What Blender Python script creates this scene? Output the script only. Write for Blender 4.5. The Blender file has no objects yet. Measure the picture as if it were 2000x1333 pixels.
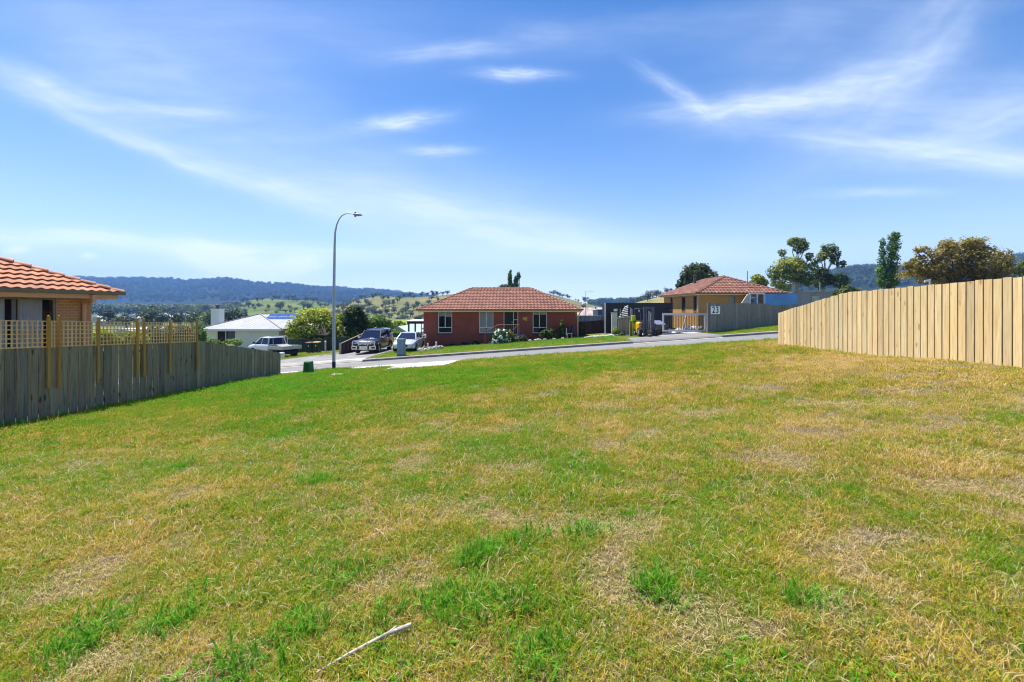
import bpy, bmesh, math, random
import numpy as np
from mathutils import Vector, Matrix, Euler, noise
R = math.radians
random.seed(7); rng = np.random.default_rng(7)
SC = bpy.context.scene
COL = SC.collection
F, EYE, HOR = 885.0, 1.55, 602.0          # focal length in photo pixels, eye height, horizon row
def PX(px, Y): return (px - 1000.0) / F * Y
def PZ(py, Y): return EYE - (py - HOR) / F * Y
def P(px, py, Y): return Vector((PX(px, Y), Y, PZ(py, Y)))

# ------------------------------------------------------------------ terrain
def sm(e0, e1, x):
    t = np.clip((x - e0) / (e1 - e0), 0, 1); return t * t * (3 - 2 * t)
ROAD0, ROAD1 = 24.0, 30.0
def gz(x, y):
    x = np.asarray(x, float); y = np.asarray(y, float)
    yc = np.clip(y, 0, 24)
    a = -(0.0091 * yc + 0.00146 * yc * yc)
    a = a - 0.027 * np.clip(y - 24, 0, 6) - 0.010 * np.clip(y - 30, 0, 15)
    a = a - 6.6 * sm(45, 260, y) + 4.6 * sm(450, 1400, y)
    b = 0.068 * np.clip(x, -28, 45) * (1 - sm(70, 260, y)) * (1 - .6 * sm(45, 200, np.abs(x)))
    z = a + b
    z = z + 0.16 * np.exp(-(((x - 10.2) / 2.6) ** 2 + ((y - 16.6) / 3.0) ** 2))
    z = z - 0.12 * ((y > 23.99) & (y < 30.01))
    return z
def G(x, y): return float(gz(x, y))

# ------------------------------------------------------------------ mesh builder
class MB:
    def __init__(s): s.v = []; s.f = []; s.m = []; s.r = []; s.M = None; s.cur = 0.5
    def add(s, vs, fs, mi=0, r=None):
        o = len(s.v)
        if s.M is not None: vs = [s.M @ Vector(v) for v in vs]
        s.v += [tuple(v) for v in vs]
        for f in fs: s.f.append(tuple(i + o for i in f)); s.m.append(mi); s.r.append(s.cur if r is None else r)
    def box(s, x0, x1, y0, y1, z0, z1, mi=0, r=None):
        s.add([(x0,y0,z0),(x1,y0,z0),(x1,y1,z0),(x0,y1,z0),(x0,y0,z1),(x1,y0,z1),(x1,y1,z1),(x0,y1,z1)],
              [(0,3,2,1),(4,5,6,7),(0,1,5,4),(1,2,6,5),(2,3,7,6),(3,0,4,7)], mi, r)
    def hexa(s, lo, hi, mi=0, r=None):
        n = len(lo); s.add(list(lo) + list(hi), [tuple(range(n))[::-1], tuple(range(n, 2*n))] + [(i, (i+1) % n, n + (i+1) % n, n + i) for i in range(n)], mi, r)
    def cbox(s, c, sx, sy, sz, bev=0.0, mi=0, r=None):
        # box with chamfered vertical edges and top
        x, y, z = c; a, b = sx/2, sy/2; k = bev
        ring = lambda a, b, k, z: [(x-a+k,y-b,z),(x+a-k,y-b,z),(x+a,y-b+k,z),(x+a,y+b-k,z),(x+a-k,y+b,z),(x-a+k,y+b,z),(x-a,y+b-k,z),(x-a,y-b+k,z)]
        if k <= 0: s.box(x-a,x+a,y-b,y+b,z,z+sz,mi,r); return
        rs = [ring(a-k*.6,b-k*.6,k*.7,z), ring(a,b,k,z+k), ring(a,b,k,z+sz-k), ring(a-k*.6,b-k*.6,k*.7,z+sz)]
        s.loft(rs, mi, r)
    def loft(s, rings, mi=0, r=None, caps=True, closed=True):
        n = len(rings[0]); vs = [v for q in rings for v in q]; fs = []
        for i in range(len(rings)-1):
            for j in range(n if closed else n-1):
                k = (j+1) % n; fs.append((i*n+j, i*n+k, (i+1)*n+k, (i+1)*n+j))
        if caps and closed: fs.append(tuple(range(n))[::-1]); fs.append(tuple(range((len(rings)-1)*n, len(rings)*n)))
        s.add(vs, fs, mi, r)
    def tube(s, pts, rad, n=8, mi=0, r=None, caps=True):
        pts = [Vector(p) for p in pts]
        if not hasattr(rad, '__len__'): rad = [rad]*len(pts)
        rings = []; up = None
        for i, p in enumerate(pts):
            d = (pts[min(i+1, len(pts)-1)] - pts[max(i-1, 0)]).normalized()
            if up is None:
                up = Vector((0,0,1)) if abs(d.z) < .9 else Vector((1,0,0))
            a = d.cross(up).normalized(); b = a.cross(d).normalized(); up = b
            rings.append([tuple(p + (a*math.cos(2*math.pi*k/n) + b*math.sin(2*math.pi*k/n))*rad[i]) for k in range(n)])
        s.loft(rings, mi, r, caps)
    def lathe(s, c, prof, axis='z', n=16, mi=0, r=None):
        # prof: (radius, along)
        rings = []
        for q, h in prof:
            ring = []
            for k in range(n):
                a = 2*math.pi*k/n; u, w = q*math.cos(a), q*math.sin(a)
                ring.append({'z': (c[0]+u, c[1]+w, c[2]+h), 'y': (c[0]+u, c[1]+h, c[2]+w), 'x': (c[0]+h, c[1]+u, c[2]+w)}[axis])
            rings.append(ring)
        s.loft(rings, mi, r)
    def prism(s, poly, axis, a0, a1, mi=0, r=None):
        m = {'x': lambda u, w, a: (a, u, w), 'y': lambda u, w, a: (u, a, w), 'z': lambda u, w, a: (u, w, a)}[axis]
        s.hexa([m(u, w, a0) for u, w in poly], [m(u, w, a1) for u, w in poly], mi, r)
    def build(s, name, mats, parent=None, smooth=False, world=True, fix=True):
        if not isinstance(mats, (list, tuple)): mats = [mats]
        me = bpy.data.meshes.new(name)
        vs = s.v
        top = parent
        while top is not None and top.parent is not None: top = top.parent
        if world and top is not None:
            inv = Matrix.LocRotScale(top.location, top.rotation_euler, top.scale).inverted()
            vs = [tuple(inv @ Vector(v)) for v in vs]
        me.from_pydata(vs, [], s.f)
        for m in mats: me.materials.append(m)
        if len(mats) > 1: me.polygons.foreach_set('material_index', s.m)
        a = me.attributes.new('rnd', 'FLOAT', 'FACE'); a.data.foreach_set('value', s.r)
        if fix:
            bm = bmesh.new(); bm.from_mesh(me); bmesh.ops.recalc_face_normals(bm, faces=bm.faces); bm.to_mesh(me); bm.free()
        if smooth:
            me.polygons.foreach_set('use_smooth', [True]*len(me.polygons))
            if smooth != 'all': me.set_sharp_from_angle(angle=R(40))
        me.update()
        o = bpy.data.objects.new(name, me); COL.objects.link(o)
        if parent is not None: o.parent = parent
        return o
def tag(o, label=None, cat=None, group=None, kind=None):
    for k, v in (('label', label), ('category', cat), ('group', group), ('kind', kind)):
        if v: o[k] = v
    return o
def thing(name, label, cat, loc=(0,0,0), rz=0.0, group=None):
    o = bpy.data.objects.new(name, None); COL.objects.link(o); o.empty_display_size = .2
    o.location = loc; o.rotation_euler = (0,0,rz)
    return tag(o, label, cat, group)
def copy_tree(o, parent=None):
    c = o.copy(); COL.objects.link(c); c.parent = parent
    for ch in list(o.children): copy_tree(ch, c)
    return c

# ------------------------------------------------------------------ materials
def newmat(name):
    m = bpy.data.materials.new(name); m.use_nodes = True
    nt = m.node_tree; return m, nt, nt.nodes['Principled BSDF']
def N(nt, t, **kw):
    n = nt.nodes.new(t)
    for k, v in kw.items():
        if k in n.inputs.keys(): n.inputs[k].default_value = v
        else: setattr(n, k, v)
    return n
def L(nt, a, b): nt.links.new(a, b)
def math_(nt, op, a, b=None, c=None, clamp=False):
    n = nt.nodes.new('ShaderNodeMath'); n.operation = op; n.use_clamp = clamp
    for i, v in enumerate((a, b, c)):
        if v is None: continue
        if isinstance(v, (int, float)): n.inputs[i].default_value = v
        else: nt.links.new(v, n.inputs[i])
    return n.outputs[0]
def mixc(nt, f, a, b, mode='MIX'):
    n = nt.nodes.new('ShaderNodeMix'); n.data_type = 'RGBA'; n.blend_type = mode
    for s, v in ((n.inputs[0], f), (n.inputs[6], a), (n.inputs[7], b)):
        if isinstance(v, (int, float)): s.default_value = v
        elif isinstance(v, (tuple, list)): s.default_value = (*v[:3], 1)
        else: nt.links.new(v, s)
    return n.outputs[2]
def ramp(nt, f, stops):
    n = nt.nodes.new('ShaderNodeValToRGB'); e = n.color_ramp.elements
    while len(e) > 1: e.remove(e[-1])
    e[0].position = stops[0][0]; e[0].color = (*stops[0][1], 1)
    for p, c in stops[1:]: q = e.new(p); q.color = (*c, 1)
    nt.links.new(f, n.inputs[0]); return n.outputs[0]
def noise_(nt, vec, scale, detail=3, rough=.55, out=0):
    n = nt.nodes.new('ShaderNodeTexNoise'); n.inputs['Scale'].default_value = scale
    n.inputs['Detail'].default_value = detail; n.inputs['Roughness'].default_value = rough
    if vec is not None: nt.links.new(vec, n.inputs['Vector'])
    return n.outputs[out]
def objco(nt): return nt.nodes.new('ShaderNodeTexCoord').outputs['Object']
def mapv(nt, vec, scale=(1,1,1), rot=(0,0,0), loc=(0,0,0), typ='POINT'):
    n = nt.nodes.new('ShaderNodeMapping'); n.vector_type = typ
    n.inputs['Location'].default_value = loc; n.inputs['Rotation'].default_value = rot; n.inputs['Scale'].default_value = scale
    nt.links.new(vec, n.inputs['Vector']); return n.outputs[0]
def bump(nt, h, strength, dist, bsdf):
    n = nt.nodes.new('ShaderNodeBump'); n.inputs['Strength'].default_value = strength; n.inputs['Distance'].default_value = dist
    nt.links.new(h, n.inputs['Height']); nt.links.new(n.outputs[0], bsdf.inputs['Normal'])
def attr(nt, name): 
    n = nt.nodes.new('ShaderNodeAttribute'); n.attribute_name = name; return n.outputs['Fac']
def mixt(a, b, t): return tuple(x*(1-t)+y*t for x, y in zip(a, b))
def mul(c, k): return tuple(min(1, x*k) for x in c)
def plain(name, c, rough=.6, metal=0.0, var=.18, scale=3.0, spec=.4, rvar=0.0, bmp=0.0, bscale=40, coat=0.0):
    m, nt, b = newmat(name); co = objco(nt)
    n = noise_(nt, co, scale, 5)
    col = ramp(nt, n, [(.3, mul(c, 1-var)), (.7, mul(c, 1+var))])
    if rvar:
        col = mixc(nt, math_(nt, 'MULTIPLY', attr(nt, 'rnd'), rvar), col, mul(c, .45))
    L(nt, col, b.inputs['Base Color'])
    b.inputs['Roughness'].default_value = rough; b.inputs['Metallic'].default_value = metal
    b.inputs['Specular IOR Level'].default_value = spec; b.inputs['Coat Weight'].default_value = coat
    if bmp: bump(nt, noise_(nt, co, bscale, 4), bmp, .02, b)
    return m
def wood(name, light, dark, knot, var=.5, grain=1.0, rough=.8, base_stain=None):
    m, nt, b = newmat(name); co = objco(nt); r = attr(nt, 'rnd')
    off = nt.nodes.new('ShaderNodeCombineXYZ')
    for i in range(3): L(nt, math_(nt, 'MULTIPLY', r, 37.0 + 11*i), off.inputs[i])
    va = nt.nodes.new('ShaderNodeVectorMath'); va.operation = 'ADD'; L(nt, co, va.inputs[0]); L(nt, off.outputs[0], va.inputs[1])
    v = va.outputs[0]
    g = noise_(nt, mapv(nt, v, (28, 28, 1.6)), 1.0*grain, 6, .65)
    g2 = noise_(nt, mapv(nt, v, (5, 5, .7)), 1.0, 3)
    col = ramp(nt, g, [(.36, dark), (.47, mul(light, .85)), (.62, light)])
    col = mixc(nt, math_(nt, 'MULTIPLY', ramp(nt, g2, [(.4, (0,0,0)), (.68, (1,1,1))]), .6), col, mul(dark, 1.2))
    # board to board tone
    tone = ramp(nt, r, [(0, (1-var*.5,)*3), (.35, (1, .95, .90)), (.55, (1-var*.3, 1-var*.25, 1-var*.2)), (.75, (.95, .97, .93)), (1, (1+var*.3, 1+var*.22, 1+var*.1))])
    col = mixc(nt, 1.0, col, tone, 'MULTIPLY')
    vo = nt.nodes.new('ShaderNodeTexVoronoi'); L(nt, mapv(nt, v, (5.5, 5.5, 1.7)), vo.inputs['Vector']); vo.inputs['Scale'].default_value = 1
    wob = math_(nt, 'ADD', vo.outputs['Distance'], math_(nt, 'MULTIPLY', noise_(nt, mapv(nt, v, (14,14,9)), 1), .25))
    k = ramp(nt, wob, [(.20, (1,1,1)), (.29, (0,0,0))])
    col = mixc(nt, math_(nt, 'MULTIPLY', k, .85), col, knot)
    L(nt, col, b.inputs['Base Color']); b.inputs['Roughness'].default_value = rough; b.inputs['Specular IOR Level'].default_value = .2
    bump(nt, g, .5, .004, b); return m
def brick(name, c1, c2, mortar, bw=.23, bh=.076, ms=.015):
    m, nt, b = newmat(name); co = objco(nt)
    s = nt.nodes.new('ShaderNodeSeparateXYZ'); L(nt, co, s.inputs[0])
    c = nt.nodes.new('ShaderNodeCombineXYZ'); L(nt, math_(nt, 'ADD', s.outputs[0], s.outputs[1]), c.inputs[0]); L(nt, s.outputs[2], c.inputs[1])
    t = nt.nodes.new('ShaderNodeTexBrick'); L(nt, c.outputs[0], t.inputs['Vector'])
    t.inputs['Color1'].default_value = (*c1, 1); t.inputs['Color2'].default_value = (*c2, 1); t.inputs['Mortar'].default_value = (*mortar, 1)
    t.inputs['Scale'].default_value = 1; t.inputs['Brick Width'].default_value = bw+.01; t.inputs['Row Height'].default_value = bh+.01
    t.inputs['Mortar Size'].default_value = ms; t.inputs['Bias'].default_value = 0; t.inputs['Mortar Smooth'].default_value = .2
    col = mixc(nt, noise_(nt, co, 1.3, 5), t.outputs['Color'], mul(c1, .72))
    col = mixc(nt, .25, col, mixc(nt, noise_(nt, co, 30, 3), mul(c1, .6), mul(c2, 1.3)))
    L(nt, col, b.inputs['Base Color']); b.inputs['Roughness'].default_value = .85; b.inputs['Specular IOR Level'].default_value = .25
    bump(nt, math_(nt, 'SUBTRACT', 1, t.outputs['Fac']), .6, .006, b); return m
def tile(name, c, pale, dark):
    m, nt, b = newmat(name); r = attr(nt, 'rnd'); co = objco(nt)
    col = ramp(nt, r, [(0, mul(c, .82)), (.3, c), (.65, mul(c, 1.15)), (.85, mul(c, .95)), (1, mixt(c, pale, .35))])
    n = noise_(nt, co, 9, 5, .7)
    col = mixc(nt, ramp(nt, n, [(.54, (0,0,0)), (.76, (.5,.5,.5))]), col, pale)
    n2 = noise_(nt, co, .8, 4, .7)
    col = mixc(nt, ramp(nt, n2, [(.5, (0,0,0)), (.75, (.6,.6,.6))]), col, dark)
    L(nt, col, b.inputs['Base Color']); b.inputs['Roughness'].default_value = .7; b.inputs['Specular IOR Level'].default_value = .3
    bump(nt, noise_(nt, co, 60, 3), .2, .005, b); return m
def leaf(name, stops, trans=.42, rough=.55, gain=1.7):
    stops = [(p, mul(c, gain)) for p, c in stops]
    m, nt, b = newmat(name); r = attr(nt, 'rnd')
    oi = nt.nodes.new('ShaderNodeObjectInfo')
    rr = math_(nt, 'ADD', r, math_(nt, 'MULTIPLY', math_(nt, 'SUBTRACT', oi.outputs['Random'], .5), .25), clamp=True)
    col = ramp(nt, rr, stops)
    L(nt, col, b.inputs['Base Color']); b.inputs['Roughness'].default_value = rough; b.inputs['Specular IOR Level'].default_value = .3
    tr = nt.nodes.new('ShaderNodeBsdfTranslucent'); L(nt, col, tr.inputs[0])
    mx = nt.nodes.new('ShaderNodeMixShader'); mx.inputs[0].default_value = trans
    L(nt, b.outputs[0], mx.inputs[1]); L(nt, tr.outputs[0], mx.inputs[2])
    L(nt, mx.outputs[0], nt.nodes['Material Output'].inputs[0]); return m
def glass(name, tint=(.02,.025,.03), clear=.7):
    m, nt, b = newmat(name)
    b.inputs['Base Color'].default_value = (*tint, 1); b.inputs['Roughness'].default_value = .03; b.inputs['Specular IOR Level'].default_value = .6
    co = objco(nt); bump(nt, noise_(nt, co, 1.3, 2), .12, .02, b)
    if clear > 0:
        t = nt.nodes.new('ShaderNodeBsdfTransparent'); mx = nt.nodes.new('ShaderNodeMixShader')
        fr = nt.nodes.new('ShaderNodeLayerWeight'); fr.inputs[0].default_value = .25
        f = math_(nt, 'MULTIPLY', math_(nt, 'SUBTRACT', 1, fr.outputs['Fresnel']), clear)
        L(nt, f, mx.inputs[0]); L(nt, b.outputs[0], mx.inputs[1]); L(nt, t.outputs[0], mx.inputs[2])
        L(nt, mx.outputs[0], nt.nodes['Material Output'].inputs[0])
    return m
def corrugated(name, c, axis=0, period=.19, rough=.5, metal=0.0, depth=.02, cut=.7):
    m, nt, b = newmat(name); co = objco(nt)
    s = nt.nodes.new('ShaderNodeSeparateXYZ'); L(nt, co, s.inputs[0])
    u = s.outputs[axis] if axis < 3 else math_(nt, 'ADD', s.outputs[0], s.outputs[1])
    w = math_(nt, 'SINE', math_(nt, 'MULTIPLY', u, 2*math.pi/period))
    h = math_(nt, 'SMOOTH_MIN', w, cut-1, .3)
    n = noise_(nt, mapv(nt, co, (1.2, 1.2, .5)), 1, 5)
    L(nt, ramp(nt, n, [(.3, mul(c, .8)), (.7, mul(c, 1.15))]), b.inputs['Base Color'])
    b.inputs['Roughness'].default_value = rough; b.inputs['Metallic'].default_value = metal
    bump(nt, w, .8, depth, b); return m
SUN_E, SKY_E, EXPO = 4.9, .118, 1.0
SKY_SAT, SKY_HUE, SKY_VAL = 1.40, .507, .71
CLOUD_COL = (3.9, 4.4, 5.2)
HAZE_D, HAZE_C = .00020, (.21, .47, 1.0)
CLOUDS = [
 (1450,212,170,22,5,.62,2.2), (1640,175,230,34,16,.42,1.8), (1800,90,330,70,42,.34,1.8), (1930,215,300,70,4,.36,1.8), (1800,292,330,22,-6,.42,2.2), (1960,310,220,26,2,.40,2.2), (1900,255,240,30,14,.26,2.0),
 (1330,185,90,16,-34,.40,2.0), (1010,150,80,13,1,.58,2.2), (780,243,85,16,8,.55,2.0), (775,252,40,9,-8,.4,2), (855,296,66,10,4,.42,2.0), (870,104,130,18,5,.36,2.0),
 (130,190,210,28,-13,.30,1.8), (60,160,160,24,-20,.24,1.6), (230,262,260,16,-21,.31,1.8), (480,345,280,24,-19,.30,1.8), (760,395,300,40,-12,.28,1.6), (960,440,330,44,-8,.36,1.6), (300,130,300,90,-14,.34,1.2), (480,45,460,70,-6,.20,1.2), (640,320,440,70,-12,.26,1.4), (330,215,150,12,-4,.3,2),
 (150,464,340,18,-4,.58,1.6), (520,487,320,14,-2,.36,1.6), (425,505,75,17,-5,1.5,2.6), (470,526,85,18,-4,1.2,2.6), (595,520,50,20,6,1.2,2.6), (45,486,24,9,0,1.2,2.6), (180,504,14,6,0,.9,2), (1720,380,120,11,3,.32,2),
 (1180,490,420,32,0,.34,1.4), (1060,60,90,30,0,.18,1.4), (1600,50,260,100,20,.22,1.1), (1250,60,200,40,8,.16,1.2),
]
# ================================================================== SETTING
def turf_fields(nt, blades=False):
    """green (0 straw .. 1 lush) and bare masks from the world position; shared by soil and blades"""
    pos = nt.nodes.new('ShaderNodeNewGeometry').outputs['Position']
    s = nt.nodes.new('ShaderNodeSeparateXYZ'); L(nt, pos, s.inputs[0])
    fl = nt.nodes.new('ShaderNodeCombineXYZ'); L(nt, s.outputs[0], fl.inputs[0]); L(nt, s.outputs[1], fl.inputs[1])
    p = fl.outputs[0]
    n1 = noise_(nt, p, .33, 3, .6); n2 = noise_(nt, p, 1.25, 4, .65); n3 = noise_(nt, p, 5.5, 3, .6)
    g = math_(nt, 'ADD', math_(nt, 'MULTIPLY', n1, .4), math_(nt, 'ADD', math_(nt, 'MULTIPLY', n2, .4), math_(nt, 'MULTIPLY', n3, .28)))
    def blob(cx, cy, rx, ry, k):
        m = mapv(nt, p, (rx, ry, 1), (0,0,0), (cx, cy, 0), 'TEXTURE')
        d = nt.nodes.new('ShaderNodeVectorMath'); d.operation = 'DOT_PRODUCT'; L(nt, m, d.inputs[0]); L(nt, m, d.inputs[1])
        return math_(nt, 'MULTIPLY', math_(nt, 'EXPONENT', math_(nt, 'MULTIPLY', d.outputs['Value'], -1)), k)
    for q in ((-2.0, 13.5, 7.0, 4.0, .105), (-8.5, 17, 3.5, 6, .10), (-1.0, 5.0, 4.0, 2.4, .03), (6.5, 7.0, 5.0, 5.0, -.06), (3.5, 9.0, 4.5, 2.5, -.025), (8.5, 11.5, 4, 3, -.045), (-3.2, 2.6, 2.0, 1.5, -.035),
              (10.0, 14, 3, 4, -.07), (5.0, 2.5, 2.5, 2.0, -.03), (0, 36, 14, 4, .14), (15, 36, 9, 4, .10), (2.5, 9.5, 3.0, 1.2, -.06)):
        g = math_(nt, 'ADD', g, blob(*q))
    b1 = noise_(nt, mapv(nt, p, (1,1,1), (0,0,0), (13.7, 4.2, 0)), 1.3, 5, .66)
    bare = math_(nt, 'ADD', b1, math_(nt, 'MULTIPLY', math_(nt, 'SUBTRACT', .54, g), .9))
    return p, g, bare
def soil_mat():
    m, nt, b = newmat('dry_turf_soil')
    p, g, bare = turf_fields(nt)
    f = math_(nt, 'ADD', math_(nt, 'MULTIPLY', noise_(nt, p, 22, 6, .75), .6), math_(nt, 'MULTIPLY', noise_(nt, mapv(nt, p, (60, 24, 1), (0,0,.5)), 1, 4, .7), .42)); f2 = noise_(nt, p, 70, 4, .75)
    thatch = ramp(nt, f, [(.36, (.05, .036, .016)), (.5, (.17, .125, .05)), (.66, (.44, .35, .18))])
    green = ramp(nt, f, [(.36, (.03, .04, .008)), (.53, (.09, .12, .018)), (.68, (.26, .27, .06))])
    col = mixc(nt, ramp(nt, g, [(.46, (0,0,0)), (.60, (1,1,1))]), thatch, green)
    dirt = ramp(nt, f2, [(.3, (.05, .037, .025)), (.55, (.145, .11, .072)), (.75, (.32, .26, .17))])
    col = mixc(nt, ramp(nt, bare, [(.55, (0,0,0)), (.64, (1,1,1))]), col, dirt)
    L(nt, col, b.inputs['Base Color']); b.inputs['Roughness'].default_value = .95; b.inputs['Specular IOR Level'].default_value = .1
    bump(nt, math_(nt, 'ADD', f, f2), .8, .02, b); return m
def blade_mat(name, kind):
    m, nt, b = newmat(name)
    p, g, bare = turf_fields(nt, True)
    oi = nt.nodes.new('ShaderNodeObjectInfo').outputs['Random']; r = attr(nt, 'rnd')
    j = math_(nt, 'ADD', math_(nt, 'MULTIPLY', math_(nt, 'SUBTRACT', oi, .5), .17), math_(nt, 'MULTIPLY', math_(nt, 'SUBTRACT', r, .5), .20))
    gg = math_(nt, 'ADD', g, j)
    if kind == 'turf':
        col = ramp(nt, gg, [(.32, (.72, .54, .26)), (.40, (.64, .45, .13)), (.46, (.52, .38, .045)), (.505, (.36, .34, .026)), (.56, (.24, .315, .02)), (.64, (.15, .335, .015)), (.80, (.09, .37, .014))])
    elif kind == 'clump':
        col = ramp(nt, r, [(0, (.06, .20, .012)), (.5, (.11, .36, .018)), (1, (.22, .42, .04))])
    else:
        col = ramp(nt, r, [(0, (.40, .30, .12)), (.5, (.58, .46, .23)), (1, (.74, .63, .38))])
    L(nt, col, b.inputs['Base Color']); b.inputs['Roughness'].default_value = .6; b.inputs['Specular IOR Level'].default_value = .08
    tr = nt.nodes.new('ShaderNodeBsdfTranslucent'); L(nt, col, tr.inputs[0])
    mx = nt.nodes.new('ShaderNodeMixShader'); mx.inputs[0].default_value = .45
    L(nt, b.outputs[0], mx.inputs[1]); L(nt, tr.outputs[0], mx.inputs[2]); L(nt, mx.outputs[0], nt.nodes['Material Output'].inputs[0]); return m
SOIL = soil_mat()

def valley_mat():
    m, nt, b = newmat('valley_ground'); co = objco(nt)
    n = noise_(nt, co, .006, 4); n2 = noise_(nt, co, .08, 4)
    col = ramp(nt, n, [(.4, (.06, .09, .025)), (.52, (.13, .19, .03)), (.6, (.24, .22, .08))])
    col = mixc(nt, n2, col, (.08, .09, .03)); L(nt, col, b.inputs['Base Color']); b.inputs['Roughness'].default_value = .9; return m
# --- the ground: one sheet out to the horizon
def grid_axis(lo, hi, step, far, growth):
    a = list(np.arange(lo, hi + 1e-6, step)); s = step; q = hi
    while q < far: s *= growth; q += s; a.append(q)
    return a
xs = grid_axis(-18, 18, .4, 4300, 1.16); xs = sorted(set([-x for x in xs if x > 18] + xs))
ys = sorted(set([-400, -150, -60, -25, -12, -6] + [round(v, 3) for v in grid_axis(-3, 48, .4, 3600, 1.13)] + [23.84, 24.0, 30.0, 30.16]))
ys = [min(y, 3950.0) for y in ys]; xs = [max(-5200.0, min(5200.0, x)) for x in xs]
ys = [y for y in ys if not (23.84 < y < 24.0 or 30.0 < y < 30.16)]
XX, YY = np.meshgrid(xs, ys); ZZ = gz(XX, YY)
bumpy = np.array([[noise.noise((x*.5, y*.5, 0))*.035 + noise.noise((x*1.7, y*1.7, 3))*.012 for x in xs] for y in ys])
ZZ = ZZ + np.where((YY < 23.5) & (YY > 0) & (np.abs(XX) < 18), bumpy, 0)
nx, ny = len(xs), len(ys)
me = bpy.data.meshes.new('ground')
me.from_pydata(np.stack([XX.ravel(), YY.ravel(), ZZ.ravel()], 1).tolist(), [], [(j*nx+i, j*nx+i+1, (j+1)*nx+i+1, (j+1)*nx+i) for j in range(ny-1) for i in range(nx-1)])
me.materials.append(SOIL); me.materials.append(valley_mat())
me.polygons.foreach_set('material_index', [1 if (ys[j] > 70 or abs(xs[i]) > 90) else 0 for j in range(ny-1) for i in range(nx-1)])
me.polygons.foreach_set('use_smooth', [True]*len(me.polygons))
o = bpy.data.objects.new('ground', me); COL.objects.link(o); tag(o, 'grassy sloping vacant block and the valley floor beyond it', 'ground', kind='structure')
ground_z = lambda x, y: G(x, y) + ((noise.noise((x*.5, y*.5, 0))*.035 + noise.noise((x*1.7, y*1.7, 3))*.012) if (0 < y < 23.5 and abs(x) < 18) else 0)

# --- sheets laid on the ground
def sheet(name, poly, mat, lift, label, cat, step=.8, thick=0.0):
    """poly: quad corners (x,y) counter-clockwise, draped on the terrain"""
    a, b, c, d = [Vector((*p, 0)) for p in poly]
    nu = max(1, int(max((b-a).length, (c-d).length)/step)); nv = max(1, int(max((d-a).length, (c-b).length)/step))
    mb = MB(); vs = []
    for j in range(nv+1):
        for i in range(nu+1):
            p = a.lerp(b, i/nu).lerp(d.lerp(c, i/nu), j/nv); vs.append((p.x, p.y, G(p.x, p.y)+lift))
    mb.add(vs, [(j*(nu+1)+i, j*(nu+1)+i+1, (j+1)*(nu+1)+i+1, (j+1)*(nu+1)+i) for j in range(nv) for i in range(nu)])
    o = mb.build(name, mat, fix=False); return tag(o, label, cat, kind='structure')
def asphalt_mat():
    m, nt, b = newmat('worn_asphalt'); co = objco(nt)
    n = noise_(nt, mapv(nt, co, (.08, .9, 1)), 1, 5, .6); f = noise_(nt, co, 45, 4, .7)
    col = ramp(nt, n, [(.3, (.135, .13, .125)), (.5, (.18, .175, .17)), (.7, (.225, .22, .212))])
    col = mixc(nt, .35, col, ramp(nt, f, [(.3, (.07, .07, .075)), (.7, (.30, .295, .285))]))
    cr = nt.nodes.new('ShaderNodeTexVoronoi'); cr.feature = 'DISTANCE_TO_EDGE'; cr.inputs['Scale'].default_value = .22
    wob = nt.nodes.new('ShaderNodeVectorMath'); wob.operation = 'ADD'; L(nt, co, wob.inputs[0]); L(nt, noise_(nt, co, .8, 4, .7, 1), wob.inputs[1]); L(nt, wob.outputs[0], cr.inputs['Vector'])
    k = ramp(nt, cr.outputs['Distance'], [(0, (1,1,1)), (.012, (0,0,0))])
    col = mixc(nt, math_(nt, 'MULTIPLY', k, .5), col, (.05, .05, .05))
    L(nt, col, b.inputs['Base Color']); b.inputs['Roughness'].default_value = .85; b.inputs['Specular IOR Level'].default_value = .3
    bump(nt, f, .5, .006, b); return m
ASPH = asphalt_mat()
CONC = plain('pale_concrete', (.47, .45, .42), .85, var=.16, scale=1.1, bmp=.3)
CONC3 = plain('worn_concrete', (.32, .31, .29), .9, var=.35, scale=.8, bmp=.4)
KERB = plain('weathered_kerb', (.21, .205, .195), .9, var=.3, scale=1.6, bmp=.4)
CONC2 = plain('grey_concrete', (.20, .195, .185), .9, var=.3, scale=.9, bmp=.4)
sheet('road', [(-75, ROAD0), (75, ROAD0), (75, ROAD1), (-75, ROAD1)], ASPH, .006, 'grey asphalt street crossing behind the vacant block', 'road', 1.2)
def kerb(name, x0, x1, y0, y1, z_of, h0, h1, label, mat=KERB):
    mb = MB(); n = max(2, int((x1-x0)/1.2)); rings = []
    for i in range(n+1):
        x = x0 + (x1-x0)*i/n; z = z_of(x)
        rings.append([(x, y0, z-.25), (x, y1, z-.25), (x, y1, z+h1), (x, y1 - (y1-y0)*.12, z+h1+.012), (x, y0+(y1-y0)*.12, z+h0+.012), (x, y0, z+h0)])
    mb.loft(rings); o = mb.build(name, mat); return tag(o, label, 'kerb', kind='structure')
zf = lambda x: G(x, 30.5)                    # verge level beyond the road
kerb('kerb', -9.9, 8.0, 29.98, 30.34, zf, .02, .035, 'concrete kerb in front of the red brick house')
kerb('kerb', 13.9, 75, 29.98, 30.34, zf, .02, .035, 'concrete kerb below the fence with the number sign')
kerb('kerb', -75, -24, 29.98, 30.34, zf, .02, .035, 'concrete kerb in front of the white house')
zn = lambda x: G(x, 23.7)
kerb('kerb', -75, -8.3, 23.62, 24.02, zn, .0, .005, 'concrete kerb beside the street lamp', CONC)
kerb('kerb', -2.6, 75, 23.62, 24.02, zn, .0, .005, 'concrete kerb along the vacant block', CONC)
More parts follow.
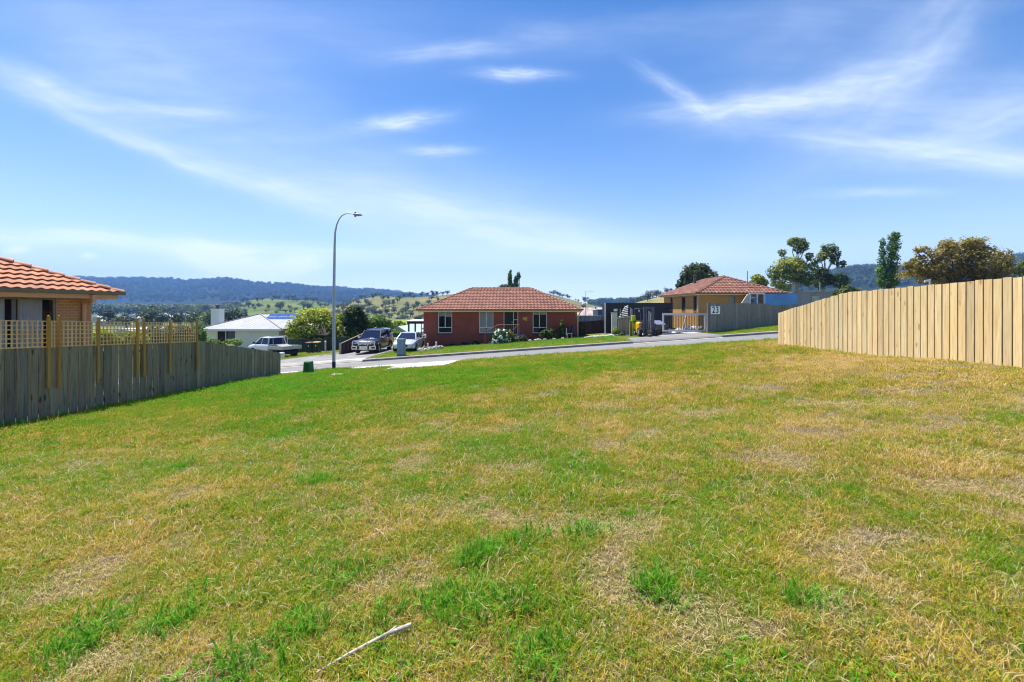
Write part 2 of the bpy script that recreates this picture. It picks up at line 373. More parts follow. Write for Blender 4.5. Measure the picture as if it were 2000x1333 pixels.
sheet('gutter', [(-75, 24.03), (75, 24.03), (75, 24.40), (-75, 24.40)], CONC, .012, 'concrete gutter strip along the near side of the road', 'gutter', 1.2)
sheet('gutter', [(-75, 29.62), (-9.9, 29.62), (-9.9, 29.97), (-75, 29.97)], CONC, .012, 'concrete gutter strip below the shared driveway', 'gutter', 1.2)
sheet('gutter', [(8.0, 29.62), (13.9, 29.62), (13.9, 29.97), (8.0, 29.97)], CONC, .012, 'concrete gutter strip below the forklift driveway', 'gutter', 1.2)
# near crossover apron
mb = MB()
def slab(mb, pts, lift, thick=.1):
    top = [(x, y, G(x, min(y, 23.8))+lift) for x, y in pts]; mb.hexa([(x, y, z-thick) for x, y, z in top], top)
for q in ([(-8.2,24.02),(-8.0,22.3),(-5.6,21.6),(-5.6,24.02)], [(-5.59,24.02),(-5.59,21.6),(-5.4,19.1),(-4.2,19.0),(-4.3,24.02)], [(-4.29,24.02),(-4.19,19.0),(-2.95,19.3),(-2.75,22.3),(-2.4,24.02)]): slab(mb, q, .03)
tag(mb.build('driveway_apron', CONC), 'pale concrete driveway crossing at the edge of the vacant block', 'driveway', kind='structure')
# far driveways
def ramp_slab(name, pts, mat, label, lift=.02):
    mb = MB(); n = 10
    (xa0, xb0, ya), (xa1, xb1, yb) = pts
    rows = []
    yl = sorted(set([ya + (yb-ya)*j/n for j in range(n+1)] + ([30.05, 30.1, 30.17] if ya < 30 else []))); n = len(yl)-1
    for y in yl:
        t = (y-ya)/(yb-ya); row = []
        for i in range(9):
            x = (xa0+(xa1-xa0)*t)*(1-i/8) + (xb0+(xb1-xb0)*t)*(i/8)
            yy = max(y, 30.2); z = G(x, yy)+lift
            if y < 30.17: z -= .10*(30.17-y)/.19
            row.append((x, y, z))
        rows.append(row)
    vs = [v for r_ in rows for v in r_]
    mb.add(vs, [(j*9+i, j*9+i+1, (j+1)*9+i+1, (j+1)*9+i) for j in range(n) for i in range(8)])
    return tag(mb.build(name, mat, fix=False), label, 'driveway', kind='structure')
ramp_slab('driveway_crossing', [(-24, -9.9, 29.98), (-24, -10.0, 31.3)], CONC3, 'pale concrete crossing strip in front of the parked pickups', .024)
ramp_slab('driveway', [(-19.5, -10.1, 31.3), (-13.9, -9.7, 43)], CONC2, 'grey driveway under the dark blue pickup')
ramp_slab('driveway', [(8.0, 13.9, 29.98), (8.4, 14.0, 33.2)], ASPH, 'asphalt driveway under the forklift', .035)
ramp_slab('driveway_slab', [(9.9, 14.0, 33.2), (9.9, 14.2, 38)], CONC, 'pale concrete slab under the sliding gate', .022)

# ------------------------------------------------------------------ grass
def blade(mb, x, y, ang, lean, h, w, r, bend=.5):
    dx, dy = math.cos(ang), math.sin(ang); px_, py_ = -dy*w/2, dx*w/2
    p1 = (x+dx*lean*h*.35, y+dy*lean*h*.35, h*.55); tip = (x+dx*lean*h, y+dy*lean*h, h*(1-.25*bend*lean))
    mb.add([(x-px_, y-py_, -.01), (x+px_, y+py_, -.01), (p1[0]+px_*.8, p1[1]+py_*.8, p1[2]), (p1[0]-px_*.8, p1[1]-py_*.8, p1[2]), tip], [(0,1,2,3), (3,2,4)], 0, r)
def tuft(name, n, rad, h0, h1, w, lean, mat, seed):
    rd = random.Random(seed); mb = MB()
    for i in range(n):
        a = rd.uniform(0, 6.283); q = rad*math.sqrt(rd.random()); 
        blade(mb, q*math.cos(a), q*math.sin(a), a + rd.gauss(0, 1.0), rd.uniform(.2, 1)*lean, rd.uniform(h0, h1), w*rd.uniform(.6, 1.3), rd.random())
    return mb, mat, name
TURF = blade_mat('turf_blades', 'turf'); CLUMP = blade_mat('lush_blades', 'clump'); STRAW = blade_mat('straw_blades', 'straw')
def proto(mb, mat, name):
    o = mb.build(name, mat, fix=False); COL.objects.unlink(o); return o
# geometry-node scatter: one object, points carry rotation, scale and which tuft
def scatter(name, pts, rot, scl, idx, protos, label, cat):
    me = bpy.data.meshes.new(name); n = len(pts)
    me.vertices.add(n); me.vertices.foreach_set('co', np.asarray(pts, np.float32).ravel())
    a = me.attributes.new('rot', 'FLOAT_VECTOR', 'POINT'); a.data.foreach_set('vector', np.asarray(rot, np.float32).ravel())
    a = me.attributes.new('scl', 'FLOAT_VECTOR', 'POINT'); a.data.foreach_set('vector', np.asarray(scl, np.float32).ravel())
    a = me.attributes.new('idx', 'INT', 'POINT'); a.data.foreach_set('value', np.asarray(idx, np.int32))
    o = bpy.data.objects.new(name, me); COL.objects.link(o)
    ng = bpy.data.node_groups.new(name, 'GeometryNodeTree')
    ng.interface.new_socket('Geometry', in_out='INPUT', socket_type='NodeSocketGeometry')
    ng.interface.new_socket('Geometry', in_out='OUTPUT', socket_type='NodeSocketGeometry')
    gi = ng.nodes.new('NodeGroupInput'); go = ng.nodes.new('NodeGroupOutput')
    ip = ng.nodes.new('GeometryNodeInstanceOnPoints'); ng.links.new(gi.outputs[0], ip.inputs['Points'])
    c = bpy.data.collections.new(name + '_source')
    for k, p in enumerate(protos): p.name = 'source_%s_%02d' % (name, k); c.objects.link(p)
    ci = ng.nodes.new('GeometryNodeCollectionInfo'); ci.inputs[0].default_value = c; ci.inputs['Separate Children'].default_value = True; ci.inputs['Reset Children'].default_value = True
    ng.links.new(ci.outputs[0], ip.inputs['Instance']); ip.inputs['Pick Instance'].default_value = True
    def na(nm, t):
        q = ng.nodes.new('GeometryNodeInputNamedAttribute'); q.data_type = t; q.inputs[0].default_value = nm; return q.outputs[0]
    ng.links.new(na('idx', 'INT'), ip.inputs['Instance Index'])
    e = ng.nodes.new('FunctionNodeEulerToRotation'); ng.links.new(na('rot', 'FLOAT_VECTOR'), e.inputs[0]); ng.links.new(e.outputs[0], ip.inputs['Rotation'])
    ng.links.new(na('scl', 'FLOAT_VECTOR'), ip.inputs['Scale'])
    ng.links.new(ip.outputs[0], go.inputs[0])
    md = o.modifiers.new('scatter', 'NODES'); md.node_group = ng
    return tag(o, label, cat, kind='stuff')
tufts = []
for k in range(6): tufts.append(proto(*tuft('t', 16, .055, .014, .046, .0042, 1.6, TURF, k)))          # 0-5 short mown turf
for k in range(4): tufts.append(proto(*tuft('t', 28, .13, .02, .055, .0085, 1.5, TURF, 20+k)))         # 6-9 coarse turf for farther off
for k in range(3): tufts.append(proto(*tuft('t', 40, .09, .03, .085, .0058, 1.6, CLUMP, 40+k)))        # 10-12 lush clumps
for k in range(3): tufts.append(proto(*tuft('t', 4, .05, .03, .095, .0024, 1.8, STRAW, 60+k)))           # 13-15 dry stems
for k in range(3): tufts.append(proto(*tuft('t', 9, .08, .012, .03, .004, 3.0, STRAW, 80+k)))           # 16-18 thatch lying flat
for k in range(2): tufts.append(proto(*tuft('t', 9, .03, .012, .026, .020, 3.2, CLUMP, 90+k)))        # 19-20 flat broadleaf weeds
gx_pts, g_rot, g_scl, g_idx = [], [], [], []
def pt(x, y, i, s, tilt=.15, up=1.0):
    gx_pts.append((x, y, ground_z(x, y))); g_rot.append((random.gauss(0, tilt), random.gauss(0, tilt), random.uniform(0, 6.283))); g_scl.append((s, s, s*up)); g_idx.append(i)
def bare_at(x, y): return noise.fractal((x*1.1+13.7, y*1.6+4.2, 0), .7, 2.0, 5) + .17*max(-1, min(1, (x-.5)/5))   # thins the turf in patches
def allowed(x, y):
    if x < -10.3 or (x > 9.25 and y < 16.2): return False
    if -8.2 < x < -5.6 and y > 22.1: return False
    if -5.65 < x < -2.6 and y > 18.9: return False
    return y < 23.62
for (y0, y1, dens, kinds, s0, s1) in ((1.15, 3.4, 1500, (0,1,2,3,4,5), .60, 1.05), (3.4, 6.5, 640, (0,1,2,3,4,5), .8, 1.3), (6.5, 11.5, 170, (6,7,8,9), .75, 1.15), (11.5, 23.7, 105, (6,7,8,9), .9, 1.5)):
    ya = y0
    while ya < y1:
        yb = min(ya + .5, y1); w = 1.16*yb + .7; n = int((yb-ya)*2*w*dens)
        for _ in range(n):
            x, y = random.uniform(-w, w), random.uniform(ya, yb)
            if not allowed(x, y): continue
            bq = bare_at(x, y)
            if bq > .22 and random.random() < min(.9, (bq-.22)*4.0):
                if random.random() < .55 and y < 12: pt(x, y, random.randint(16, 18), random.uniform(.7, 1.3) * (1 if y < 6 else 1.6), .1)
                continue
            s = random.uniform(s0, s1) * (1.25 if bq < -.25 else 1)
            u = random.random()
            if u < .035 and y < 9: pt(x, y, random.randint(13, 15), s*random.uniform(.7, 1.2), .5)
            elif u < .20 and y < 9: pt(x, y, random.randint(16, 18), s*1.3, .2)
            else: pt(x, y, random.choice(kinds), s)
        ya = yb
# lush clumps seen in the photo and a few more about the block
lush = [(333,1212,9,.20),(210,1228,6,.2),(585,1228,5,.14),(920,1098,5,.12),(965,1078,5,.12),(900,1200,9,.2),(850,1195,5,.16),(1025,1190,6,.2),(1288,1160,8,.16),(1030,1290,7,.2),(460,1300,5,.18),(1130,1050,4,.15),
        (620,945,7,.35),(350,915,5,.25),(285,915,5,.22),(1010,1060,4,.15),(1425,860,5,.3),(140,1290,5,.2),(720,1105,4,.15),(1560,1170,4,.12),(660,1145,3,.15),(760,1210,4,.18)]
def on_ground(px, py):
    u = (px-1000)/F; k = (py-HOR)/F; lo, hi = .8, 40.0
    # first hit walking out from the camera
    y = .8
    while y < 40:
        if EYE - k*y <= ground_z(u*y, y): return u*y, y
        y += .02
    return u*y, y
for px, py, n, sp in lush:
    x0, y0 = on_ground(px, py)
    for _ in range(int(n*1.7)):
        a, q = random.uniform(0, 6.28), abs(random.gauss(0, sp*.5)); pt(x0+q*math.cos(a)*1.2, y0+q*math.sin(a), random.randint(10, 12), random.uniform(.7, 1.25), .2)
for _ in range(420):
    y = 1.4 + 20*random.random()**1.2; x = random.uniform(-1.1, 1.1)*y
    if allowed(x, y) and bare_at(x, y) < .1: pt(x, y, random.randint(10, 12), random.uniform(.3, .75) * (1 if y < 9 else 1.3), .2)
for _ in range(520):
    y = 1.4 + 9*random.random()**1.3; x = random.uniform(-1.1, 1.1)*y
    if allowed(x, y) and noise.noise((x*.9, y*.9, 8)) > .05: pt(x, y, random.randint(19, 20), random.uniform(.7, 1.5), .1)
for _ in range(900):                      # longer fringe along the left fence, around the lamp foot and along the kerb
    k = random.random()
    if k < .45: x, y = -10.3 + random.random()**2*.7, random.uniform(8.5, 20.5)
    elif k < .85: x, y = random.uniform(-10, 14), 23.55 - random.random()**2*.7
    else: x, y = random.uniform(-9.8, -8.2), random.uniform(21.6, 23.4)
    if -8.4 < x < -2.3 and y > 17: continue
    if allowed(x, y): pt(x, y, random.choice((6,7,8,9,10,11)), random.uniform(1.0, 1.7), .2, 1.3)
for (x0, x1, y0, y1, n) in ((-9.6, 8.0, 30.4, 37.2, 2600), (-30, -13.8, 35.5, 43, 2200), (14.2, 26, 30.4, 36, 2200)):
    for _ in range(n):
        x, y = random.uniform(x0, x1), random.uniform(y0, y1)
        if x < -13.8 and y < 36 + (x+19)*.2: continue
        pt(x, y, random.randint(6, 9), random.uniform(1.2, 2.0), .2, .7)
scatter('grass', gx_pts, g_rot, g_scl, g_idx, tufts, 'short patchy lawn of green and straw coloured grass', 'grass')
# ================================================================== HOUSES
def mixv(a, b, t): return Vector(a).lerp(Vector(b), t)
def tiled_slope(mb, e0, e1, r1, r0, row=.34, tw=.30, amp=.036, step=.05, sub=6, mi=0):
    e0, e1, r1, r0 = map(Vector, (e0, e1, r1, r0))
    s = (e1-e0).normalized(); n = s.cross(r0-e0).normalized()
    if n.z < 0: n = -n
    t = n.cross(s)
    if t.dot(r0-e0) < 0: t = -t
    H = (r0-e0).dot(t); W = (e1-e0).length; nr = max(1, round(H/row)); rh = H/nr
    la = (r0-e0).dot(s)/H; ra = (r1-e1).dot(s)/H
    for i in range(nr):
        t0, t1 = i*rh, (i+1)*rh
        l0, q0, l1, q1 = la*t0, W+ra*t0, la*t1, W+ra*t1
        ks = np.arange(math.floor(min(l0, l1)/tw*sub), math.ceil(max(q0, q1)/tw*sub)+1)*tw/sub
        lo, up, ris = [], [], []
        for k in ks:
            a, b = min(max(k, l0), q0), min(max(k, l1), q1)
            h = amp*(.5+.5*math.cos(2*math.pi*(k/tw)))
            lo.append(e0 + s*a + t*(t0-.012) + n*(h+step)); up.append(e0 + s*b + t*t1 + n*(h+.004)); ris.append(e0 + s*a + t*t0 - n*.01)
        m = len(ks)
        for j in range(m-1):
            if (lo[j+1]-lo[j]).length < 1e-5 and (up[j+1]-up[j]).length < 1e-5: continue
            rv = (hash((i*7919 + int(math.floor(ks[j]/tw))*104729)) % 1009)/1009
            mb.add([lo[j], lo[j+1], up[j+1], up[j]], [(0,1,2,3)], mi, rv)
            if (lo[j+1]-lo[j]).length > 1e-5: mb.add([ris[j], ris[j+1], lo[j+1], lo[j]], [(0,1,2,3)], mi, rv*.6)
def ridge_caps(mb, p, q, seg=.38, rad=.115):
    p, q = Vector(p), Vector(q); n = max(1, round((q-p).length/seg)); d = (q-p).normalized(); side = d.cross(Vector((0,0,1))).normalized(); up = side.cross(d)
    for i in range(n):
        a, b = mixv(p, q, i/n), mixv(p, q, (i+1.12)/n); rings = []
        for c, rr, lift in ((a, rad*1.08, .035), (b, rad*.92, .0)):
            rings.append([tuple(c + side*rr*1.25*math.cos(k*math.pi/6) + up*(rr*math.sin(k*math.pi/6)*.85 - .02 + lift)) for k in range(7)])
        mb.loft(rings, 0, random.random())
def hip_roof(parent, x0, x1, y0, y1, ze, rz, ra, rb, mat, capmat, tile_args=None, name='roof', fine=(1,1,1,1)):
    """eave rectangle at ze, ridge from ra to rb (points xyz)"""
    ta = dict(tile_args or {}); mb = MB()
    A, B, C_, D = Vector((x0,y0,ze)), Vector((x1,y0,ze)), Vector((x1,y1,ze)), Vector((x0,y1,ze)); ra, rb = Vector(ra), Vector(rb)
    alongx = abs(rb.x-ra.x) >= abs(rb.y-ra.y)
    sl = [(A, B, rb, ra), (C_, D, ra, rb), (B, C_, rb, rb), (D, A, ra, ra)] if alongx else [(A, B, ra, ra), (C_, D, rb, rb), (B, C_, rb, ra), (D, A, ra, rb)]
    for k, q in enumerate(sl): tiled_slope(mb, *q, sub=6 if fine[k] else 2, **ta)
    roof = mb.build(name, mat, parent, fix=False, smooth='all'); roof.data.set_sharp_from_angle(angle=R(50))
    mb = MB()
    if (ra-rb).length > .2: ridge_caps(mb, ra, rb)
    hips = ((A, ra), (D, ra), (B, rb), (C_, rb)) if alongx else ((A, ra), (B, ra), (C_, rb), (D, rb))
    for e, r_ in hips: ridge_caps(mb, e, r_)
    mb.build('ridge_caps', capmat, roof, smooth=True)
    return roof
def wall_y(mb, x0, x1, z0, z1, y, holes, depth=.11, thick=.24):
    """wall facing -Y with rectangular holes (x0,x1,z0,z1): front faces, reveals and a back"""
    xs_ = sorted({x0, x1, *[h[0] for h in holes], *[h[1] for h in holes]}); zs_ = sorted({z0, z1, *[h[2] for h in holes], *[h[3] for h in holes]})
    zs_ = [z for z in zs_ if z0 <= z <= z1]
    for i in range(len(xs_)-1):
        for j in range(len(zs_)-1):
            cx, cz = (xs_[i]+xs_[i+1])/2, (zs_[j]+zs_[j+1])/2
            if any(h[0] < cx < h[1] and h[2] < cz < h[3] for h in holes): continue
            mb.add([(xs_[i],y,zs_[j]),(xs_[i+1],y,zs_[j]),(xs_[i+1],y,zs_[j+1]),(xs_[i],y,zs_[j+1])], [(0,1,2,3)])
    for a, b, c, d in holes:
        e = y+depth
        mb.add([(a,y,c),(a,e,c),(a,e,d),(a,y,d)], [(0,1,2,3)]); mb.add([(b,y,c),(b,y,d),(b,e,d),(b,e,c)], [(0,1,2,3)])
        mb.add([(a,y,c),(b,y,c),(b,e,c),(a,e,c)], [(0,1,2,3)]); mb.add([(a,y,d),(a,e,d),(b,e,d),(b,y,d)], [(0,1,2,3)])
def window_y(parent, x0, x1, z0, z1, y, frame_mat, glass_mat, bars_v=(), bars_h=(), fw=.05, blind=None, blind_to=None, name='window', room=True, curtains=None):
    """a window set in a wall facing -Y: frame > pane, blind, dark room behind"""
    mb = MB(); ya, yb = y+.02, y+.08
    mb.box(x0, x1, ya, yb, z0, z0+fw); mb.box(x0, x1, ya, yb, z1-fw, z1)
    mb.box(x0, x0+fw, ya, yb, z0+fw, z1-fw); mb.box(x1-fw, x1, ya, yb, z0+fw, z1-fw)
    for v, a, b in bars_v: mb.box(v-fw/2, v+fw/2, ya+.003, yb-.003, a, b)
    for h in bars_h: mb.box(x0+fw, x1-fw, ya+.006, yb-.006, h-fw/2, h+fw/2)
    fr = mb.build(name, frame_mat, parent)
    mb = MB(); mb.box(x0+fw*.5, x1-fw*.5, y+.055, y+.063, z0+fw*.5, z1-fw*.5); mb.build('pane', glass_mat, fr)
    if blind is not None:
        for k, (a, b, zt) in enumerate(blind_to):
            mb = MB(); n = 14
            mb.add([(a, y+.105, z1-.02), (b, y+.105, z1-.02), (b, y+.11, zt), (a, y+.11, zt)], [(0,1,2,3)]); mb.box(a, b, y+.095, y+.12, zt-.02, zt)
            mb.build('blind', blind, fr)
    if curtains is not None:
        for a, b in curtains[1]:
            mb = MB(); n = 40; rings = []
            for i in range(n+1):
                u = a+(b-a)*i/n; rings.append([(u, y+.16+.03*math.sin(i*1.9)+.01*math.sin(i*.7), z0-.1), (u, y+.16+.03*math.sin(i*1.9)+.01*math.sin(i*.7), z1)])
            mb.loft(rings, caps=False, closed=False); mb.build('curtain', curtains[0], fr, smooth='all')
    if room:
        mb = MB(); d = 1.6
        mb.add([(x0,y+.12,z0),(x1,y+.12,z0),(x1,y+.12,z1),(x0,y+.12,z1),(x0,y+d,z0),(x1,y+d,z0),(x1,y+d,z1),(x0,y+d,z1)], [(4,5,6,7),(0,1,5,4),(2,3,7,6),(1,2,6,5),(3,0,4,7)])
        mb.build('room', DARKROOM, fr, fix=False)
    return fr
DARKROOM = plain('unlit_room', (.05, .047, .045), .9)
GLASS = glass('window_glass', (.03,.035,.04), .8); ALU = plain('white_window_frame', (.75, .76, .76), .4, var=.05); BLIND = plain('pale_blind', (.86, .88, .88), .8, var=.04)
CURT = plain('sheer_curtain', (.86, .87, .86), .9, var=.05)
CREAM = plain('cream_fascia_paint', (.66, .56, .33), .5, var=.08); RUST = plain('brown_gutter', (.17, .075, .045), .45, var=.12)

# ---------------------------------------------------------------- red brick house across the road
BRED = brick('red_brick', (.27, .050, .030), (.36, .080, .048), (.32, .17, .12))
TILE_R = tile('brown_terracotta_tile', (.215, .085, .055), (.42, .25, .18), (.10, .05, .04))
hx0, hx1, hy = -7.62, 5.60, 39.0
H = thing('brick_house', 'red brick house with hipped brown tile roof across the road', 'house', ((hx0+hx1)/2, hy+3.7, G(-1, 40)))
zb0, ztop = -2.3, 1.46
wins = [(-6.35, -5.16, -.61, 1.36), (-2.82, -1.61, -.61, 1.36), (1.79, 3.0, -.61, 1.36)]
door = (-.72, .53, -.75, 1.34)
mb = MB(); wall_y(mb, hx0, hx1, zb0, ztop, hy, wins+[door])
mb.add([(hx0,hy,zb0),(hx0,hy+7.6,zb0),(hx0,hy+7.6,ztop),(hx0,hy,ztop),(hx1,hy,zb0),(hx1,hy+7.6,zb0),(hx1,hy+7.6,ztop),(hx1,hy,ztop)], [(0,3,2,1),(4,5,6,7),(1,2,6,5)])
wl = mb.build('wall', BRED, H, fix=False)
SILL = plain('sill_brick', (.12, .045, .035), .8, var=.3, scale=8)
for a, b, c, d in wins:
    n = 10
    mb = MB()
    mb.box(a-.04, b+.04, hy-.035, hy+.05, c-.12, c-.02)
    for i in range(n): mb.box(a-.04+(b-a+.08)*i/n+.004, a-.04+(b-a+.08)*(i+1)/n-.004, hy-.045, hy-.036, c-.125, c-.015)
    mb.build('window_sill', SILL, wl)
hip_roof(H, -8.07, 5.99, 38.42, 47.2, 1.40, 2, (-3.75, 42.75, 3.42), (1.75, 42.75, 3.42), TILE_R, plain('ridge_tile', (.24, .10, .07), .7, var=.3, rvar=.3), fine=(1,0,1,1))
mb = MB(); mb.box(-8.0, 5.92, 38.50, 38.54, 1.21, 1.42); mb.box(-8.0, -7.96, 38.54, 47.1, 1.21, 1.42); mb.box(5.88, 5.92, 38.54, 47.1, 1.21, 1.42); mb.build('fascia', CREAM, H)
mb = MB(); mb.box(-7.96, 5.88, 38.54, 39.0, 1.225, 1.235); mb.box(-7.96, -7.62, 39, 47, 1.225, 1.235); mb.box(5.6, 5.88, 39, 47, 1.225, 1.235); mb.build('soffit', CREAM, H)
mb = MB()
mb.prism([(38.37,1.34),(38.38,1.45),(38.50,1.45),(38.50,1.33)], 'x', -8.12, 6.04); mb.prism([(-8.13,1.34),(-8.12,1.45),(-8.0,1.45),(-8.0,1.33)], 'y', 38.5, 47.1); mb.prism([(6.05,1.34),(6.04,1.45),(5.92,1.45),(5.92,1.33)], 'y', 38.5, 47.1)
mb.build('gutter', RUST, H)
mb = MB(); mb.tube([(5.84,38.62,1.2),(5.72,38.93,.9),(5.66,38.95,.75),(5.66,38.95,G(5.6,38.9)-.05)], .045, 8); mb.tube([(5.45,38.9,1.2),(5.5,38.93,.9),(5.62,38.95,.7)], .012, 5)
mb.build('downpipe', CREAM, H)
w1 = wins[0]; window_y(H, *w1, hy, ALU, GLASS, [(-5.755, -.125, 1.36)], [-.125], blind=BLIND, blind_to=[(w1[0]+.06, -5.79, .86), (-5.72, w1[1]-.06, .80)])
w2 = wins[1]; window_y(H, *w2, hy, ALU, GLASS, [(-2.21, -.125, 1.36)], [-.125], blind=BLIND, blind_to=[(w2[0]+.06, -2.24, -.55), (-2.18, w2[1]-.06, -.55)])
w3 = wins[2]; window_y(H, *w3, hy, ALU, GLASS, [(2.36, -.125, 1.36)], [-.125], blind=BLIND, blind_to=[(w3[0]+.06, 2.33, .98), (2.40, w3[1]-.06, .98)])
# door opening with sidelight
mb = MB(); mb.box(-.72, -.66, hy+.02, hy+.1, -.75, 1.34); mb.box(.09, .15, hy+.02, hy+.1, -.75, 1.34); mb.box(.47, .53, hy+.02, hy+.1, -.75, 1.34)
for a, b in ((-.66, .09), (.15, .47)): mb.box(a, b, hy+.023, hy+.097, 1.28, 1.34)
mb.box(.15, .47, hy+.023, hy+.097, .52, .57); mb.box(.15, .47, hy+.023, hy+.097, -.75, -.69)
fr = mb.build('door_frame', CREAM, H)
mb = MB(); mb.box(.15, .47, hy+.05, hy+.058, -.69, 1.28); mb.build('sidelight', GLASS, fr)
mb = MB(); mb.box(-.66, .09, hy+.07, hy+.10, -.75, 1.28); mb.box(-.60, .03, hy+.06, hy+.07, .2, .26); dr = mb.build('door', plain('dark_screen_door', (.012, .011, .012), .6), H)
mb = MB(); mb.tube([(.0, hy+.02, .25), (.0, hy+.02, .4)], .015, 6); mb.build('handle', ALU, dr)
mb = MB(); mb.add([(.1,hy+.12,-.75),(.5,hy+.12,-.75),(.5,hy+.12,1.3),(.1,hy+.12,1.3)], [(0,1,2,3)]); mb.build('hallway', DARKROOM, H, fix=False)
# landing and steps
mb = MB(); mb.box(-1.1, .62, 37.75, hy-.003, -2.0, -.78); mb.build('landing', CONC2, H)
mb = MB()
for k in range(4): mb.box(-1.1-.30*(k+1), -1.1-.30*k-.003, 37.8, 38.9, -2.2, -.95-.17*k)
mb.build('steps', CONC2, H)
RAIL = plain('brown_rail_steel', (.30, .17, .10), .5)
mb = MB()
mb.tube([(-2.25,37.7,-.40),(-1.15,37.7,.16),(.60,37.7,.16),(.60,37.7,-1.2)], .03, 6); mb.tube([(-2.25,37.7,-.40),(-2.25,37.7,-1.65)], .03, 6); mb.tube([(.60,37.7,.13),(.05,37.7,-.25)], .03, 6)
for i in range(16):
    x = -2.1+.17*i; zt = .16 if x > -1.15 else .16-(-1.15-x)*.51
    if x < .6: mb.tube([(x,37.7,zt),(x,37.7,-1.0 if x > -1.15 else -1.0-(-1.15-x)*.5)], .011, 5)
mb.build('railing', RAIL, H)
# yellow wall ornament (leafy spray)
mb = MB()
for k, (a, ln) in enumerate(((160,.22),(130,.26),(95,.24),(60,.26),(30,.30),(5,.2),(-30,.24),(-60,.16),(200,.18))):
    a = R(a); d = Vector((math.cos(a),0,math.sin(a))); q = Vector((-d.z,0,d.x)); c = Vector((1.12, hy-.03, .58))
    mb.hexa([c+d*.03, c+d*ln*.5+q*.05, c+d*ln, c+d*ln*.5-q*.05], [c+d*.03+Vector((0,.02,0)), c+d*ln*.5+q*.05+Vector((0,.02,0)), c+d*ln+Vector((0,.02,0)), c+d*ln*.5-q*.05+Vector((0,.02,0))])
tag(mb.build('wall_ornament', plain('ornament_gold', (.55, .42, .10), .4, .3)), 'yellow leafy metal ornament on the red brick wall beside the door', 'wall ornament')
mb = MB(); mb.tube([(-7.56, hy-.04, .05),(-7.56, hy-.04, -.08)], .03, 6); 
# side pergola / carport at the left of the house
PG = thing('pergola', 'dark framed pergola with pale roof edge left of the red house', 'pergola', (-9.2, 46, G(-9, 46)))
DKT = plain('dark_timber', (.035, .03, .028), .7, var=.3)
mb = MB()
for x in (-10.25, -7.78):
    for y in (45.0, 48.0): mb = MB(); mb.box(x-.07, x+.07, y-.07, y+.07, G(x,y)-.1, -.02); mb.build('post', DKT, PG)
for x in (-9.6, -9.0, -8.4): mb = MB(); mb.box(x-.03, x+.03, 47.95, 48.05, G(x,48)-.1, -.02); mb.build('post', DKT, PG)
mb = MB(); mb.box(-10.4, -7.7, 44.9, 45.05, -.02, .2); mb.box(-10.4, -7.7, 47.95, 48.1, -.02, .2); mb.box(-10.4, -10.25, 45.05, 47.95, -.02, .2); mb.build('beam', DKT, PG)
mb = MB(); mb.hexa([(-10.5,44.8,.21),(-7.66,44.8,.21),(-7.66,48.2,.29),(-10.5,48.2,.29)], [(-10.5,44.8,.27),(-7.66,44.8,.27),(-7.66,48.2,.35),(-10.5,48.2,.35)]); mb.build('roof', plain('pale_sheet_roof', (.6, .62, .64), .35, var=.1), PG)

# ---------------------------------------------------------------- near neighbour at the left, tan brick, orange tiles
BTAN = brick('tan_orange_brick', (.46, .20, .075), (.56, .27, .11), (.62, .48, .33))
TILE_O = tile('orange_terracotta_tile', (.34, .112, .042), (.50, .25, .13), (.17, .065, .035))
NH = thing('neighbour_house', 'tan brick house with orange tile roof behind the trellis fence', 'house', (-17.5, 9.5, G(-17.5, 9.5)))
wx, wy1, wy0 = -13.5, 14.55, 2.5; nz0, nz1 = -2.2, 1.95
ny0, ny1, nwz0, nwz1 = 10.3, 13.42, .2, 1.84
mb = MB(); zs_ = [nz0, nwz0, nwz1, nz1]; ys_ = [wy0, ny0, ny1, wy1]
for i in range(3):
    for j in range(3):
        if i == 1 and j == 1: continue
        mb.add([(wx,ys_[i],zs_[j]),(wx,ys_[i+1],zs_[j]),(wx,ys_[i+1],zs_[j+1]),(wx,ys_[i],zs_[j+1])], [(0,1,2,3)])
e = wx-.11
mb.add([(wx,ny0,nwz0),(wx,ny1,nwz0),(e,ny1,nwz0),(e,ny0,nwz0)], [(0,1,2,3)]); mb.add([(wx,ny1,nwz0),(wx,ny1,nwz1),(e,ny1,nwz1),(e,ny1,nwz0)], [(0,1,2,3)]); mb.add([(wx,ny0,nwz0),(wx,ny0,nwz1),(e,ny0,nwz1),(e,ny0,nwz0)], [(0,1,2,3)])
mb.add([(wx,wy1,nz0),(-21.5,wy1,nz0),(-21.5,wy1,nz1),(wx,wy1,nz1)], [(0,1,2,3)]); mb.add([(wx,wy0,nz0),(-21.5,wy0,nz0),(-21.5,wy0,nz1),(wx,wy0,nz1)], [(0,1,2,3)])
mb.build('wall', BTAN, NH, fix=False)
hip_roof(NH, -22.0, -12.98, 1.95, 15.12, 2.04, 2, (-17.49, 6.45, 4.2), (-17.49, 10.6, 4.2), TILE_O, plain('orange_ridge_tile', (.40, .15, .07), .7, var=.25, rvar=.3), fine=(0,0,1,0))
PEACH = plain('peach_fascia', (.62, .33, .15), .5, var=.06); GUT = plain('olive_gutter', (.17, .135, .085), .4, var=.1)
mb = MB(); mb.box(-13.07, -13.04, 2, 15.0, 1.84, 2.02); mb.box(-22, -13.07, 14.98, 15.01, 1.84, 2.02); mb.box(-13.5, -13.07, 2, 14.98, 1.862, 1.875); mb.box(-22, -13.5, 14.56, 14.98, 1.862, 1.875)
mb.build('fascia', PEACH, NH)
mb = MB(); mb.prism([(-12.93,1.98),(-12.92,2.08),(-13.03,2.08),(-13.03,1.97)], 'y', 1.9, 15.17); mb.prism([(15.12,1.98),(15.13,2.08),(15.02,2.08),(15.02,1.97)], 'x', -22, -13.03); mb.build('gutter', GUT, NH)
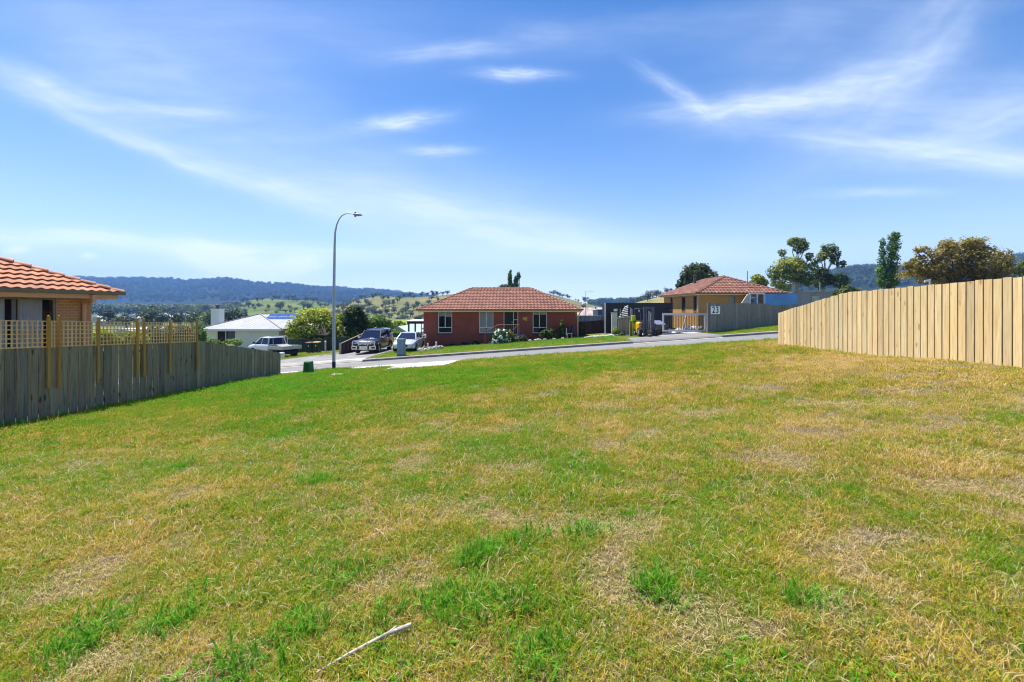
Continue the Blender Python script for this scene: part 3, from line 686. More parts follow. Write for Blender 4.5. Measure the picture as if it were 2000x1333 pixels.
mb = MB(); mb.box(-13.06, -12.98, 14.02, 14.16, 1.72, 1.96); mb.tube([(-13.02,14.1,1.8),(-13.25,14.22,1.72),(-13.43,14.22,1.70),(-13.43,14.22,-1.6)], .055, 8); mb.build('downpipe', PEACH, NH)
# window (faces +X)
BRZ = plain('bronze_window_frame', (.22, .18, .13), .4, var=.1)
mb = MB(); xa, xb = wx-.08, wx-.02
mb.box(xa, xb, ny0, ny1, nwz0, nwz0+.05); mb.box(xa, xb, ny0, ny1, nwz1-.05, nwz1)
for y in (ny0+.025, 12.43, ny1-.03): mb.box(xa+.004, xb-.004 if y == 12.43 else xb, y-.03, y+.03, nwz0+.05, nwz1-.05)
fr = mb.build('window', BRZ, NH)
mb = MB(); mb.box(wx-.06, wx-.052, ny0+.03, ny1-.03, nwz0+.03, nwz1-.03); mb.build('pane', glass('near_window_glass', (.03,.035,.04), .88), fr)
for a, b in ((10.4, 12.22), (12.40, 13.2)):
    mb = MB(); n = 60; rings = []
    for i in range(n+1):
        u = a+(b-a)*i/n; q = wx-.2+.03*math.sin(i*1.5)+.012*math.sin(i*.6); rings.append([(q, u, nwz0-.1), (q, u, nwz1)])
    mb.loft(rings, caps=False, closed=False); mb.build('curtain', CURT, fr, smooth='all', fix=False)
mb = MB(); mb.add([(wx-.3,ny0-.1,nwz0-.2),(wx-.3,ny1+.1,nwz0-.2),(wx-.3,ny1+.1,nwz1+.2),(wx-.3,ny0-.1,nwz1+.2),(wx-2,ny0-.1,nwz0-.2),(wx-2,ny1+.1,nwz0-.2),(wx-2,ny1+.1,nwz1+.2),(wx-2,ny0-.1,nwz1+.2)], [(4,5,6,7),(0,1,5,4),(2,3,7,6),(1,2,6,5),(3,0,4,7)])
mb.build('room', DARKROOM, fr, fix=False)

# ---------------------------------------------------------------- white house with metal roof at the left
WH = thing('white_house', 'white rendered house with pale metal roof and solar panels', 'house', (PX(470,48), 49, G(-25,48)))
WREN = plain('white_render', (.66, .70, .66), .7, var=.05, scale=.8)
yw = 46.0; X0, X1 = PX(402,yw), PX(545,yw); zt = PZ(642, yw)
wn0, wn1, wz0, wz1 = PX(423,yw), PX(460.5,yw), -2.6, PZ(643.5,yw)
mb = MB(); wall_y(mb, X0, X1, -3.8, zt, yw, [(wn0, wn1, wz0, wz1)])
X2 = PX(570, yw)
mb.add([(X0,yw,-3.8),(X0,yw+8,-3.8),(X0,yw+8,zt),(X0,yw,zt),(X1,yw,-3.8),(X1,yw+1.6,-3.8),(X1,yw+1.6,zt),(X1,yw,zt)], [(0,1,2,3),(4,5,6,7)])
mb.add([(X1,yw+1.6,-3.8),(X2+2,yw+1.6,-3.8),(X2+2,yw+1.6,zt),(X1,yw+1.6,zt)], [(0,1,2,3)]); mb.add([(X2+2,yw+1.6,-3.8),(X2+2,yw+8,-3.8),(X2+2,yw+8,zt),(X2+2,yw+1.6,zt)], [(0,1,2,3)])
mb.build('wall', WREN, WH, fix=False)
window_y(WH, wn0, wn1, wz0, wz1, yw, ALU, GLASS, [(PX(440.5,yw), wz0, wz1)], [], fw=.07, curtains=(plain('blue_grey_curtain', (.32, .40, .52), .9), [(PX(443,yw), wn1-.1)]))
WROOF = corrugated('pale_metal_roof', (.26, .265, .26), 0, .38, .45, .0, .012)
za = zt-.02; r0 = Vector((PX(508,50.5), 50.5, PZ(614,50.5))); r1 = Vector((PX(590,50.5), 50.5, PZ(614,50.5)))
xa, xb, ya, yb = PX(387,45.4), PX(549,45.4), 45.4, 55.0; xc = X2+2.6
mb = MB()
def slab_roof(mb, pts, t=.06):
    mb.hexa([(p[0],p[1],p[2]-t) for p in pts], [tuple(p) for p in pts])
slab_roof(mb, [(xa,ya,za),(xb,ya,za),r0]) ; slab_roof(mb, [(xb,ya,za),(xb+.6,yw+1.1,za+.02),(xc,yw+1.1,za+.02),r1,r0]); slab_roof(mb, [(xa,yb,za),(xa,ya,za),r0]); slab_roof(mb, [(xc,yb,za),(xa,yb,za),r0,r1]); slab_roof(mb, [(xc,yw+1.1,za+.02),(xc,yb,za),r1])
rf = mb.build('roof', WROOF, WH)
mb = MB(); mb.tube([(xb,ya,za+.02), r0+Vector((0,0,.03))], .06, 6); mb.tube([(xa,ya,za+.02), r0+Vector((0,0,.03))], .06, 6); mb.tube([r0+Vector((0,0,.03)), r1+Vector((0,0,.03))], .06, 6); mb.build('ridge_caps', WROOF, rf)
mb = MB(); mb.box(xa-.05, xb+.05, ya-.10, ya-.005, za-.22, za-.02); mb.box(xb, xb+.08, ya-.005, yw+1.0, za-.22, za-.02); mb.box(xb+.08, xc, yw+1.0, yw+1.09, za-.22, za-.02); mb.build('gutter', plain('white_gutter', (.62,.64,.64), .4, var=.05), WH)
mb = MB(); mb.box(xa, X1+.4, ya, yw, za-.2, za-.17); mb.build('soffit', WREN, WH)
cx0, cx1 = PX(416.5,49), PX(432.5,49); cz = PZ(605,49)
mb = MB(); mb.box(cx0, cx1, 48.6, 49.5, za, cz); mb.box(cx0-.04, cx1+.04, 48.56, 49.54, cz, cz+.08); ch = mb.build('chimney', WREN, WH)
mb = MB(); cm = (cx0+cx1)/2; mb.lathe((cm,49.05,cz+.08), [(.17,0),(.17,.16),(.14,.17),(.14,.26),(.26,.27),(.20,.40),(.02,.46)], 'z', 12); mb.build('cowl', plain('dark_cowl_steel', (.08,.07,.07), .4, .6), ch)
# solar panels on the right-hand front slope
SOL = plain('solar_cells', (.03, .07, .24), .12, var=.2, spec=.8, coat=.5)
A_ = Vector((xb+.6, yw+1.1, za+.02)); B_ = Vector((xc, yw+1.1, za+.02)); nrm = (B_-A_).cross(r1-A_).normalized(); nrm = nrm if nrm.z > 0 else -nrm
up_ = (r1-B_); up_ = Vector((0, up_.y, up_.z)).normalized()
sp = MB(); frm = MB()
p0 = Vector((PX(530,50.3), 50.3, PZ(615.5,50.3)))
for i in range(3):
    a = p0 + Vector((1.15*i, 0, 0)) + nrm*.12; hgt = 2.6
    q = [a, a+Vector((1.1,0,0)), a+Vector((1.1,0,0))-up_*hgt, a-up_*hgt]
    sp = MB(); lines_ = []; sp.hexa([v for v in q], [v+nrm*.035 for v in q])
    for k in range(1, 3):
        frm = MB(); c = a-up_*hgt*k/3; frm.hexa([c+nrm*.037, c+Vector((1.1,0,0))+nrm*.037, c+Vector((1.1,0,0))-up_*.03+nrm*.037, c-up_*.03+nrm*.037], [v+nrm*.003 for v in (c+nrm*.037, c+Vector((1.1,0,0))+nrm*.037, c+Vector((1.1,0,0))-up_*.03+nrm*.037, c-up_*.03+nrm*.037)])
        lines_.append(frm)
    so_ = sp.build('solar_panel', SOL, WH)
    for f_ in lines_: f_.build('grid_line', ALU, so_)

# ---------------------------------------------------------------- yellow brick house behind the numbered fence
BYEL = brick('yellow_brick', (.50, .25, .075), (.60, .33, .115), (.36, .23, .11), bh=.085)
YH = thing('yellow_house', 'yellow brick house with brown tile roof behind the numbered fence', 'house', (20, 43.5, G(19,43)))
vx0, vx1, vy0, vy1 = 16.1, 23.0, 39.0, 48.0; vz0, vz1 = -.8, 2.74
yw_s = [(36.5,37.1),]
mb = MB()
side = []  # windows on the wall facing -X : (ya, yb, za, zb)
for pa, pb in ((1309.5,1313.5), (1331.5,1338.5), (1354.5,1360.5)):
    y_b, y_a = vx0*885/(pa-1000), vx0*885/(pb-1000); side.append((y_a, y_b, 1.28, 2.62))
ys_ = sorted({vy0, vy1, *[s_[0] for s_ in side], *[s_[1] for s_ in side]})
for i in range(len(ys_)-1):
    cy = (ys_[i]+ys_[i+1])/2
    zr = [(vz0, vz1)] if not any(s_[0] < cy < s_[1] for s_ in side) else [(vz0, 1.28), (2.62, vz1)]
    for za_, zb_ in zr: mb.add([(vx0,ys_[i],za_),(vx0,ys_[i+1],za_),(vx0,ys_[i+1],zb_),(vx0,ys_[i],zb_)], [(0,1,2,3)])
fw0, fw1 = PX(1423.5,39), PX(1436.5,39)
wall_y(mb, vx0, vx1, vz0, vz1, vy0, [(fw0, fw1, 1.3, 2.62)])
mb.add([(vx1,vy0,vz0),(vx1,vy1,vz0),(vx1,vy1,vz1),(vx1,vy0,vz1)], [(0,1,2,3)]); mb.add([(vx0,vy1,vz0),(vx1,vy1,vz0),(vx1,vy1,vz1),(vx0,vy1,vz1)], [(0,1,2,3)])
mb.build('wall', BYEL, YH, fix=False)
window_y(YH, fw0, fw1, 1.3, 2.62, 39.0, BRZ, GLASS, [], [1.95], fw=.05, blind=BLIND, blind_to=[(fw0+.05, fw1-.05, 1.35)])
for a, b, c, d in side:
    mb = MB(); x = vx0+.05
    mb.box(x, x+.06, a, b, c, c+.05); mb.box(x, x+.06, a, b, d-.05, d); mb.box(x, x+.06, a, a+.05, c+.05, d-.05); mb.box(x, x+.06, b-.05, b, c+.05, d-.05)
    f_ = mb.build('window', BRZ, YH)
    mb = MB(); mb.box(x+.03, x+.04, a+.04, b-.04, c+.04, d-.04); mb.build('pane', GLASS, f_)
    mb = MB(); mb.box(x+.10, x+.12, a+.1, a+(b-a)*.62, c, d); mb.build('curtain', plain('green_grey_curtain', (.42,.48,.42), .9), f_)
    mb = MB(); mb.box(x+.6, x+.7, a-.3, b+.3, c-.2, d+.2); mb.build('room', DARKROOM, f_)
    mb = MB(); mb.box(vx0-.03, vx0+.05, a-.03, b+.03, c-.07, c-.003); mb.build('sill', plain('yellow_sill', (.25,.13,.06), .8), f_)
TILE_Y = tile('faded_brown_tile', (.215, .09, .06), (.50, .37, .29), (.11, .06, .05))
hip_roof(YH, 15.72, 23.4, 38.5, 48.6, 2.83, 2, (19.4, 41.4, 4.42), (19.4, 45.6, 4.42), TILE_Y, plain('dark_ridge_tile', (.20, .095, .07), .7, var=.3, rvar=.3), fine=(1,0,0,1))
mb = MB(); mb.box(15.80, 23.3, 38.58, 38.61, 2.66, 2.83); mb.box(15.80, 15.83, 38.61, 48.5, 2.66, 2.83); mb.box(15.83, 23.3, 38.61, 39.0, 2.70, 2.71); mb.box(15.83, 16.1, 39.0, 48.5, 2.70, 2.71); mb.build('fascia', CREAM, YH)
mb = MB(); mb.prism([(38.45,2.76),(38.44,2.87),(38.57,2.87),(38.57,2.75)], 'x', 15.66, 23.45); mb.prism([(15.66,2.76),(15.65,2.87),(15.79,2.87),(15.79,2.75)], 'y', 38.57, 48.6); mb.build('gutter', RUST, YH)
mb = MB(); mb.tube([(15.9,38.75,2.72),(16.04,38.95,2.5),(16.04,39.06,2.4),(16.04,39.06,-.4)], .05, 8); mb.build('downpipe', plain('tan_downpipe', (.55,.42,.27), .5), YH)
mb = MB(); fx, fy = 18.4, 45.6; mb.lathe((fx,fy,3.9), [(.14,0),(.14,.85),(.18,.87),(.18,.95),(.03,1.0)], 'z', 10); mb.build('flue', plain('dark_flue', (.09,.06,.055), .5), YH)
mb = MB(); ax, ay = PX(1460,39.5), 39.5; mb.tube([(ax,ay,2.6),(ax,ay,PZ(529.5,ay))], [.045,.03], 6)
mb.tube([(ax,ay,3.6),(ax+.03,ay-.4,2.9)], .015, 5); tag(mb.build('antenna_mast', plain('weathered_pipe', (.30,.25,.23), .5, .3)), 'thin antenna mast rising in front of the brown tiled roof', 'mast')
# ================================================================== FENCES, SHEDS, STREET THINGS
W_GREY = wood('weathered_grey_paling', (.35, .285, .19), (.165, .135, .09), (.045, .034, .022), var=.65)
W_PINE = wood('fresh_pine_paling', (.84, .65, .36), (.60, .42, .18), (.38, .21, .08), var=.5)
W_LATT = wood('trellis_pine', (.84, .60, .30), (.62, .40, .17), (.28, .15, .06), var=.25)
W_POST = wood('treated_stake', (.53, .30, .065), (.36, .19, .04), (.14, .07, .02), var=.3)
W_BRN = wood('brown_stain_and_gap_shade', (.085, .047, .036), (.045, .026, .02), (.02, .012, .01), var=.8)  # stained brown fences; also the shade colour behind paling gaps
W_BLUE = wood('silvered_paling', (.30, .27, .245), (.16, .145, .135), (.05, .045, .04), var=.55)
def palings(mb, pts, top_of, w, gap=.004, t=.018, lap=0.0, jitter=.012, into=.06, nrm=None):
    """boards along a polyline of (x,y), top height from top_of(distance), following the ground"""
    pts = [Vector((*p, 0)) for p in pts]; d0 = 0
    for a, b in zip(pts[:-1], pts[1:]):
        L_ = (b-a).length; d = (b-a).normalized(); n = nrm or Vector((d.y, -d.x, 0)); k = int(L_/w)
        for i in range(k):
            s0, s1 = i*L_/k, (i+1)*L_/k-gap; p, q = a+d*s0, a+d*s1; off = n*(lap if i % 2 else 0) + n*random.uniform(-.002, .002)
            z0, z1 = G(p.x,p.y)-into, G(q.x,q.y)-into; h0, h1 = top_of(d0+s0), top_of(d0+s1); j = random.uniform(-jitter, jitter); tl = random.uniform(-.004, .004)
            mb.hexa([(*(p+off).xy,z0), (*(q+off).xy,z1), (*(q+off-n*t).xy,z1), (*(p+off-n*t).xy,z0)],
                    [(*(p+off+d*tl).xy,h0+j), (*(q+off+d*tl).xy,h1+j), (*(q+off-n*t+d*tl).xy,h1+j), (*(p+off-n*t+d*tl).xy,h0+j)], 0, random.random())
        d0 += L_
def rails(mb, pts, hs, n_off, w=.05, h=.075, r=.4):
    for hh in hs:
        for a, b in zip(pts[:-1], pts[1:]):
            a_, b_ = Vector((*a, hh(a))), Vector((*b, hh(b))); d = Vector((b_.x-a_.x, b_.y-a_.y, 0)).normalized(); n = Vector((d.y,-d.x,0))
            lo = [a_+n*n_off, b_+n*n_off, b_+n*(n_off-w), a_+n*(n_off-w)]; mb.hexa(lo, [v+Vector((0,0,h)) for v in lo], 0, r)
# ---- left fence
LF = thing('paling_fence', 'weathered grey timber paling fence stepping down beside the lawn', 'fence', (-10.5, 12, G(-10.5, 12)))
def ltop(d):     # distance along from y = 3
    y = 3+d
    if y < 9.3: return .73 + (9.3-y)*.05
    if y < 15.35: return .73 + (.43-.73)*(y-9.3)/6.05
    return .43 + (-.49-.43)*(y-15.35)/(20.55-15.35)
mb = MB(); palings(mb, [(-10.5, 3), (-10.5, 20.55)], ltop, .2254, gap=.026, jitter=.014); mb.build('paling', W_GREY, LF)
mb = MB()
for i in range(78):
    y = 3+17.55*(i+1)/78; mb.box(-10.545, -10.53, y-.05, y+.05, G(-10.5,y)-.05, ltop(y-3)-.03, r=random.random()*.4)
mb.build('gap_shade_backing', W_BRN, LF)  # backing boards coloured dark so the gaps between palings look shaded
mb = MB(); ps = [(-10.5, y) for y in (3, 6, 9.3, 12, 15.35, 18, 20.5)]
rails(mb, ps, [lambda p: ltop(p[1]-3)-.25, lambda p: G(*p)+.25], -.02); mb.build('rail', W_GREY, LF)
for y in (5.6, 8.0, 10.4, 12.8, 15.2, 17.6, 20.45):
    mb = MB(); mb.box(-10.66, -10.575, y-.05, y+.05, G(-10.6,y)-.2, ltop(y-3)-.06, r=random.random()); mb.build('post', W_GREY, LF)
# trellis screwed onto it
def ttop(y): return 1.30 + (1.05-1.30)*(y-9.3)/5.95
def tbot(y): return ltop(y-3)-.03
panels = [(7.3, 10.32), (10.56, 12.64), (12.80, 15.1)]
lst = sorted([7.3, 10.40, 10.42, 12.62, 12.86, 15.08])
for a, b in ((7.3, 10.32), (10.36, 12.66), (12.72, 15.1)):
    mb = MB(); n = int((b-a)/.102)
    for i in range(n+1):
        y = a + (b-a-.022)*i/n; mb.hexa([(-10.478,y,tbot(y)),(-10.478,y+.023,tbot(y)),(-10.462,y+.023,tbot(y)),(-10.462,y,tbot(y))], [(-10.478,y,ttop(y)),(-10.478,y+.023,ttop(y)),(-10.462,y+.023,ttop(y)),(-10.462,y,ttop(y))], 0, random.random())
    for k in range(7):
        f = k/6
        lo = []
        for y in (a, b): 
            z = tbot(y)+.008+(ttop(y)-tbot(y)-.03)*f; lo.append(z)
        mb.hexa([(-10.496,a,lo[0]),(-10.496,b,lo[1]),(-10.480,b,lo[1]),(-10.480,a,lo[0])], [(-10.496,a,lo[0]+.022),(-10.496,b,lo[1]+.022),(-10.480,b,lo[1]+.022),(-10.480,a,lo[0]+.022)], 0, random.random())
    mb.build('trellis', W_LATT, LF)
for px, tp, bt in ((94.4,616,759),(115,616.7,757.8),(191.7,619.5,748),(267.5,621.7,737),(281,622,737),(332,623.5,730),(384.7,624,723)):
    y = 10.45*885/(1000-px); zt_, zb_ = PZ(tp,y), PZ(bt,y); mb = MB(); r_ = .031
    poly = [(-r_,zb_),(r_,zb_),(r_,zt_-.06),(r_*.55,zt_-.01),(0,zt_),(-r_*.55,zt_-.01),(-r_,zt_-.06)]
    mb.hexa([(-10.460,y+u,v) for u, v in poly], [(-10.425,y+u,v) for u, v in poly], 0, random.random()); mb.build('stake', W_POST, LF)
# ---- right fence
RF = thing('paling_fence', 'new golden pine paling fence sloping down at its far end', 'fence', (9.4, 10, G(9.4, 10)))
def rtop(d):     # from y = 16 backwards towards the camera
    y = 16-d
    return 1.985 + (1.385-1.985)*(y-12.8)/3.2 if y > 12.8 else (1.985 + (2.13-1.985)*(12.8-y)/4.5)
mb = MB(); palings(mb, [(9.4, 16.0), (9.4, 1.0)], rtop, .1735, gap=.027, lap=.0, jitter=.014, nrm=Vector((-1,0,0))); 
mb.build('paling', W_PINE, RF)
mb = MB()
for i in range(86):
    y = 16-15.0/86*(i+1)+.015
    z0, z1 = G(9.4,y)-.05, rtop(16-y)-.02; mb.box(9.428, 9.444, y-.05, y+.05, z0, z1, r=random.random()*.4)
mb.build('gap_shade_backing', W_BRN, RF)  # seam shade put into the colour: dark brown boards recessed behind the pine
mb = MB(); ps = [(9.4, y) for y in (16, 12.8, 9, 5, 1)]; rails(mb, ps, [lambda p: rtop(16-p[1])-.3, lambda p: G(*p)+.3], -.03); mb.build('rail', W_PINE, RF)
# ---- fence with the number sign
NF = thing('paling_fence', 'grey timber fence carrying the white number sign', 'fence', (17, 34.5, G(17, 34.5)))
fa, fb = Vector((14.28, 32.9, 0)), Vector((23.6, 37.9, 0))
mb = MB(); palings(mb, [fa.xy, fb.xy], lambda d: 1.93-.004*d, .20, gap=.003, jitter=.006); mb.build('paling', W_BLUE, NF)
mb = MB(); dd = (fb-fa).normalized(); nn = Vector((dd.y,-dd.x,0)); q = fa-dd*.005
mb.hexa([(*(q).xy,-.55),(*(q-dd*.09).xy,-.55),(*(q-dd*.09-nn*.10).xy,-.55),(*(q-nn*.10).xy,-.55)], [(*(q).xy,1.95),(*(q-dd*.09).xy,1.95),(*(q-dd*.09-nn*.10).xy,1.95),(*(q-nn*.10).xy,1.95)], 0, .2); mb.build('post', W_BLUE, NF)
# sign board with the number
sg = thing('house_number_sign', 'white rectangular number sign reading 23 on grey fence', 'sign', tuple(fa+dd*.68+nn*.03) )
sg.location.z = 1.39; sg.rotation_euler = (0, 0, math.atan2(dd.y, dd.x))
mb = MB(); mb.box(-.50, .50, -.012, .0, -.285, .285); mb.build('board', plain('white_sign_paint', (.90,.90,.90), .5, var=.02), sg, world=False)
cu = bpy.data.curves.new('numerals', 'FONT'); cu.body = '23'; cu.size = .66; cu.align_x = 'CENTER'; cu.align_y = 'CENTER'; cu.extrude = .004; cu.offset = .011; cu.space_character = 1.2
tmp = bpy.data.objects.new('tmp', cu); COL.objects.link(tmp); bpy.context.view_layer.update()
nm = bpy.data.meshes.new_from_object(tmp.evaluated_get(bpy.context.evaluated_depsgraph_get())); bpy.data.objects.remove(tmp)
nm.transform(Matrix.Translation((0, -.016, 0)) @ Matrix.Rotation(R(90), 4, 'X')); nm.materials.clear(); nm.materials.append(plain('navy_numeral', (.012, .016, .04), .5))
no = bpy.data.objects.new('numerals', nm); COL.objects.link(no); no.parent = sg
# ---- simple fences around
def simple_fence(label, pts, top, w, mat, cat='fence', name='paling_fence', post=None, gap=.003):
    F_ = thing(name, label, cat, (*pts[0], G(*pts[0]))); mb = MB()
    palings(mb, pts, top, w, gap=gap, jitter=.012); mb.build('paling' if 'paling' in name else 'panel', mat, F_)
    if post:
        for p in pts: mb = MB(); mb.box(p[0]-.06, p[0]+.06, p[1]-.02, p[1]+.12, G(*p)-.2, top(0)+.06); mb.build('post', post, F_)
    return F_
# dark brown between the two brick houses
x0_, x1_ = PX(1129,42), PX(1206,42); t0_, t1_ = PZ(629,42), PZ(624,42)
simple_fence('dark brown paling fence right of the red brick house', [(x0_,42),(x1_,42)], lambda d: t0_+(t1_-t0_)*d/(x1_-x0_), .16, W_BRN)
# brown fence beside the left driveway
ba, bb = Vector((-13.95, 37.0, 0)), Vector((-12.9, 43.2, 0))
BF = thing('paling_fence', 'short dark brown paling fence beside the dark blue pickup', 'fence', (*ba.xy, G(*ba.xy)))
mb = MB(); palings(mb, [ba.xy, bb.xy], lambda d: PZ(671.5,37) + d*.17, .15); mb.build('paling', W_BRN, BF)
mb = MB(); mb.box(ba.x-.14, ba.x+.02, ba.y-.1, ba.y, G(*ba.xy)-.2, PZ(671,37)+.03, r=.3); mb.build('post', plain('grey_post', (.30,.29,.25), .8, var=.2, scale=6), BF)
mb = MB(); rails(mb, [ba.xy, bb.xy], [lambda p: PZ(671.5,37)+ (Vector((*p,0))-ba).length*.17 + .0], .03, .07, .03, .9); mb.build('capping', plain('pale_capping', (.36,.32,.25), .8), BF)
# green steel fence
GREEN = corrugated('dark_green_steel', (.015, .045, .028), 0, .20, .45, .0, .02)
GF = thing('steel_fence', 'dark green steel panel fence behind the wheelie bins', 'fence', (PX(610,43.5), 43.5, G(-19,43.5)))
ga, gb, gc = PX(540,43.5), PX(640,43.5), PX(716,43.5)
for k, (a, b, zt_) in enumerate(((ga, gb, PZ(663,43.5)), (gb, gc, PZ(659,43.5)))):
    n = max(1, round((b-a)/2.4))
    for i in range(n):
        p, q = a+(b-a)*i/n, a+(b-a)*(i+1)/n; mb = MB(); lo = min(G(p,43.5), G(q,43.5))-.1
        m2 = 12; vs = []
        mb.box(p+.03, q-.03, 43.5, 43.53, lo, zt_-.05); mb.box(p+.03, q-.03, 43.47, 43.56, zt_-.05, zt_); mb.build('panel', GREEN, GF)
        mb = MB(); mb.box(p-.03, p+.03, 43.46, 43.57, lo-.1, zt_+.01); mb.build('post', GREEN, GF)
# pale blue-grey steel fence behind the brown one
BGS = corrugated('blue_grey_steel', (.30, .38, .46), 0, .42, .4, .0, .06)
xx0, xx1 = PX(1126,44.5), PX(1174,44.5); SF = thing('steel_fence', 'pale blue grey ribbed steel fence above the dark brown fence', 'fence', (xx0, 44.5, G(xx0,44.5)))
mb = MB(); mb.box(xx0, xx1, 44.5, 44.53, G(6,44.5)-.1, PZ(618,44.5)); mb.build('panel', BGS, SF)
mb = MB(); mb.box(xx0, xx1+.1, 44.46, 44.57, PZ(618,44.5), PZ(616.6,44.5)); mb.build('capping', CREAM, SF)
# black shed wall with its fittings
BLK = corrugated('black_wall_sheet', (.008, .011, .020), 0, .3, .6, .0, .006)
SB = thing('shed', 'long flat black shed behind the forklift', 'shed', (PX(1248,41), 42.5, G(11,41)))
sx0, sx1, szt = PX(1183,41), PX(1314,41), PZ(593,41)
mb = MB(); mb.box(sx0, sx1, 41, 42.6, -1.2, szt); mb.build('wall', BLK, SB)
mb = MB(); mb.box(sx0-.07, sx0-.003, 40.95, 41.1, -1.2, szt+.03); mb.build('corner_trim', plain('pale_trim', (.60,.66,.72), .4), SB)
mb = MB(); mb.box(sx0-.003, sx1+.05, 40.93, 42.7, szt+.001, szt+.05); mb.build('roof', plain('charcoal_flashing', (.03,.032,.036), .4), SB)
mb = MB(); a_, b_ = PX(1198,41), PX(1204.5,41); mb.box(a_, b_, 40.7, 40.997, PZ(608.5,41), PZ(603.5,41)); 
for k in range(4): mb.box(a_+.02, b_-.02, 40.69, 40.7, PZ(608.2,41)+.05*k+.01, PZ(608.2,41)+.05*k+.03)
mb.build('air_conditioner', plain('ac_white', (.50,.50,.48), .5), SB)
mb = MB(); mb.box(PX(1305.5,41), PX(1313,41), 40.85, 40.997, PZ(609,41), PZ(604,41)); mb.build('vent_box', plain('dark_vent', (.05,.05,.055), .5), SB)
# cream cabinet before it
mb = MB(); a_, b_ = PX(1195,40.3), PX(1205.5,40.3); zb_ = G(a_,40.3); mb.box(a_, b_, 40.3, 40.6, zb_-.1, PZ(612,40.3)); mb.box(a_-.03, b_+.03, 40.27, 40.63, PZ(612,40.3), PZ(611,40.3)); mb.box(a_+.06, b_-.06, 40.285, 40.3, PZ(622,40.3), PZ(613.4,40.3))
tag(mb.build('cabinet', plain('cream_cabinet_paint', (.55,.54,.47), .5)), 'cream metal cabinet standing against the black shed', 'cabinet')
# blue shed
BLU = corrugated('mid_blue_sheet', (.05, .14, .30), 0, .25, .45, .0, .01)
BS = thing('shed', 'mid blue steel shed with pale roof edge left of the black shed', 'shed', (PX(1176,47), 48, G(9,47)))
a_, b_ = PX(1168,47), PX(1190,47); mb = MB(); mb.box(a_, b_, 47, 50, -1.6, PZ(606,47)); mb.build('wall', BLU, BS)
mb = MB(); mb.hexa([(a_-.25,46.8,PZ(606,47)),(b_,46.8,PZ(604.5,47)),(b_,50.2,PZ(604.5,47)),(a_-.25,50.2,PZ(606,47))], [(a_-.25,46.8,PZ(604.6,47)),(b_,46.8,PZ(603,47)),(b_,50.2,PZ(603,47)),(a_-.25,50.2,PZ(604.6,47))]); mb.build('roof', plain('pale_blue_roof', (.5,.58,.66), .4), BS)
# speckled tiled roof far behind
def gable(name, label, px0, px1, pyw, pye, pyr, Y, depth, wallm, roofm, cat='house', group=None, front=False):
    x0, x1 = PX(px0,Y), PX(px1,Y); ze, zr = PZ(pye,Y), PZ(pyr,Y+depth/2 if not front else Y); zw = min(G(x0,Y), PZ(pyw,Y))-.3
    T = thing(name, label, cat, ((x0+x1)/2, Y+depth/2, zw+.3), group=group); mb = MB()
    mb.box(x0, x1, Y, Y+depth, zw, ze-.02); mb.build('wall', wallm, T)
    mb = MB(); o_ = .35
    if front: pr = [(x0-o_,ze-.1),((x0+x1)/2,zr),(x1+o_,ze-.1),(x1+o_-.05,ze-.22),((x0+x1)/2,zr-.15),(x0-o_+.05,ze-.22)]; mb.prism(pr, 'y', Y-o_, Y+depth+o_); mb.prism([(x0,ze-.02),(x1,ze-.02),((x0+x1)/2,zr-.16)], 'y', Y, Y+depth, 0)
    else: mb.prism([(Y-o_,ze-.1),(Y+depth/2,zr),(Y+depth+o_,ze-.1)], 'x', x0-o_, x1+o_)
    mb.build('roof', roofm, T); return T
def speckle():
    m, nt, b = newmat('speckled_tile'); co = objco(nt); n = noise_(nt, co, 3.2, 3, .8)
    L(nt, ramp(nt, n, [(.35, (.09,.06,.055)), (.5, (.27,.21,.19)), (.62, (.50,.45,.42))]), b.inputs['Base Color']); b.inputs['Roughness'].default_value = .8; return m
gable('house', 'distant house with speckled tile roof above the ribbed steel fence', 1112, 1186, 640, 618, 601, 56, 9, WREN, speckle())
mb = MB(); mb.tube([(PX(1163.5,55),55,-2),(PX(1163.5,55),55,PZ(600,55))], .09, 6); tag(mb.build('steel_pole', plain('black_pole', (.02,.02,.022), .5)), 'short black pole against the speckled tile roof', 'pole')
# TV antenna
TV = thing('tv_antenna', 'tall thin mast with television antennas beside the red house roof', 'antenna', (PX(1144,43),43,G(6,43))); STL = plain('dull_steel', (.33,.33,.35), .45, .5)
ax = PX(1144,43); mb = MB(); mb.tube([(ax,43,G(6,43)),(ax,43,PZ(568,43))], [.035,.02], 6); mb.build('mast', STL, TV)
mb = MB(); zt_ = PZ(571,43); mb.tube([(ax-.1,43,zt_),(ax+.75,43,zt_+.06)], .012, 5)
for k in range(7): mb.tube([(ax-.05+.12*k,42.75,zt_+.01*k),(ax-.05+.12*k,43.25,zt_+.01*k)], .008, 4)
mb.tube([(ax+.45,43,zt_+.03),(ax+.50,43,zt_+.2)], .01, 4); mb.build('aerial', STL, TV)
mb = MB(); z2 = PZ(597,43); mb.tube([(ax-.25,43,z2),(ax+.3,43,z2+.15)], .012, 5); mb.lathe((ax-.2,43.0,z2+.0), [(.01,0),(.15,.05),(.22,.12)], 'y', 10); mb.build('dish', STL, TV)
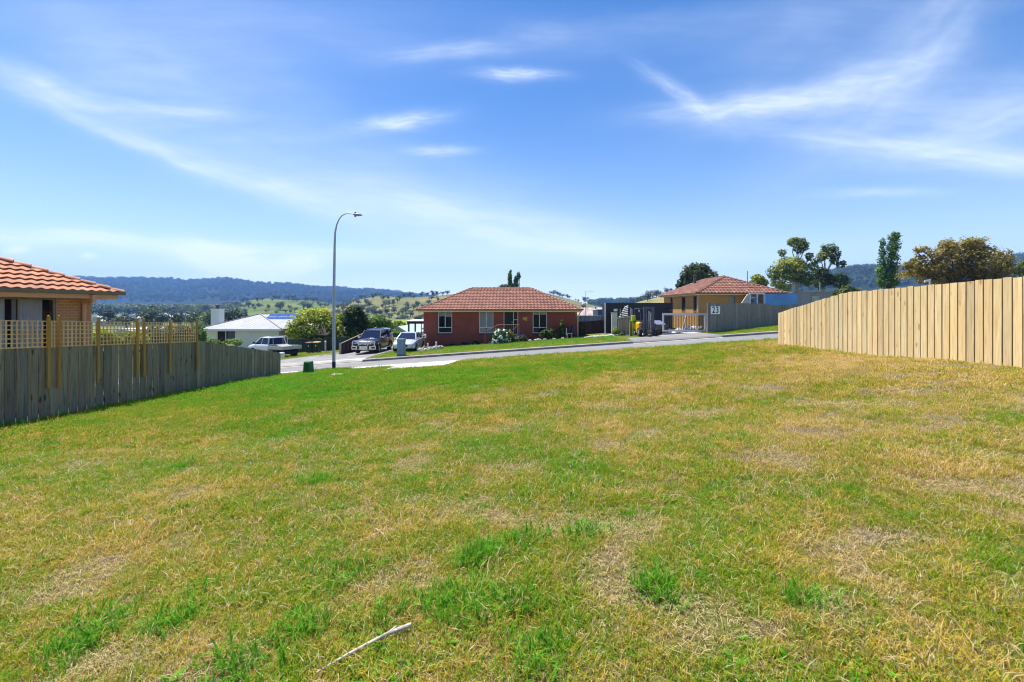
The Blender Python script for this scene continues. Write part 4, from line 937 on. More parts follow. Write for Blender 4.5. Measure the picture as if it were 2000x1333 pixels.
# pale timber fence stub by the forklift
TS = thing('fence_frame', 'bleached timber fence stub with a louvred top left of the forklift', 'fence', (PX(1217,37),37,G(9,37)))
W_BLEACH = wood('bleached_timber', (.46, .40, .31), (.26, .21, .155), (.12,.09,.06), var=.5)
a_, b_ = PX(1207,37), PX(1230,37); zb_ = G(9,37); zt_ = PZ(621.5,37)
mb = MB(); n = 7
for i in range(n): mb.box(a_+(b_-a_)*i/n+.004, a_+(b_-a_)*(i+1)/n-.004, 37, 37.02, zb_, zt_-.1+.12*i/n, r=random.random())
mb.build('paling', W_BLEACH, TS)
for x in (a_, a_+.42, b_-.05): mb = MB(); mb.box(x, x+.08, 36.9, 36.998, zb_-.1, zt_, r=random.random()); mb.build('post', W_BLEACH, TS)
mb = MB()
mb.hexa([(a_-.1,36.86,zt_-.08),(b_+.05,36.86,zt_+.05),(b_+.05,37.04,zt_+.05),(a_-.1,37.04,zt_-.08)], [(a_-.1,36.86,zt_),(b_+.05,36.86,zt_+.13),(b_+.05,37.04,zt_+.13),(a_-.1,37.04,zt_)]); mb.box(a_, b_, 36.95, 37.0-.003, zb_+.75, zb_+.85); mb.build('rail', W_BLEACH, TS)
lv = thing('slatted_screen', 'white slatted timber screen above the bleached fence stub', 'screen', (PX(1219,37.4),37.4,zt_)); mb = MB()
for k in range(6):
    z = PZ(620,37.4)+.155*k; x0 = PX(1209,37.4)+.09*k
    mb.hexa([(x0,37.4,z-.0),(b_-.02,37.4,z+.13),(b_-.02,37.46,z+.16),(x0,37.46,z+.03)], [(x0,37.4,z+.04),(b_-.02,37.4,z+.17),(b_-.02,37.46,z+.2),(x0,37.46,z+.07)])
mb.build('slats', plain('chalky_white', (.60,.57,.52), .7), lv)
mb = MB(); mb.box(PX(1211,37.5), PX(1211,37.5)+.05, 37.48, 37.53, zt_-.1, zt_+.75); mb.build('post', W_BLEACH, lv); mb = MB(); mb.box(b_-.1, b_-.05, 37.48, 37.53, zt_-.1, zt_+.95); mb.build('post', W_BLEACH, lv)
mb = MB(); x_ = PX(1233,35.5); mb.box(x_-.13, x_+.10, 35.5, 35.62, G(x_,35.5)-.1, PZ(628,35.5), 0); mb.box(x_-.13, x_-.06, 35.45, 35.497, G(x_,35.5)-.1, PZ(628,35.5)+.05)
tag(mb.build('gate_post', wood('ochre_post', (.40,.30,.12), (.25,.18,.07), (.1,.07,.03))), 'ochre timber post standing left of the yellow forklift', 'post')
mb = MB(); mb.hexa([(PX(1231,36),36,PZ(629,36)),(PX(1235.5,36),36,PZ(629,36)),(PX(1235.5,36),36.05,PZ(629,36)),(PX(1231,36),36.05,PZ(629,36))], [(PX(1231,36),36,PZ(600.5,36)),(PX(1235.5,36),36,PZ(605,36)),(PX(1235.5,36),36.05,PZ(605,36)),(PX(1231,36),36.05,PZ(600.5,36))]); mb.box(PX(1231,36)+.02, PX(1231,36)+.1, 36.053, 36.12, G(9,36), PZ(601,36)-.1)
tag(mb.build('timber_board', plain('grey_board', (.36,.33,.28), .8, var=.3, scale=5)), 'upright grey board with slanted top behind the ochre post', 'board')
mb = MB(); mb.cbox((PX(1237,35.2),35.2,PZ(626.5,35.2)), .28, .3, .40, .03); mb.box(PX(1237,35.2)-.2, PX(1237,35.2)+.2, 35.03, 35.37, PZ(627.2,35.2), PZ(626.5,35.2)); mb.box(PX(1237,35.2)-.05, PX(1237,35.2)+.05, 35.3, 35.36, G(8.9,35.2), PZ(627.2,35.2))
tag(mb.build('letterbox', plain('lime_plastic', (.40,.52,.02), .4)), 'lime yellow letterbox between the grey board and the forklift', 'letterbox')
# sliding gate
GT = thing('sliding_gate', 'galvanised barred sliding gate across the concrete slab', 'gate', (PX(1340,34),34,G(12.5,34))); GAL = plain('galvanised_steel', (.48,.49,.53), .4, .3, var=.08)
g0, g1, gt, gb_ = PX(1294,34), PX(1379,34), PZ(612,34), PZ(648,34)
mb = MB(); mb.box(g0, g1, 34, 34.08, gt-.16, gt); mb.box(g0, g0+.12, 34, 34.08, gb_+.12, gt-.16); mb.box(g0, g1, 34, 34.08, gb_, gb_+.12); mb.box(g1-.12, g1, 34, 34.08, gb_+.12, gt-.16); mb.build('frame', GAL, GT)
mb = MB(); n = 25
for i in range(1, n): mb.box(g0+.12+(g1-g0-.24)*i/n-.019, g0+.12+(g1-g0-.24)*i/n+.019, 34.03, 34.05, gb_+.12, gt-.16)
mb.build('bars', plain('dark_bar', (.06,.055,.05), .5, .3), GT)
mb = MB(); mb.box(g1+.02, g1+.12, 34.0, 34.1, gb_-.25, gt+.0); mb.tube([(g1+.05,34.05,gt-.05),(g1+.3,34.05,gt-.5)], .035, 6); mb.box(g1+.12, g1+.30, 34.02, 34.08, gt-.14, gt-.02); mb.build('post', GAL, GT)
mb = MB()
for x in (g0+.3, g1-.3): mb.lathe((x,33.99,gb_-.05), [(.0,0),(.07,0),(.07,.05),(.0,.05)], 'y', 10)
mb.box(g0, g1+.3, 34.0, 34.06, G(11,34)+.02, gb_-.1); mb.build('track', plain('track_steel', (.30,.28,.25), .6, .4), GT)
# small gate-side box and timber brace leaning behind the gate
mb = MB(); mb.box(PX(1381,33.4), PX(1384.5,33.4), 33.4, 33.5, G(14,33.4)-.05, PZ(640,33.4)); mb.box(PX(1380.5,33.4), PX(1385,33.4), 33.38, 33.52, PZ(640,33.4), PZ(639.2,33.4)); tag(mb.build('stub_post', plain('cream_post', (.55,.48,.36), .7)), 'short cream post between the sliding gate and the grey fence', 'post')
mb = MB(); mb.tube([(PX(1333,35.5),35.5,G(13,35.5)+.02),(PX(1337,35.7),35.7,PZ(630,35.6)),(PX(1340,35.9),35.9,PZ(617,35.8))], [.09,.07,.055], 7); tag(mb.build('log', plain('bleached_log', (.46,.40,.34), .85, var=.3, scale=7)), 'bleached log leaning upright behind the gate bars', 'log')
DEBR = [plain('tarp_blue_grey', (.20,.22,.30), .6, var=.4, scale=5), plain('rubble_pale', (.5,.46,.40), .85, var=.4, scale=6), plain('scrap_dark', (.06,.055,.055), .6, var=.4, scale=6)]
def lump(name, label, cat, c, rx, ry, rz_, mat, seed, group=None, facet=True):
    bm = bmesh.new(); bmesh.ops.create_icosphere(bm, subdivisions=2, radius=1)
    for v in bm.verts:
        q = v.co.normalized(); k = 1 + .32*noise.noise(q*1.3+Vector((seed*3.1, seed*.7, 0))) + .14*noise.noise(q*3.1+Vector((seed, 9, 2))); v.co = Vector((q.x*rx*k, q.y*ry*k, max(-.35, q.z)*rz_*k))
    me = bpy.data.meshes.new(name); bm.to_mesh(me); bm.free(); me.materials.append(mat); o = bpy.data.objects.new(name, me); COL.objects.link(o); o.location = c
    a = me.attributes.new('rnd', 'FLOAT', 'FACE'); a.data.foreach_set('value', [random.random() for _ in me.polygons])
    return tag(o, label, cat, group)
for k, (px, w_, h_, mi, nm_, lb) in enumerate(((1326,.32,.28,1,'rubble','pale rubble heap left of the leaning log behind the gate'), (1344,.36,.42,0,'tarpaulin','crumpled blue grey tarpaulin right of the leaning log'), (1355,.42,.36,1,'rubble','pale rubble mound behind the middle gate bars'), (1369,.48,.30,2,'scrap_heap','dark scrap heap behind the right end of the gate'))):
    x = PX(px,35.4); lump(nm_, lb, nm_.replace('_',' '), (x, 35.4, G(x,35.4)+.1), w_, .35, h_, DEBR[mi], k+3)
# black tool bin right of the forklift
BN = thing('steel_bin', 'black steel bin with pale sloping lid right of the forklift', 'bin', (PX(1290,34.6),34.6,G(11.3,34.6)))
a_, b_ = PX(1275.5,34.4), PX(1305,34.4); z0 = G(11.3,34.4); zt_ = PZ(635,34.4); KBLK = plain('gloss_black', (.010,.010,.012), .3, var=.3)
mb = MB(); mb.hexa([(a_+.05,34.4,z0+.05),(b_-.03,34.4,z0+.05),(b_-.03,35.5,z0+.05),(a_+.05,35.5,z0+.05)], [(a_,34.3,zt_),(b_,34.3,zt_),(b_,35.6,zt_),(a_,35.6,zt_)]); mb.build('body', KBLK, BN)
mb = MB(); mb.hexa([(a_+.02,34.33,zt_+.003),(b_-.18,34.33,zt_+.003),(b_-.3,35.3,zt_+.003),(a_+.1,35.3,zt_+.003)], [(a_+.02,34.36,zt_+.05),(b_-.18,34.36,zt_+.05),(b_-.36,35.2,zt_+.32),(a_+.14,35.2,zt_+.32)]); mb.build('lid', plain('lavender_grey_lid', (.15,.155,.23), .4, var=.05), BN)
mb = MB(); mb.box(a_+.2, b_-.25, 34.32, 34.37, PZ(641.5,34.4), PZ(640.6,34.4)); mb.box(a_+.05, b_-.05, 34.285, 34.3, PZ(637.6,34.4), PZ(636.8,34.4)); mb.build('trim', plain('tan_trim', (.42,.36,.24), .5), BN)
mb = MB(); x = PX(1307,34.5); mb.lathe((x,34.5,G(x,34.5)+.2), [(.0,0),(.2,0),(.22,.03),(.22,.1),(.2,.13),(.0,.13)], 'y', 16); tag(mb.build('wheel', plain('pale_wheel', (.45,.46,.48), .5)), 'small pale wheel leaning beside the black steel bin', 'wheel')
# lean-to, blue panel and grey shed wall beyond the number fence
SH = thing('lean_to', 'lean-to of pale frames and glass at the side of the yellow house', 'lean-to', (PX(1470,37.8),38.2,G(20,38)))
mb = MB(); a_, b_ = PX(1464,38.0), PX(1494,38.0); mb.box(a_, a_+.1, 38.0, 38.08, .3, PZ(574.5,38)); mb.box(b_-.1, b_, 38.0, 38.08, .3, PZ(574.5,38)); mb.box((a_+b_)/2-.04, (a_+b_)/2+.05, 38.0, 38.08, .3, PZ(574.5,38)); mb.box(a_, b_, 37.99, 38.09, PZ(574.5,38), PZ(573,38)); mb.box(a_+.1, (a_+b_)/2-.04, 38.01, 38.07, PZ(582.5,38), PZ(581.6,38)); mb.build('frame', ALU, SH)
mb = MB(); mb.box(a_+.1, (a_+b_)/2-.04, 38.03, 38.04, .3, PZ(574.5,38)); mb.box((a_+b_)/2+.05, b_-.1, 38.03, 38.04, .3, PZ(574.5,38)); mb.build('pane', GLASS, SH)
mb = MB(); mb.hexa([(PX(1447,38),37.95,PZ(594,38)),(a_-.02,37.95,PZ(594,38)),(a_-.02,38.05,PZ(594,38)),(PX(1447,38),38.05,PZ(594,38))], [(a_-.18,37.95,PZ(575,38)),(a_-.02,37.95,PZ(574,38)),(a_-.02,38.05,PZ(574,38)),(a_-.18,38.05,PZ(575,38))]); mb.build('side_panel', plain('beige_panel', (.50,.46,.38), .7), SH)
mb = MB(); mb.box(a_-.2, b_+.3, 38.1, 38.9, PZ(572.8,38), PZ(571.5,38)); mb.build('roof', plain('rusty_roof', (.25,.14,.10), .6), SH)
mb = MB(); mb.box(a_+.12, a_+.5, 38.3, 38.5, .3, PZ(584,38)); mb.box(a_+.1, b_-.1, 38.7, 38.8, .3, PZ(575,38)); mb.build('stored_goods', plain('mixed_white', (.4,.42,.45), .7, var=.7, scale=3), SH)
mb = MB(); q0, q1, q2, q3 = P(1496,598,36.2), P(1559,594.5,37.3), P(1557,573.5,37.3), P(1495,575,36.2); of = Vector((-.04,.06,0)); mb.hexa([q0,q1,q2,q3], [v+of for v in (q0,q1,q2,q3)])
tag(mb.build('blue_sheet', plain('sky_blue_sheet', (.06,.22,.50), .35, var=.22, scale=.6)), 'large sky blue sheet above the numbered grey fence', 'sheet')
GSH = corrugated('grey_shed_sheet', (.20,.22,.24), 0, .3, .5, .0, .01); T = thing('shed', 'grey sheet metal shed right of the sky blue panel', 'shed', (PX(1590,41),42,G(26,41)))
a_, b_ = PX(1550,40.6), PX(1623.5,40.6); mb = MB(); mb.hexa([(a_,40.6,0),(b_,40.6,0),(b_,43.5,0),(a_,43.5,0)], [(a_,40.6,PZ(573,40.6)),(b_,40.6,PZ(571,40.6)),(b_,43.5,PZ(571,40.6)),(a_,43.5,PZ(573,40.6))]); mb.build('wall', GSH, T)
mb = MB(); mb.hexa([(a_-.1,40.5,PZ(572.9,40.6)),(b_+.1,40.5,PZ(570.9,40.6)),(b_+.1,43.6,PZ(570.9,40.6)),(a_-.1,43.6,PZ(572.9,40.6))], [(a_-.1,40.5,PZ(571.3,40.6)),(b_+.1,40.5,PZ(569.3,40.6)),(b_+.1,43.6,PZ(569.3,40.6)),(a_-.1,43.6,PZ(571.3,40.6))]); mb.build('roof', plain('rusted_edge', (.30,.24,.20), .7, var=.3), T)
mb = MB(); mb.box(PX(1586,40.6), PX(1600,40.6), 40.58, 40.597, PZ(589,40.6), PZ(579,40.6)); mb.build('window', plain('pale_green_sheet', (.32,.38,.34), .5), T)
# things over the right fence
mb = MB(); mb.tube([(PX(1816,22),22,G(20,22)),(PX(1816,22),22,PZ(546,22))], .035, 8); o_ = thing('street_sign', 'small white street sign on a pole above the pine fence', 'sign', (PX(1816,22),22,G(20,22))); mb.build('pole', GAL, o_)
mb = MB(); mb.hexa([(PX(1804,22),21.95,PZ(552.5,22)),(PX(1816,22),21.95,PZ(550,22)),(PX(1816,22),21.98,PZ(550,22)),(PX(1804,22),21.98,PZ(552.5,22))], [(PX(1804,22),21.95,PZ(548.5,22)),(PX(1816,22),21.95,PZ(546,22)),(PX(1816,22),21.98,PZ(546,22)),(PX(1804,22),21.98,PZ(548.5,22))]); mb.build('blade', plain('white_sign_face', (.72,.73,.75), .6), o_)
gable('house', 'house with cream roof just above the right pine fence', 2215, 2500, 560, 549, 537, 26, 7, WREN, plain('cream_roof_sheet', (.62,.55,.42), .6), front=False)
mb = MB(); mb.tube([(PX(1601,60),60,G(35,60)),(PX(1601,60),60,PZ(552,60))], .07, 6); tag(mb.build('bare_pole', STL), 'thin grey pole rising behind the grey sheet metal shed', 'pole')
# ---- street lamp
LP = thing('street_lamp', 'tall grey street lamp with a curved arm beside the road', 'street lamp', (PX(652,22.6),22.6,G(PX(652,22.6),22.6))); lx, ly, lz = PX(652,22.6), 22.6, G(PX(652,22.6),22.6)
POLE = plain('galvanised_pole', (.34,.38,.43), .45, .25, var=.12, scale=2)
arm = [(652,723.5),(652.1,640),(652.4,560),(653.2,510),(653.6,480),(654.6,455),(657.5,440),(662,429),(668,421.5),(676,417.5),(684,417.3),(691.5,419)]
pts_ = [Vector((PX(a,ly),ly,PZ(b,ly))) for a, b in arm]; rad_ = [.082,.078,.070,.062,.055,.045,.036,.031,.028,.026,.025,.025]
mb = MB(); cur = []; 
mb.tube([pts_[0]]+[pts_[1]]+pts_[2:], rad_, 12); mb.build('pole', POLE, LP, smooth=True)
mb = MB(); mb.lathe((lx,ly,lz-.1), [(.088,0),(.088,.52),(.081,.53)], 'z', 12); mb.build('base_sleeve', plain('black_bitumen', (.015,.014,.016), .6), LP, smooth=True)
mb = MB(); h = pts_[-1]; d_ = Vector((1,0,-.10)).normalized()
def ell(c, rx, ry, rz_): return [tuple(c + Vector((0, ry*math.cos(2*math.pi*k/10), rz_*math.sin(2*math.pi*k/10)))) for k in range(10)]
mb.loft([ell(h+d_*t, 0, ry, rz_) for t, ry, rz_ in ((-.03,.03,.03),(.02,.08,.06),(.10,.11,.075),(.22,.12,.07),(.34,.09,.045),(.42,.03,.015))]); mb.build('lamp_head', plain('lamp_grey', (.20,.19,.21), .5), LP, smooth=True)
mb = MB(); mb.lathe(tuple(h+Vector((.07,0,.04))), [(.035,0),(.045,.02),(.045,.07),(.02,.09)], 'z', 10); mb.build('photocell', plain('photocell_dark', (.05,.05,.055), .5), LP)
mb = MB(); c = h+Vector((.06,0,-.07)); mb.lathe(tuple(c), [(.02,-.08),(.05,-.05),(.06,.0),(.06,.02)], 'z', 10); mb.build('diffuser', glass('lamp_diffuser', (.3,.3,.3), 0), LP, smooth=True)
# ---- green pillar, teal cabinet
x, y = PX(602.5,20.7), 20.7; z = G(x,y)
gp = thing('service_pillar', 'squat green service pillar near the end of the left fence', 'service pillar', (x,y,z)); gp.rotation_euler = (0,0,R(-18)); GP = plain('pillar_green', (.022,.12,.035), .45, var=.1)
mb = MB(); mb.loft([[(-.20,-.14,-.1),(.20,-.14,-.1),(.20,.14,-.1),(-.20,.14,-.1)], [(-.165,-.12,.50),(.165,-.12,.50),(.165,.12,.52),(-.165,.12,.52)]]); mb.build('body', GP, gp, world=False)
mb = MB(); mb.loft([[(-.17,-.125,.503),(.17,-.125,.503),(.17,.125,.523),(-.17,.125,.523)], [(-.15,-.10,.545),(.15,-.10,.545),(.15,.10,.565),(-.15,.10,.565)]]); mb.build('lid', GP, gp, world=False)
x, y = PX(784,31.0), 31.0; z = G(x,y); tc_ = thing('utility_cabinet', 'grey teal utility cabinet on the kerb before the silver car', 'cabinet', (x,y,z)); tc_.rotation_euler = (0,0,R(-10)); TL = plain('teal_grey_paint', (.16,.26,.31), .5, var=.08)
mb = MB(); mb.box(-.25,.25,-.16,.16,.12,1.13); mb.build('body', TL, tc_, world=False); mb = MB(); mb.box(-.27,.27,-.18,.18,-.1,.118); mb.build('plinth', plain('plinth_teal', (.12,.18,.21), .7), tc_, world=False)
mb = MB(); mb.loft([[(-.28,-.19,1.133),(.28,-.19,1.133),(.28,.19,1.133),(-.28,.19,1.133)],[(-.26,-.17,1.19),(.26,-.17,1.19),(.26,.17,1.19),(-.26,.17,1.19)]]); mb.build('lid', TL, tc_, world=False)
mb = MB(); mb.box(-.21,.21,-.168,-.163,.18,1.08); mb.box(.14,.17,-.18,-.168,.58,.7); mb.build('door', TL, tc_, world=False)
# ---- letterboxes
x, y = PX(549,21.2), 21.2; z = PZ(699,21.2); lb = thing('letterbox', 'small white letterbox at the low end of the grey fence', 'letterbox', (x,y,G(x,y)))
mb = MB(); mb.prism([(x-.10,z),(x+.10,z),(x+.10,z+.17),(x+.085,z+.23),(x-.085,z+.23),(x-.10,z+.17)], 'y', y-.14, y+.14); mb.box(x-.11, x+.11, y-.15, y+.15, z+.20, z+.215); mb.build('box', plain('white_letterbox', (.76,.77,.79), .4, var=.05), lb)
mb = MB(); mb.tube([(x-.05,y,z),(x-.05,y,G(x,y)-.1)], .022, 6); mb.build('post', STL, lb)
x, y = PX(829,36.2), 36.2; lb = thing('letterbox', 'white round topped letterbox on a rusty post beside the silver car', 'letterbox', (x,y,G(x,y))); z0, z1 = PZ(660.5,y), PZ(653,y)
mb = MB(); poly = [(x-.15,z0),(x+.13,z0),(x+.13,z0+.2)] + [(x-.01+.14*math.cos(a), z0+.2+.11*math.sin(a)) for a in np.linspace(.2,2.9,7)] + [(x-.15,z0+.2)]; mb.prism(poly, 'y', y-.12, y+.12); mb.build('box', plain('letterbox_white', (.74,.74,.73), .5), lb)
mb = MB(); mb.box(x-.08, x+.03, y-.127, y-.122, z0+.13, z0+.17); mb.lathe((x-.02,y-.13,z0+.1), [(.0,0),(.055,0),(.055,.006),(.0,.006)], 'y', 10); mb.build('slot', plain('slot_dark', (.04,.03,.04), .6), lb)
mb = MB(); mb.tube([(x+.02,y,z0),(x+.04,y,G(x,y)-.1)], .035, 6); mb.build('post', plain('rusty_post', (.36,.17,.09), .7), lb)
# ---- wheelie bins
def bin_(x, y, lidc, label):
    T = thing('wheelie_bin', label, 'bin', (x,y,G(x,y)), group='wheelie bins by the green fence')
    bm_ = plain('bin_green', (.02,.045,.03), .5, var=.1); mb = MB(); mb.loft([[(-.21,-.22,.08),(.21,-.22,.08),(.21,.2,.08),(-.21,.2,.08)],[(-.27,-.29,.93),(.27,-.29,.93),(.27,.27,.93),(-.27,.27,.93)]]); mb.build('body', bm_, T, world=False)
    mb = MB(); mb.loft([[(-.29,-.31,.932),(.29,-.31,.932),(.29,.3,.932),(-.29,.3,.932)],[(-.29,-.31,.97),(.29,-.31,.97),(.29,.3,.99),(-.29,.3,.99)],[(-.24,-.26,1.02),(.24,-.26,1.02),(.24,.26,1.04),(-.24,.26,1.04)]]); mb.build('lid', plain('lid_'+label.split()[3], lidc, .5), T, world=False)
    for sx in (-.19,.19): mb = MB(); mb.lathe((sx-.03,.22,.1), [(0,0),(.1,0),(.1,.06),(0,.06)], 'x', 12); mb.build('wheel', KBLK, T, world=False)
    mb = MB(); mb.box(-.05,.05,-.283,-.262,.62,.74); mb.build('sticker', ALU, T, world=False)
bin_(PX(605,41.5), 41.5, (.16,.03,.03), 'green wheelie bin red lid against the green steel fence'); bin_(PX(619,41.4), 41.4, (.45,.30,.03), 'green wheelie bin yellow lid against the green steel fence')
# white marker pipe
mb = MB(); x, y = PX(635.5,41.6), 41.6; mb.lathe((x,y,G(x,y)-.1), [(.075,0),(.075,1.0),(.09,1.01),(.09,1.1),(.02,1.14)], 'z', 10); tag(mb.build('pipe_post', plain('white_pipe', (.68,.66,.64), .5, var=.15, scale=5)), 'white painted pipe post against the dark green fence', 'post')
# pale green outbuilding
T = thing('outbuilding', 'tall pale green outbuilding behind the dark green fence', 'outbuilding', (PX(667,50),51,G(-18,50))); a_, b_ = PX(658,50), PX(674,50); mb = MB(); mb.box(a_, b_, 50, 53, G(-18,50)-.3, PZ(638,50)); mb.build('wall', plain('pale_green_wall', (.52,.62,.58), .6), T)
mb = MB(); mb.box(a_-.15, b_+.2, 49.85, 53.1, PZ(638,50)+.002, PZ(636.6,50)); mb.build('roof', ALU, T); mb = MB(); mb.box(a_+.25, b_-.18, 49.97, 49.997, PZ(655,50), PZ(640,50)); mb.build('window', plain('frosted_pane', (.40,.52,.50), .25), T)
# pale green roofs down the slope
gable('house', 'low house with pale green sheet roof beyond the silver car', 757, 800, 668, 652, 637.5, 62, 9, WREN, corrugated('mint_roof', (.46,.56,.47), 1, .3, .4, 0, .01), front=True)
gable('house', 'long house with grey sheet roof behind the pergola', 788, 860, 660, 640, 631.5, 85, 8, WREN, plain('slate_sheet', (.30,.33,.36), .5))
# ---- rocks and figurines of the garden edge
ROCK = plain('pale_garden_rock', (.44,.41,.36), .9, var=.35, scale=9, rvar=.4)
for k, (px, py, s_, h_) in enumerate(((822,684,.30,.20),(828,680,.15,.30),(834,684,.26,.18),(840,681,.20,.22),(845,680,.22,.2),(850,680,.24,.26),(855,678,.17,.2),(859,676,.2,.24),(863,675,.17,.22),(847,677,.14,.2))):
    y = 34.7+(684-py)*.12; x = PX(px,y); lump('rock', 'pale rock in the rockery beside the silver car', 'rock', (x,y,G(x,y)+.04), s_, s_*.8, h_, ROCK, k, 'rocks of the rockery beside the silver car')
def figurine(px, y, h, label):
    x = PX(px,y); z = G(x,y)+.12; mb = MB(); mb.lathe((x,y,z), [(.07,0),(.09,.1*h),(.10,.25*h),(.06,.5*h),(.05,.62*h),(.075,.72*h),(.07,.85*h),(.02,.98*h)], 'z', 10); mb.tube([(x-.03,y,z+.85*h),(x-.06,y,z+1.08*h)], [.02,.008], 5); mb.tube([(x+.03,y,z+.85*h),(x+.06,y,z+1.1*h)], [.02,.008], 5); mb.tube([(x+.06,y-.03,z+.35*h),(x+.13,y-.06,z+.2*h)], [.03,.02], 5)
    tag(mb.build('garden_figurine', plain('plaster_white', (.68,.62,.60), .6, var=.12), smooth=True), label, 'figurine')
figurine(835.5, 35.6, .40, 'white garden figurine at the left end of the rockery'); figurine(852, 35.9, .45, 'taller white garden figurine at the right end of the rockery')
# ---- garden bits along the red house
x, y = PX(1019.5,37.8), 37.8; z = G(x,y); mb = MB(); mb.loft([[(x-.17,y-.1,z),(x+.17,y-.1,z),(x+.17,y+.15,z),(x-.17,y+.15,z)],[(x-.2,y-.12,z+.45),(x+.2,y-.12,z+.45),(x+.2,y+.15,z+.45),(x-.2,y+.15,z+.45)],[(x-.16,y-.02,z+.62),(x+.16,y-.02,z+.62),(x+.16,y+.12,z+.62),(x-.16,y+.12,z+.62)]]); tag(mb.build('blue_tub', plain('navy_plastic', (.02,.035,.13), .4)), 'navy blue plastic tub beside the front railing', 'tub')
ch_ = thing('garden_chair', 'small white garden chair against the red brick wall', 'chair', (PX(1112,38.2),38.2,G(4.8,38.2))); WPL = plain('white_plastic', (.70,.72,.68), .4)
mb = MB(); mb.box(-.22,.22,-.2,.2,.36,.40); mb.build('seat', WPL, ch_, world=False); mb = MB(); mb.box(-.30,-.24,-.22,.22,.25,.85); mb.build('backrest', WPL, ch_, world=False)
for sx in (-.19,.19):
    for sy in (-.17,.17): mb = MB(); mb.box(sx-.02,sx+.02,sy-.02,sy+.02,-.05,.36); mb.build('leg', WPL, ch_, world=False)
x, y = PX(1118.5,38.4), 38.4; mb = MB(); mb.lathe((x,y,G(x,y)), [(.12,0),(.17,.3),(.2,.5),(.14,.7),(.16,.85),(.1,1.0),(.02,1.05)], 'z', 10); tag(mb.build('garden_statue', plain('navy_statue', (.02,.02,.05), .4), smooth=True), 'dark blue garden statue right of the white chair', 'statue')
x, y = PX(963.5,37.0), 37.0; mb = MB(); mb.lathe((x,y,G(x,y)-.05), [(.10,0),(.13,.15),(.12,.28),(.07,.36),(.09,.42),(.03,.5)], 'z', 10); tag(mb.build('garden_ornament', plain('pale_blue_ornament', (.50,.58,.64), .5), smooth=True), 'small pale blue garden ornament left of the white flower bush', 'ornament')
x, y = PX(1012,37.4), 37.4; mb = MB(); mb.cbox((x,y,G(x,y)-.05), .22, .22, .55, .02); tag(mb.build('planter', plain('tan_planter', (.34,.26,.17), .7)), 'tan square planter at the foot of the front railing', 'planter')
for k, (px, s_) in enumerate(((1035,.14),(1047,.15),(1053,.16),(1064,.14),(1082,.12),(1099,.12),(1009,.16),(1022,.13))):
    y = 37.3; x = PX(px,y); lump('rock', 'pale edging rock along the garden bed of the red house', 'rock', (x,y,G(x,y)+.02), s_*1.3, s_, s_, ROCK, 30+k, 'edging rocks of the red house garden bed')
for k, (px, s_) in enumerate(((1148,.2),(1156,.26),(1163,.24),(1171,.24),(1180,.28),(1188,.24),(1196,.26),(1205,.24),(1215,.24),(1222,.2))):
    y = 36.8; x = PX(px,y); lump('rock', 'pale rock bordering the lawn before the dark brown fence', 'rock', (x,y,G(x,y)+.0), s_*1.5, s_, s_*.6, ROCK, 60+k, 'rocks before the dark brown fence')
# ---- stick in the foreground and bits of dry twig
gs = [on_ground(618,1325), on_ground(660,1303), on_ground(715,1275), on_ground(760,1256), on_ground(803,1243)]
STK = plain('bleached_stick', (.46,.40,.32), .85, var=.5, scale=30, bmp=.4, bscale=60); mb = MB()
mb.tube([(gx_, gy_, ground_z(gx_,gy_)+.02+.006*k) for k, (gx_, gy_) in enumerate(gs)], [.005,.007,.0075,.009,.0105], 9); g2 = gs[-2]; mb.tube([(gs[3][0],gs[3][1],ground_z(*gs[3])+.04),(gs[3][0]+.03,gs[3][1]+.025,ground_z(*gs[3])+.055)], [.008,.004], 6)
tag(mb.build('stick', STK, smooth=True), 'bleached broken stick lying in the foreground grass', 'stick')
for k, ((a0, b0), (a1, b1), r_, lb_) in enumerate((((733,1042),(757,1063),.0035,'short pale twig in the grass above the long stick'), ((404,1274),(424,1278),.004,'tiny pale twig in the grass left of the long stick'))):
    p_, q_ = on_ground(a0,b0), on_ground(a1,b1); mb = MB(); mb.tube([(p_[0],p_[1],ground_z(*p_)+.03),((p_[0]+q_[0])/2,(p_[1]+q_[1])/2+.01,ground_z(*p_)+.04),(q_[0],q_[1],ground_z(*q_)+.025)], [r_*.7,r_,r_*.8], 6); tag(mb.build('twig', STK), lb_, 'twig')
mb = MB(); x, y = on_ground(662,733); mb.box(x-.28, x+.28, y-.18, y+.18, G(x,y)-.05, G(x,y)+.045); tag(mb.build('pit_lid', CONC), 'flat concrete pit lid in the grass near the lamp', 'pit lid')
# ================================================================== VEHICLES  (built facing +x, then turned)
TYRE = plain('tyre_rubber', (.012,.012,.013), .8, var=.2, scale=9); RIM = plain('alloy_rim', (.45,.46,.48), .3, .6, var=.05)
CARGL = glass('car_glass', (.004,.014,.05), 0); CARGL.node_tree.nodes['Principled BSDF'].inputs['Specular IOR Level'].default_value = .25; CHROME = plain('chrome', (.62,.63,.65), .15, .9, var=.03); DARKP = plain('dark_plastic', (.02,.02,.022), .6, var=.1); LAMPG = glass('headlight_glass', (.45,.48,.52), 0)
PLATE = plain('number_plate', (.65,.66,.62), .5, var=.05)
def paint(name, c, coat=.8, rough=.35, metal=0.0):
    return plain(name, c, rough, metal, var=.04, scale=2, coat=coat)
def body_ring(x, hw, zb, zs, crown=.02, tuck=.9):
    h = [(0, zb), (hw*.82, zb), (hw*.96, zb+.05), (hw, zb+(zs-zb)*.35), (hw, zb+(zs-zb)*.72), (hw*.965, zs-.05), (hw*.86, zs-.005), (hw*.45, zs+crown), (0, zs+crown*1.2)]
    return [(x, y, z) for y, z in h] + [(x, -y, z) for y, z in h[-2:0:-1]]
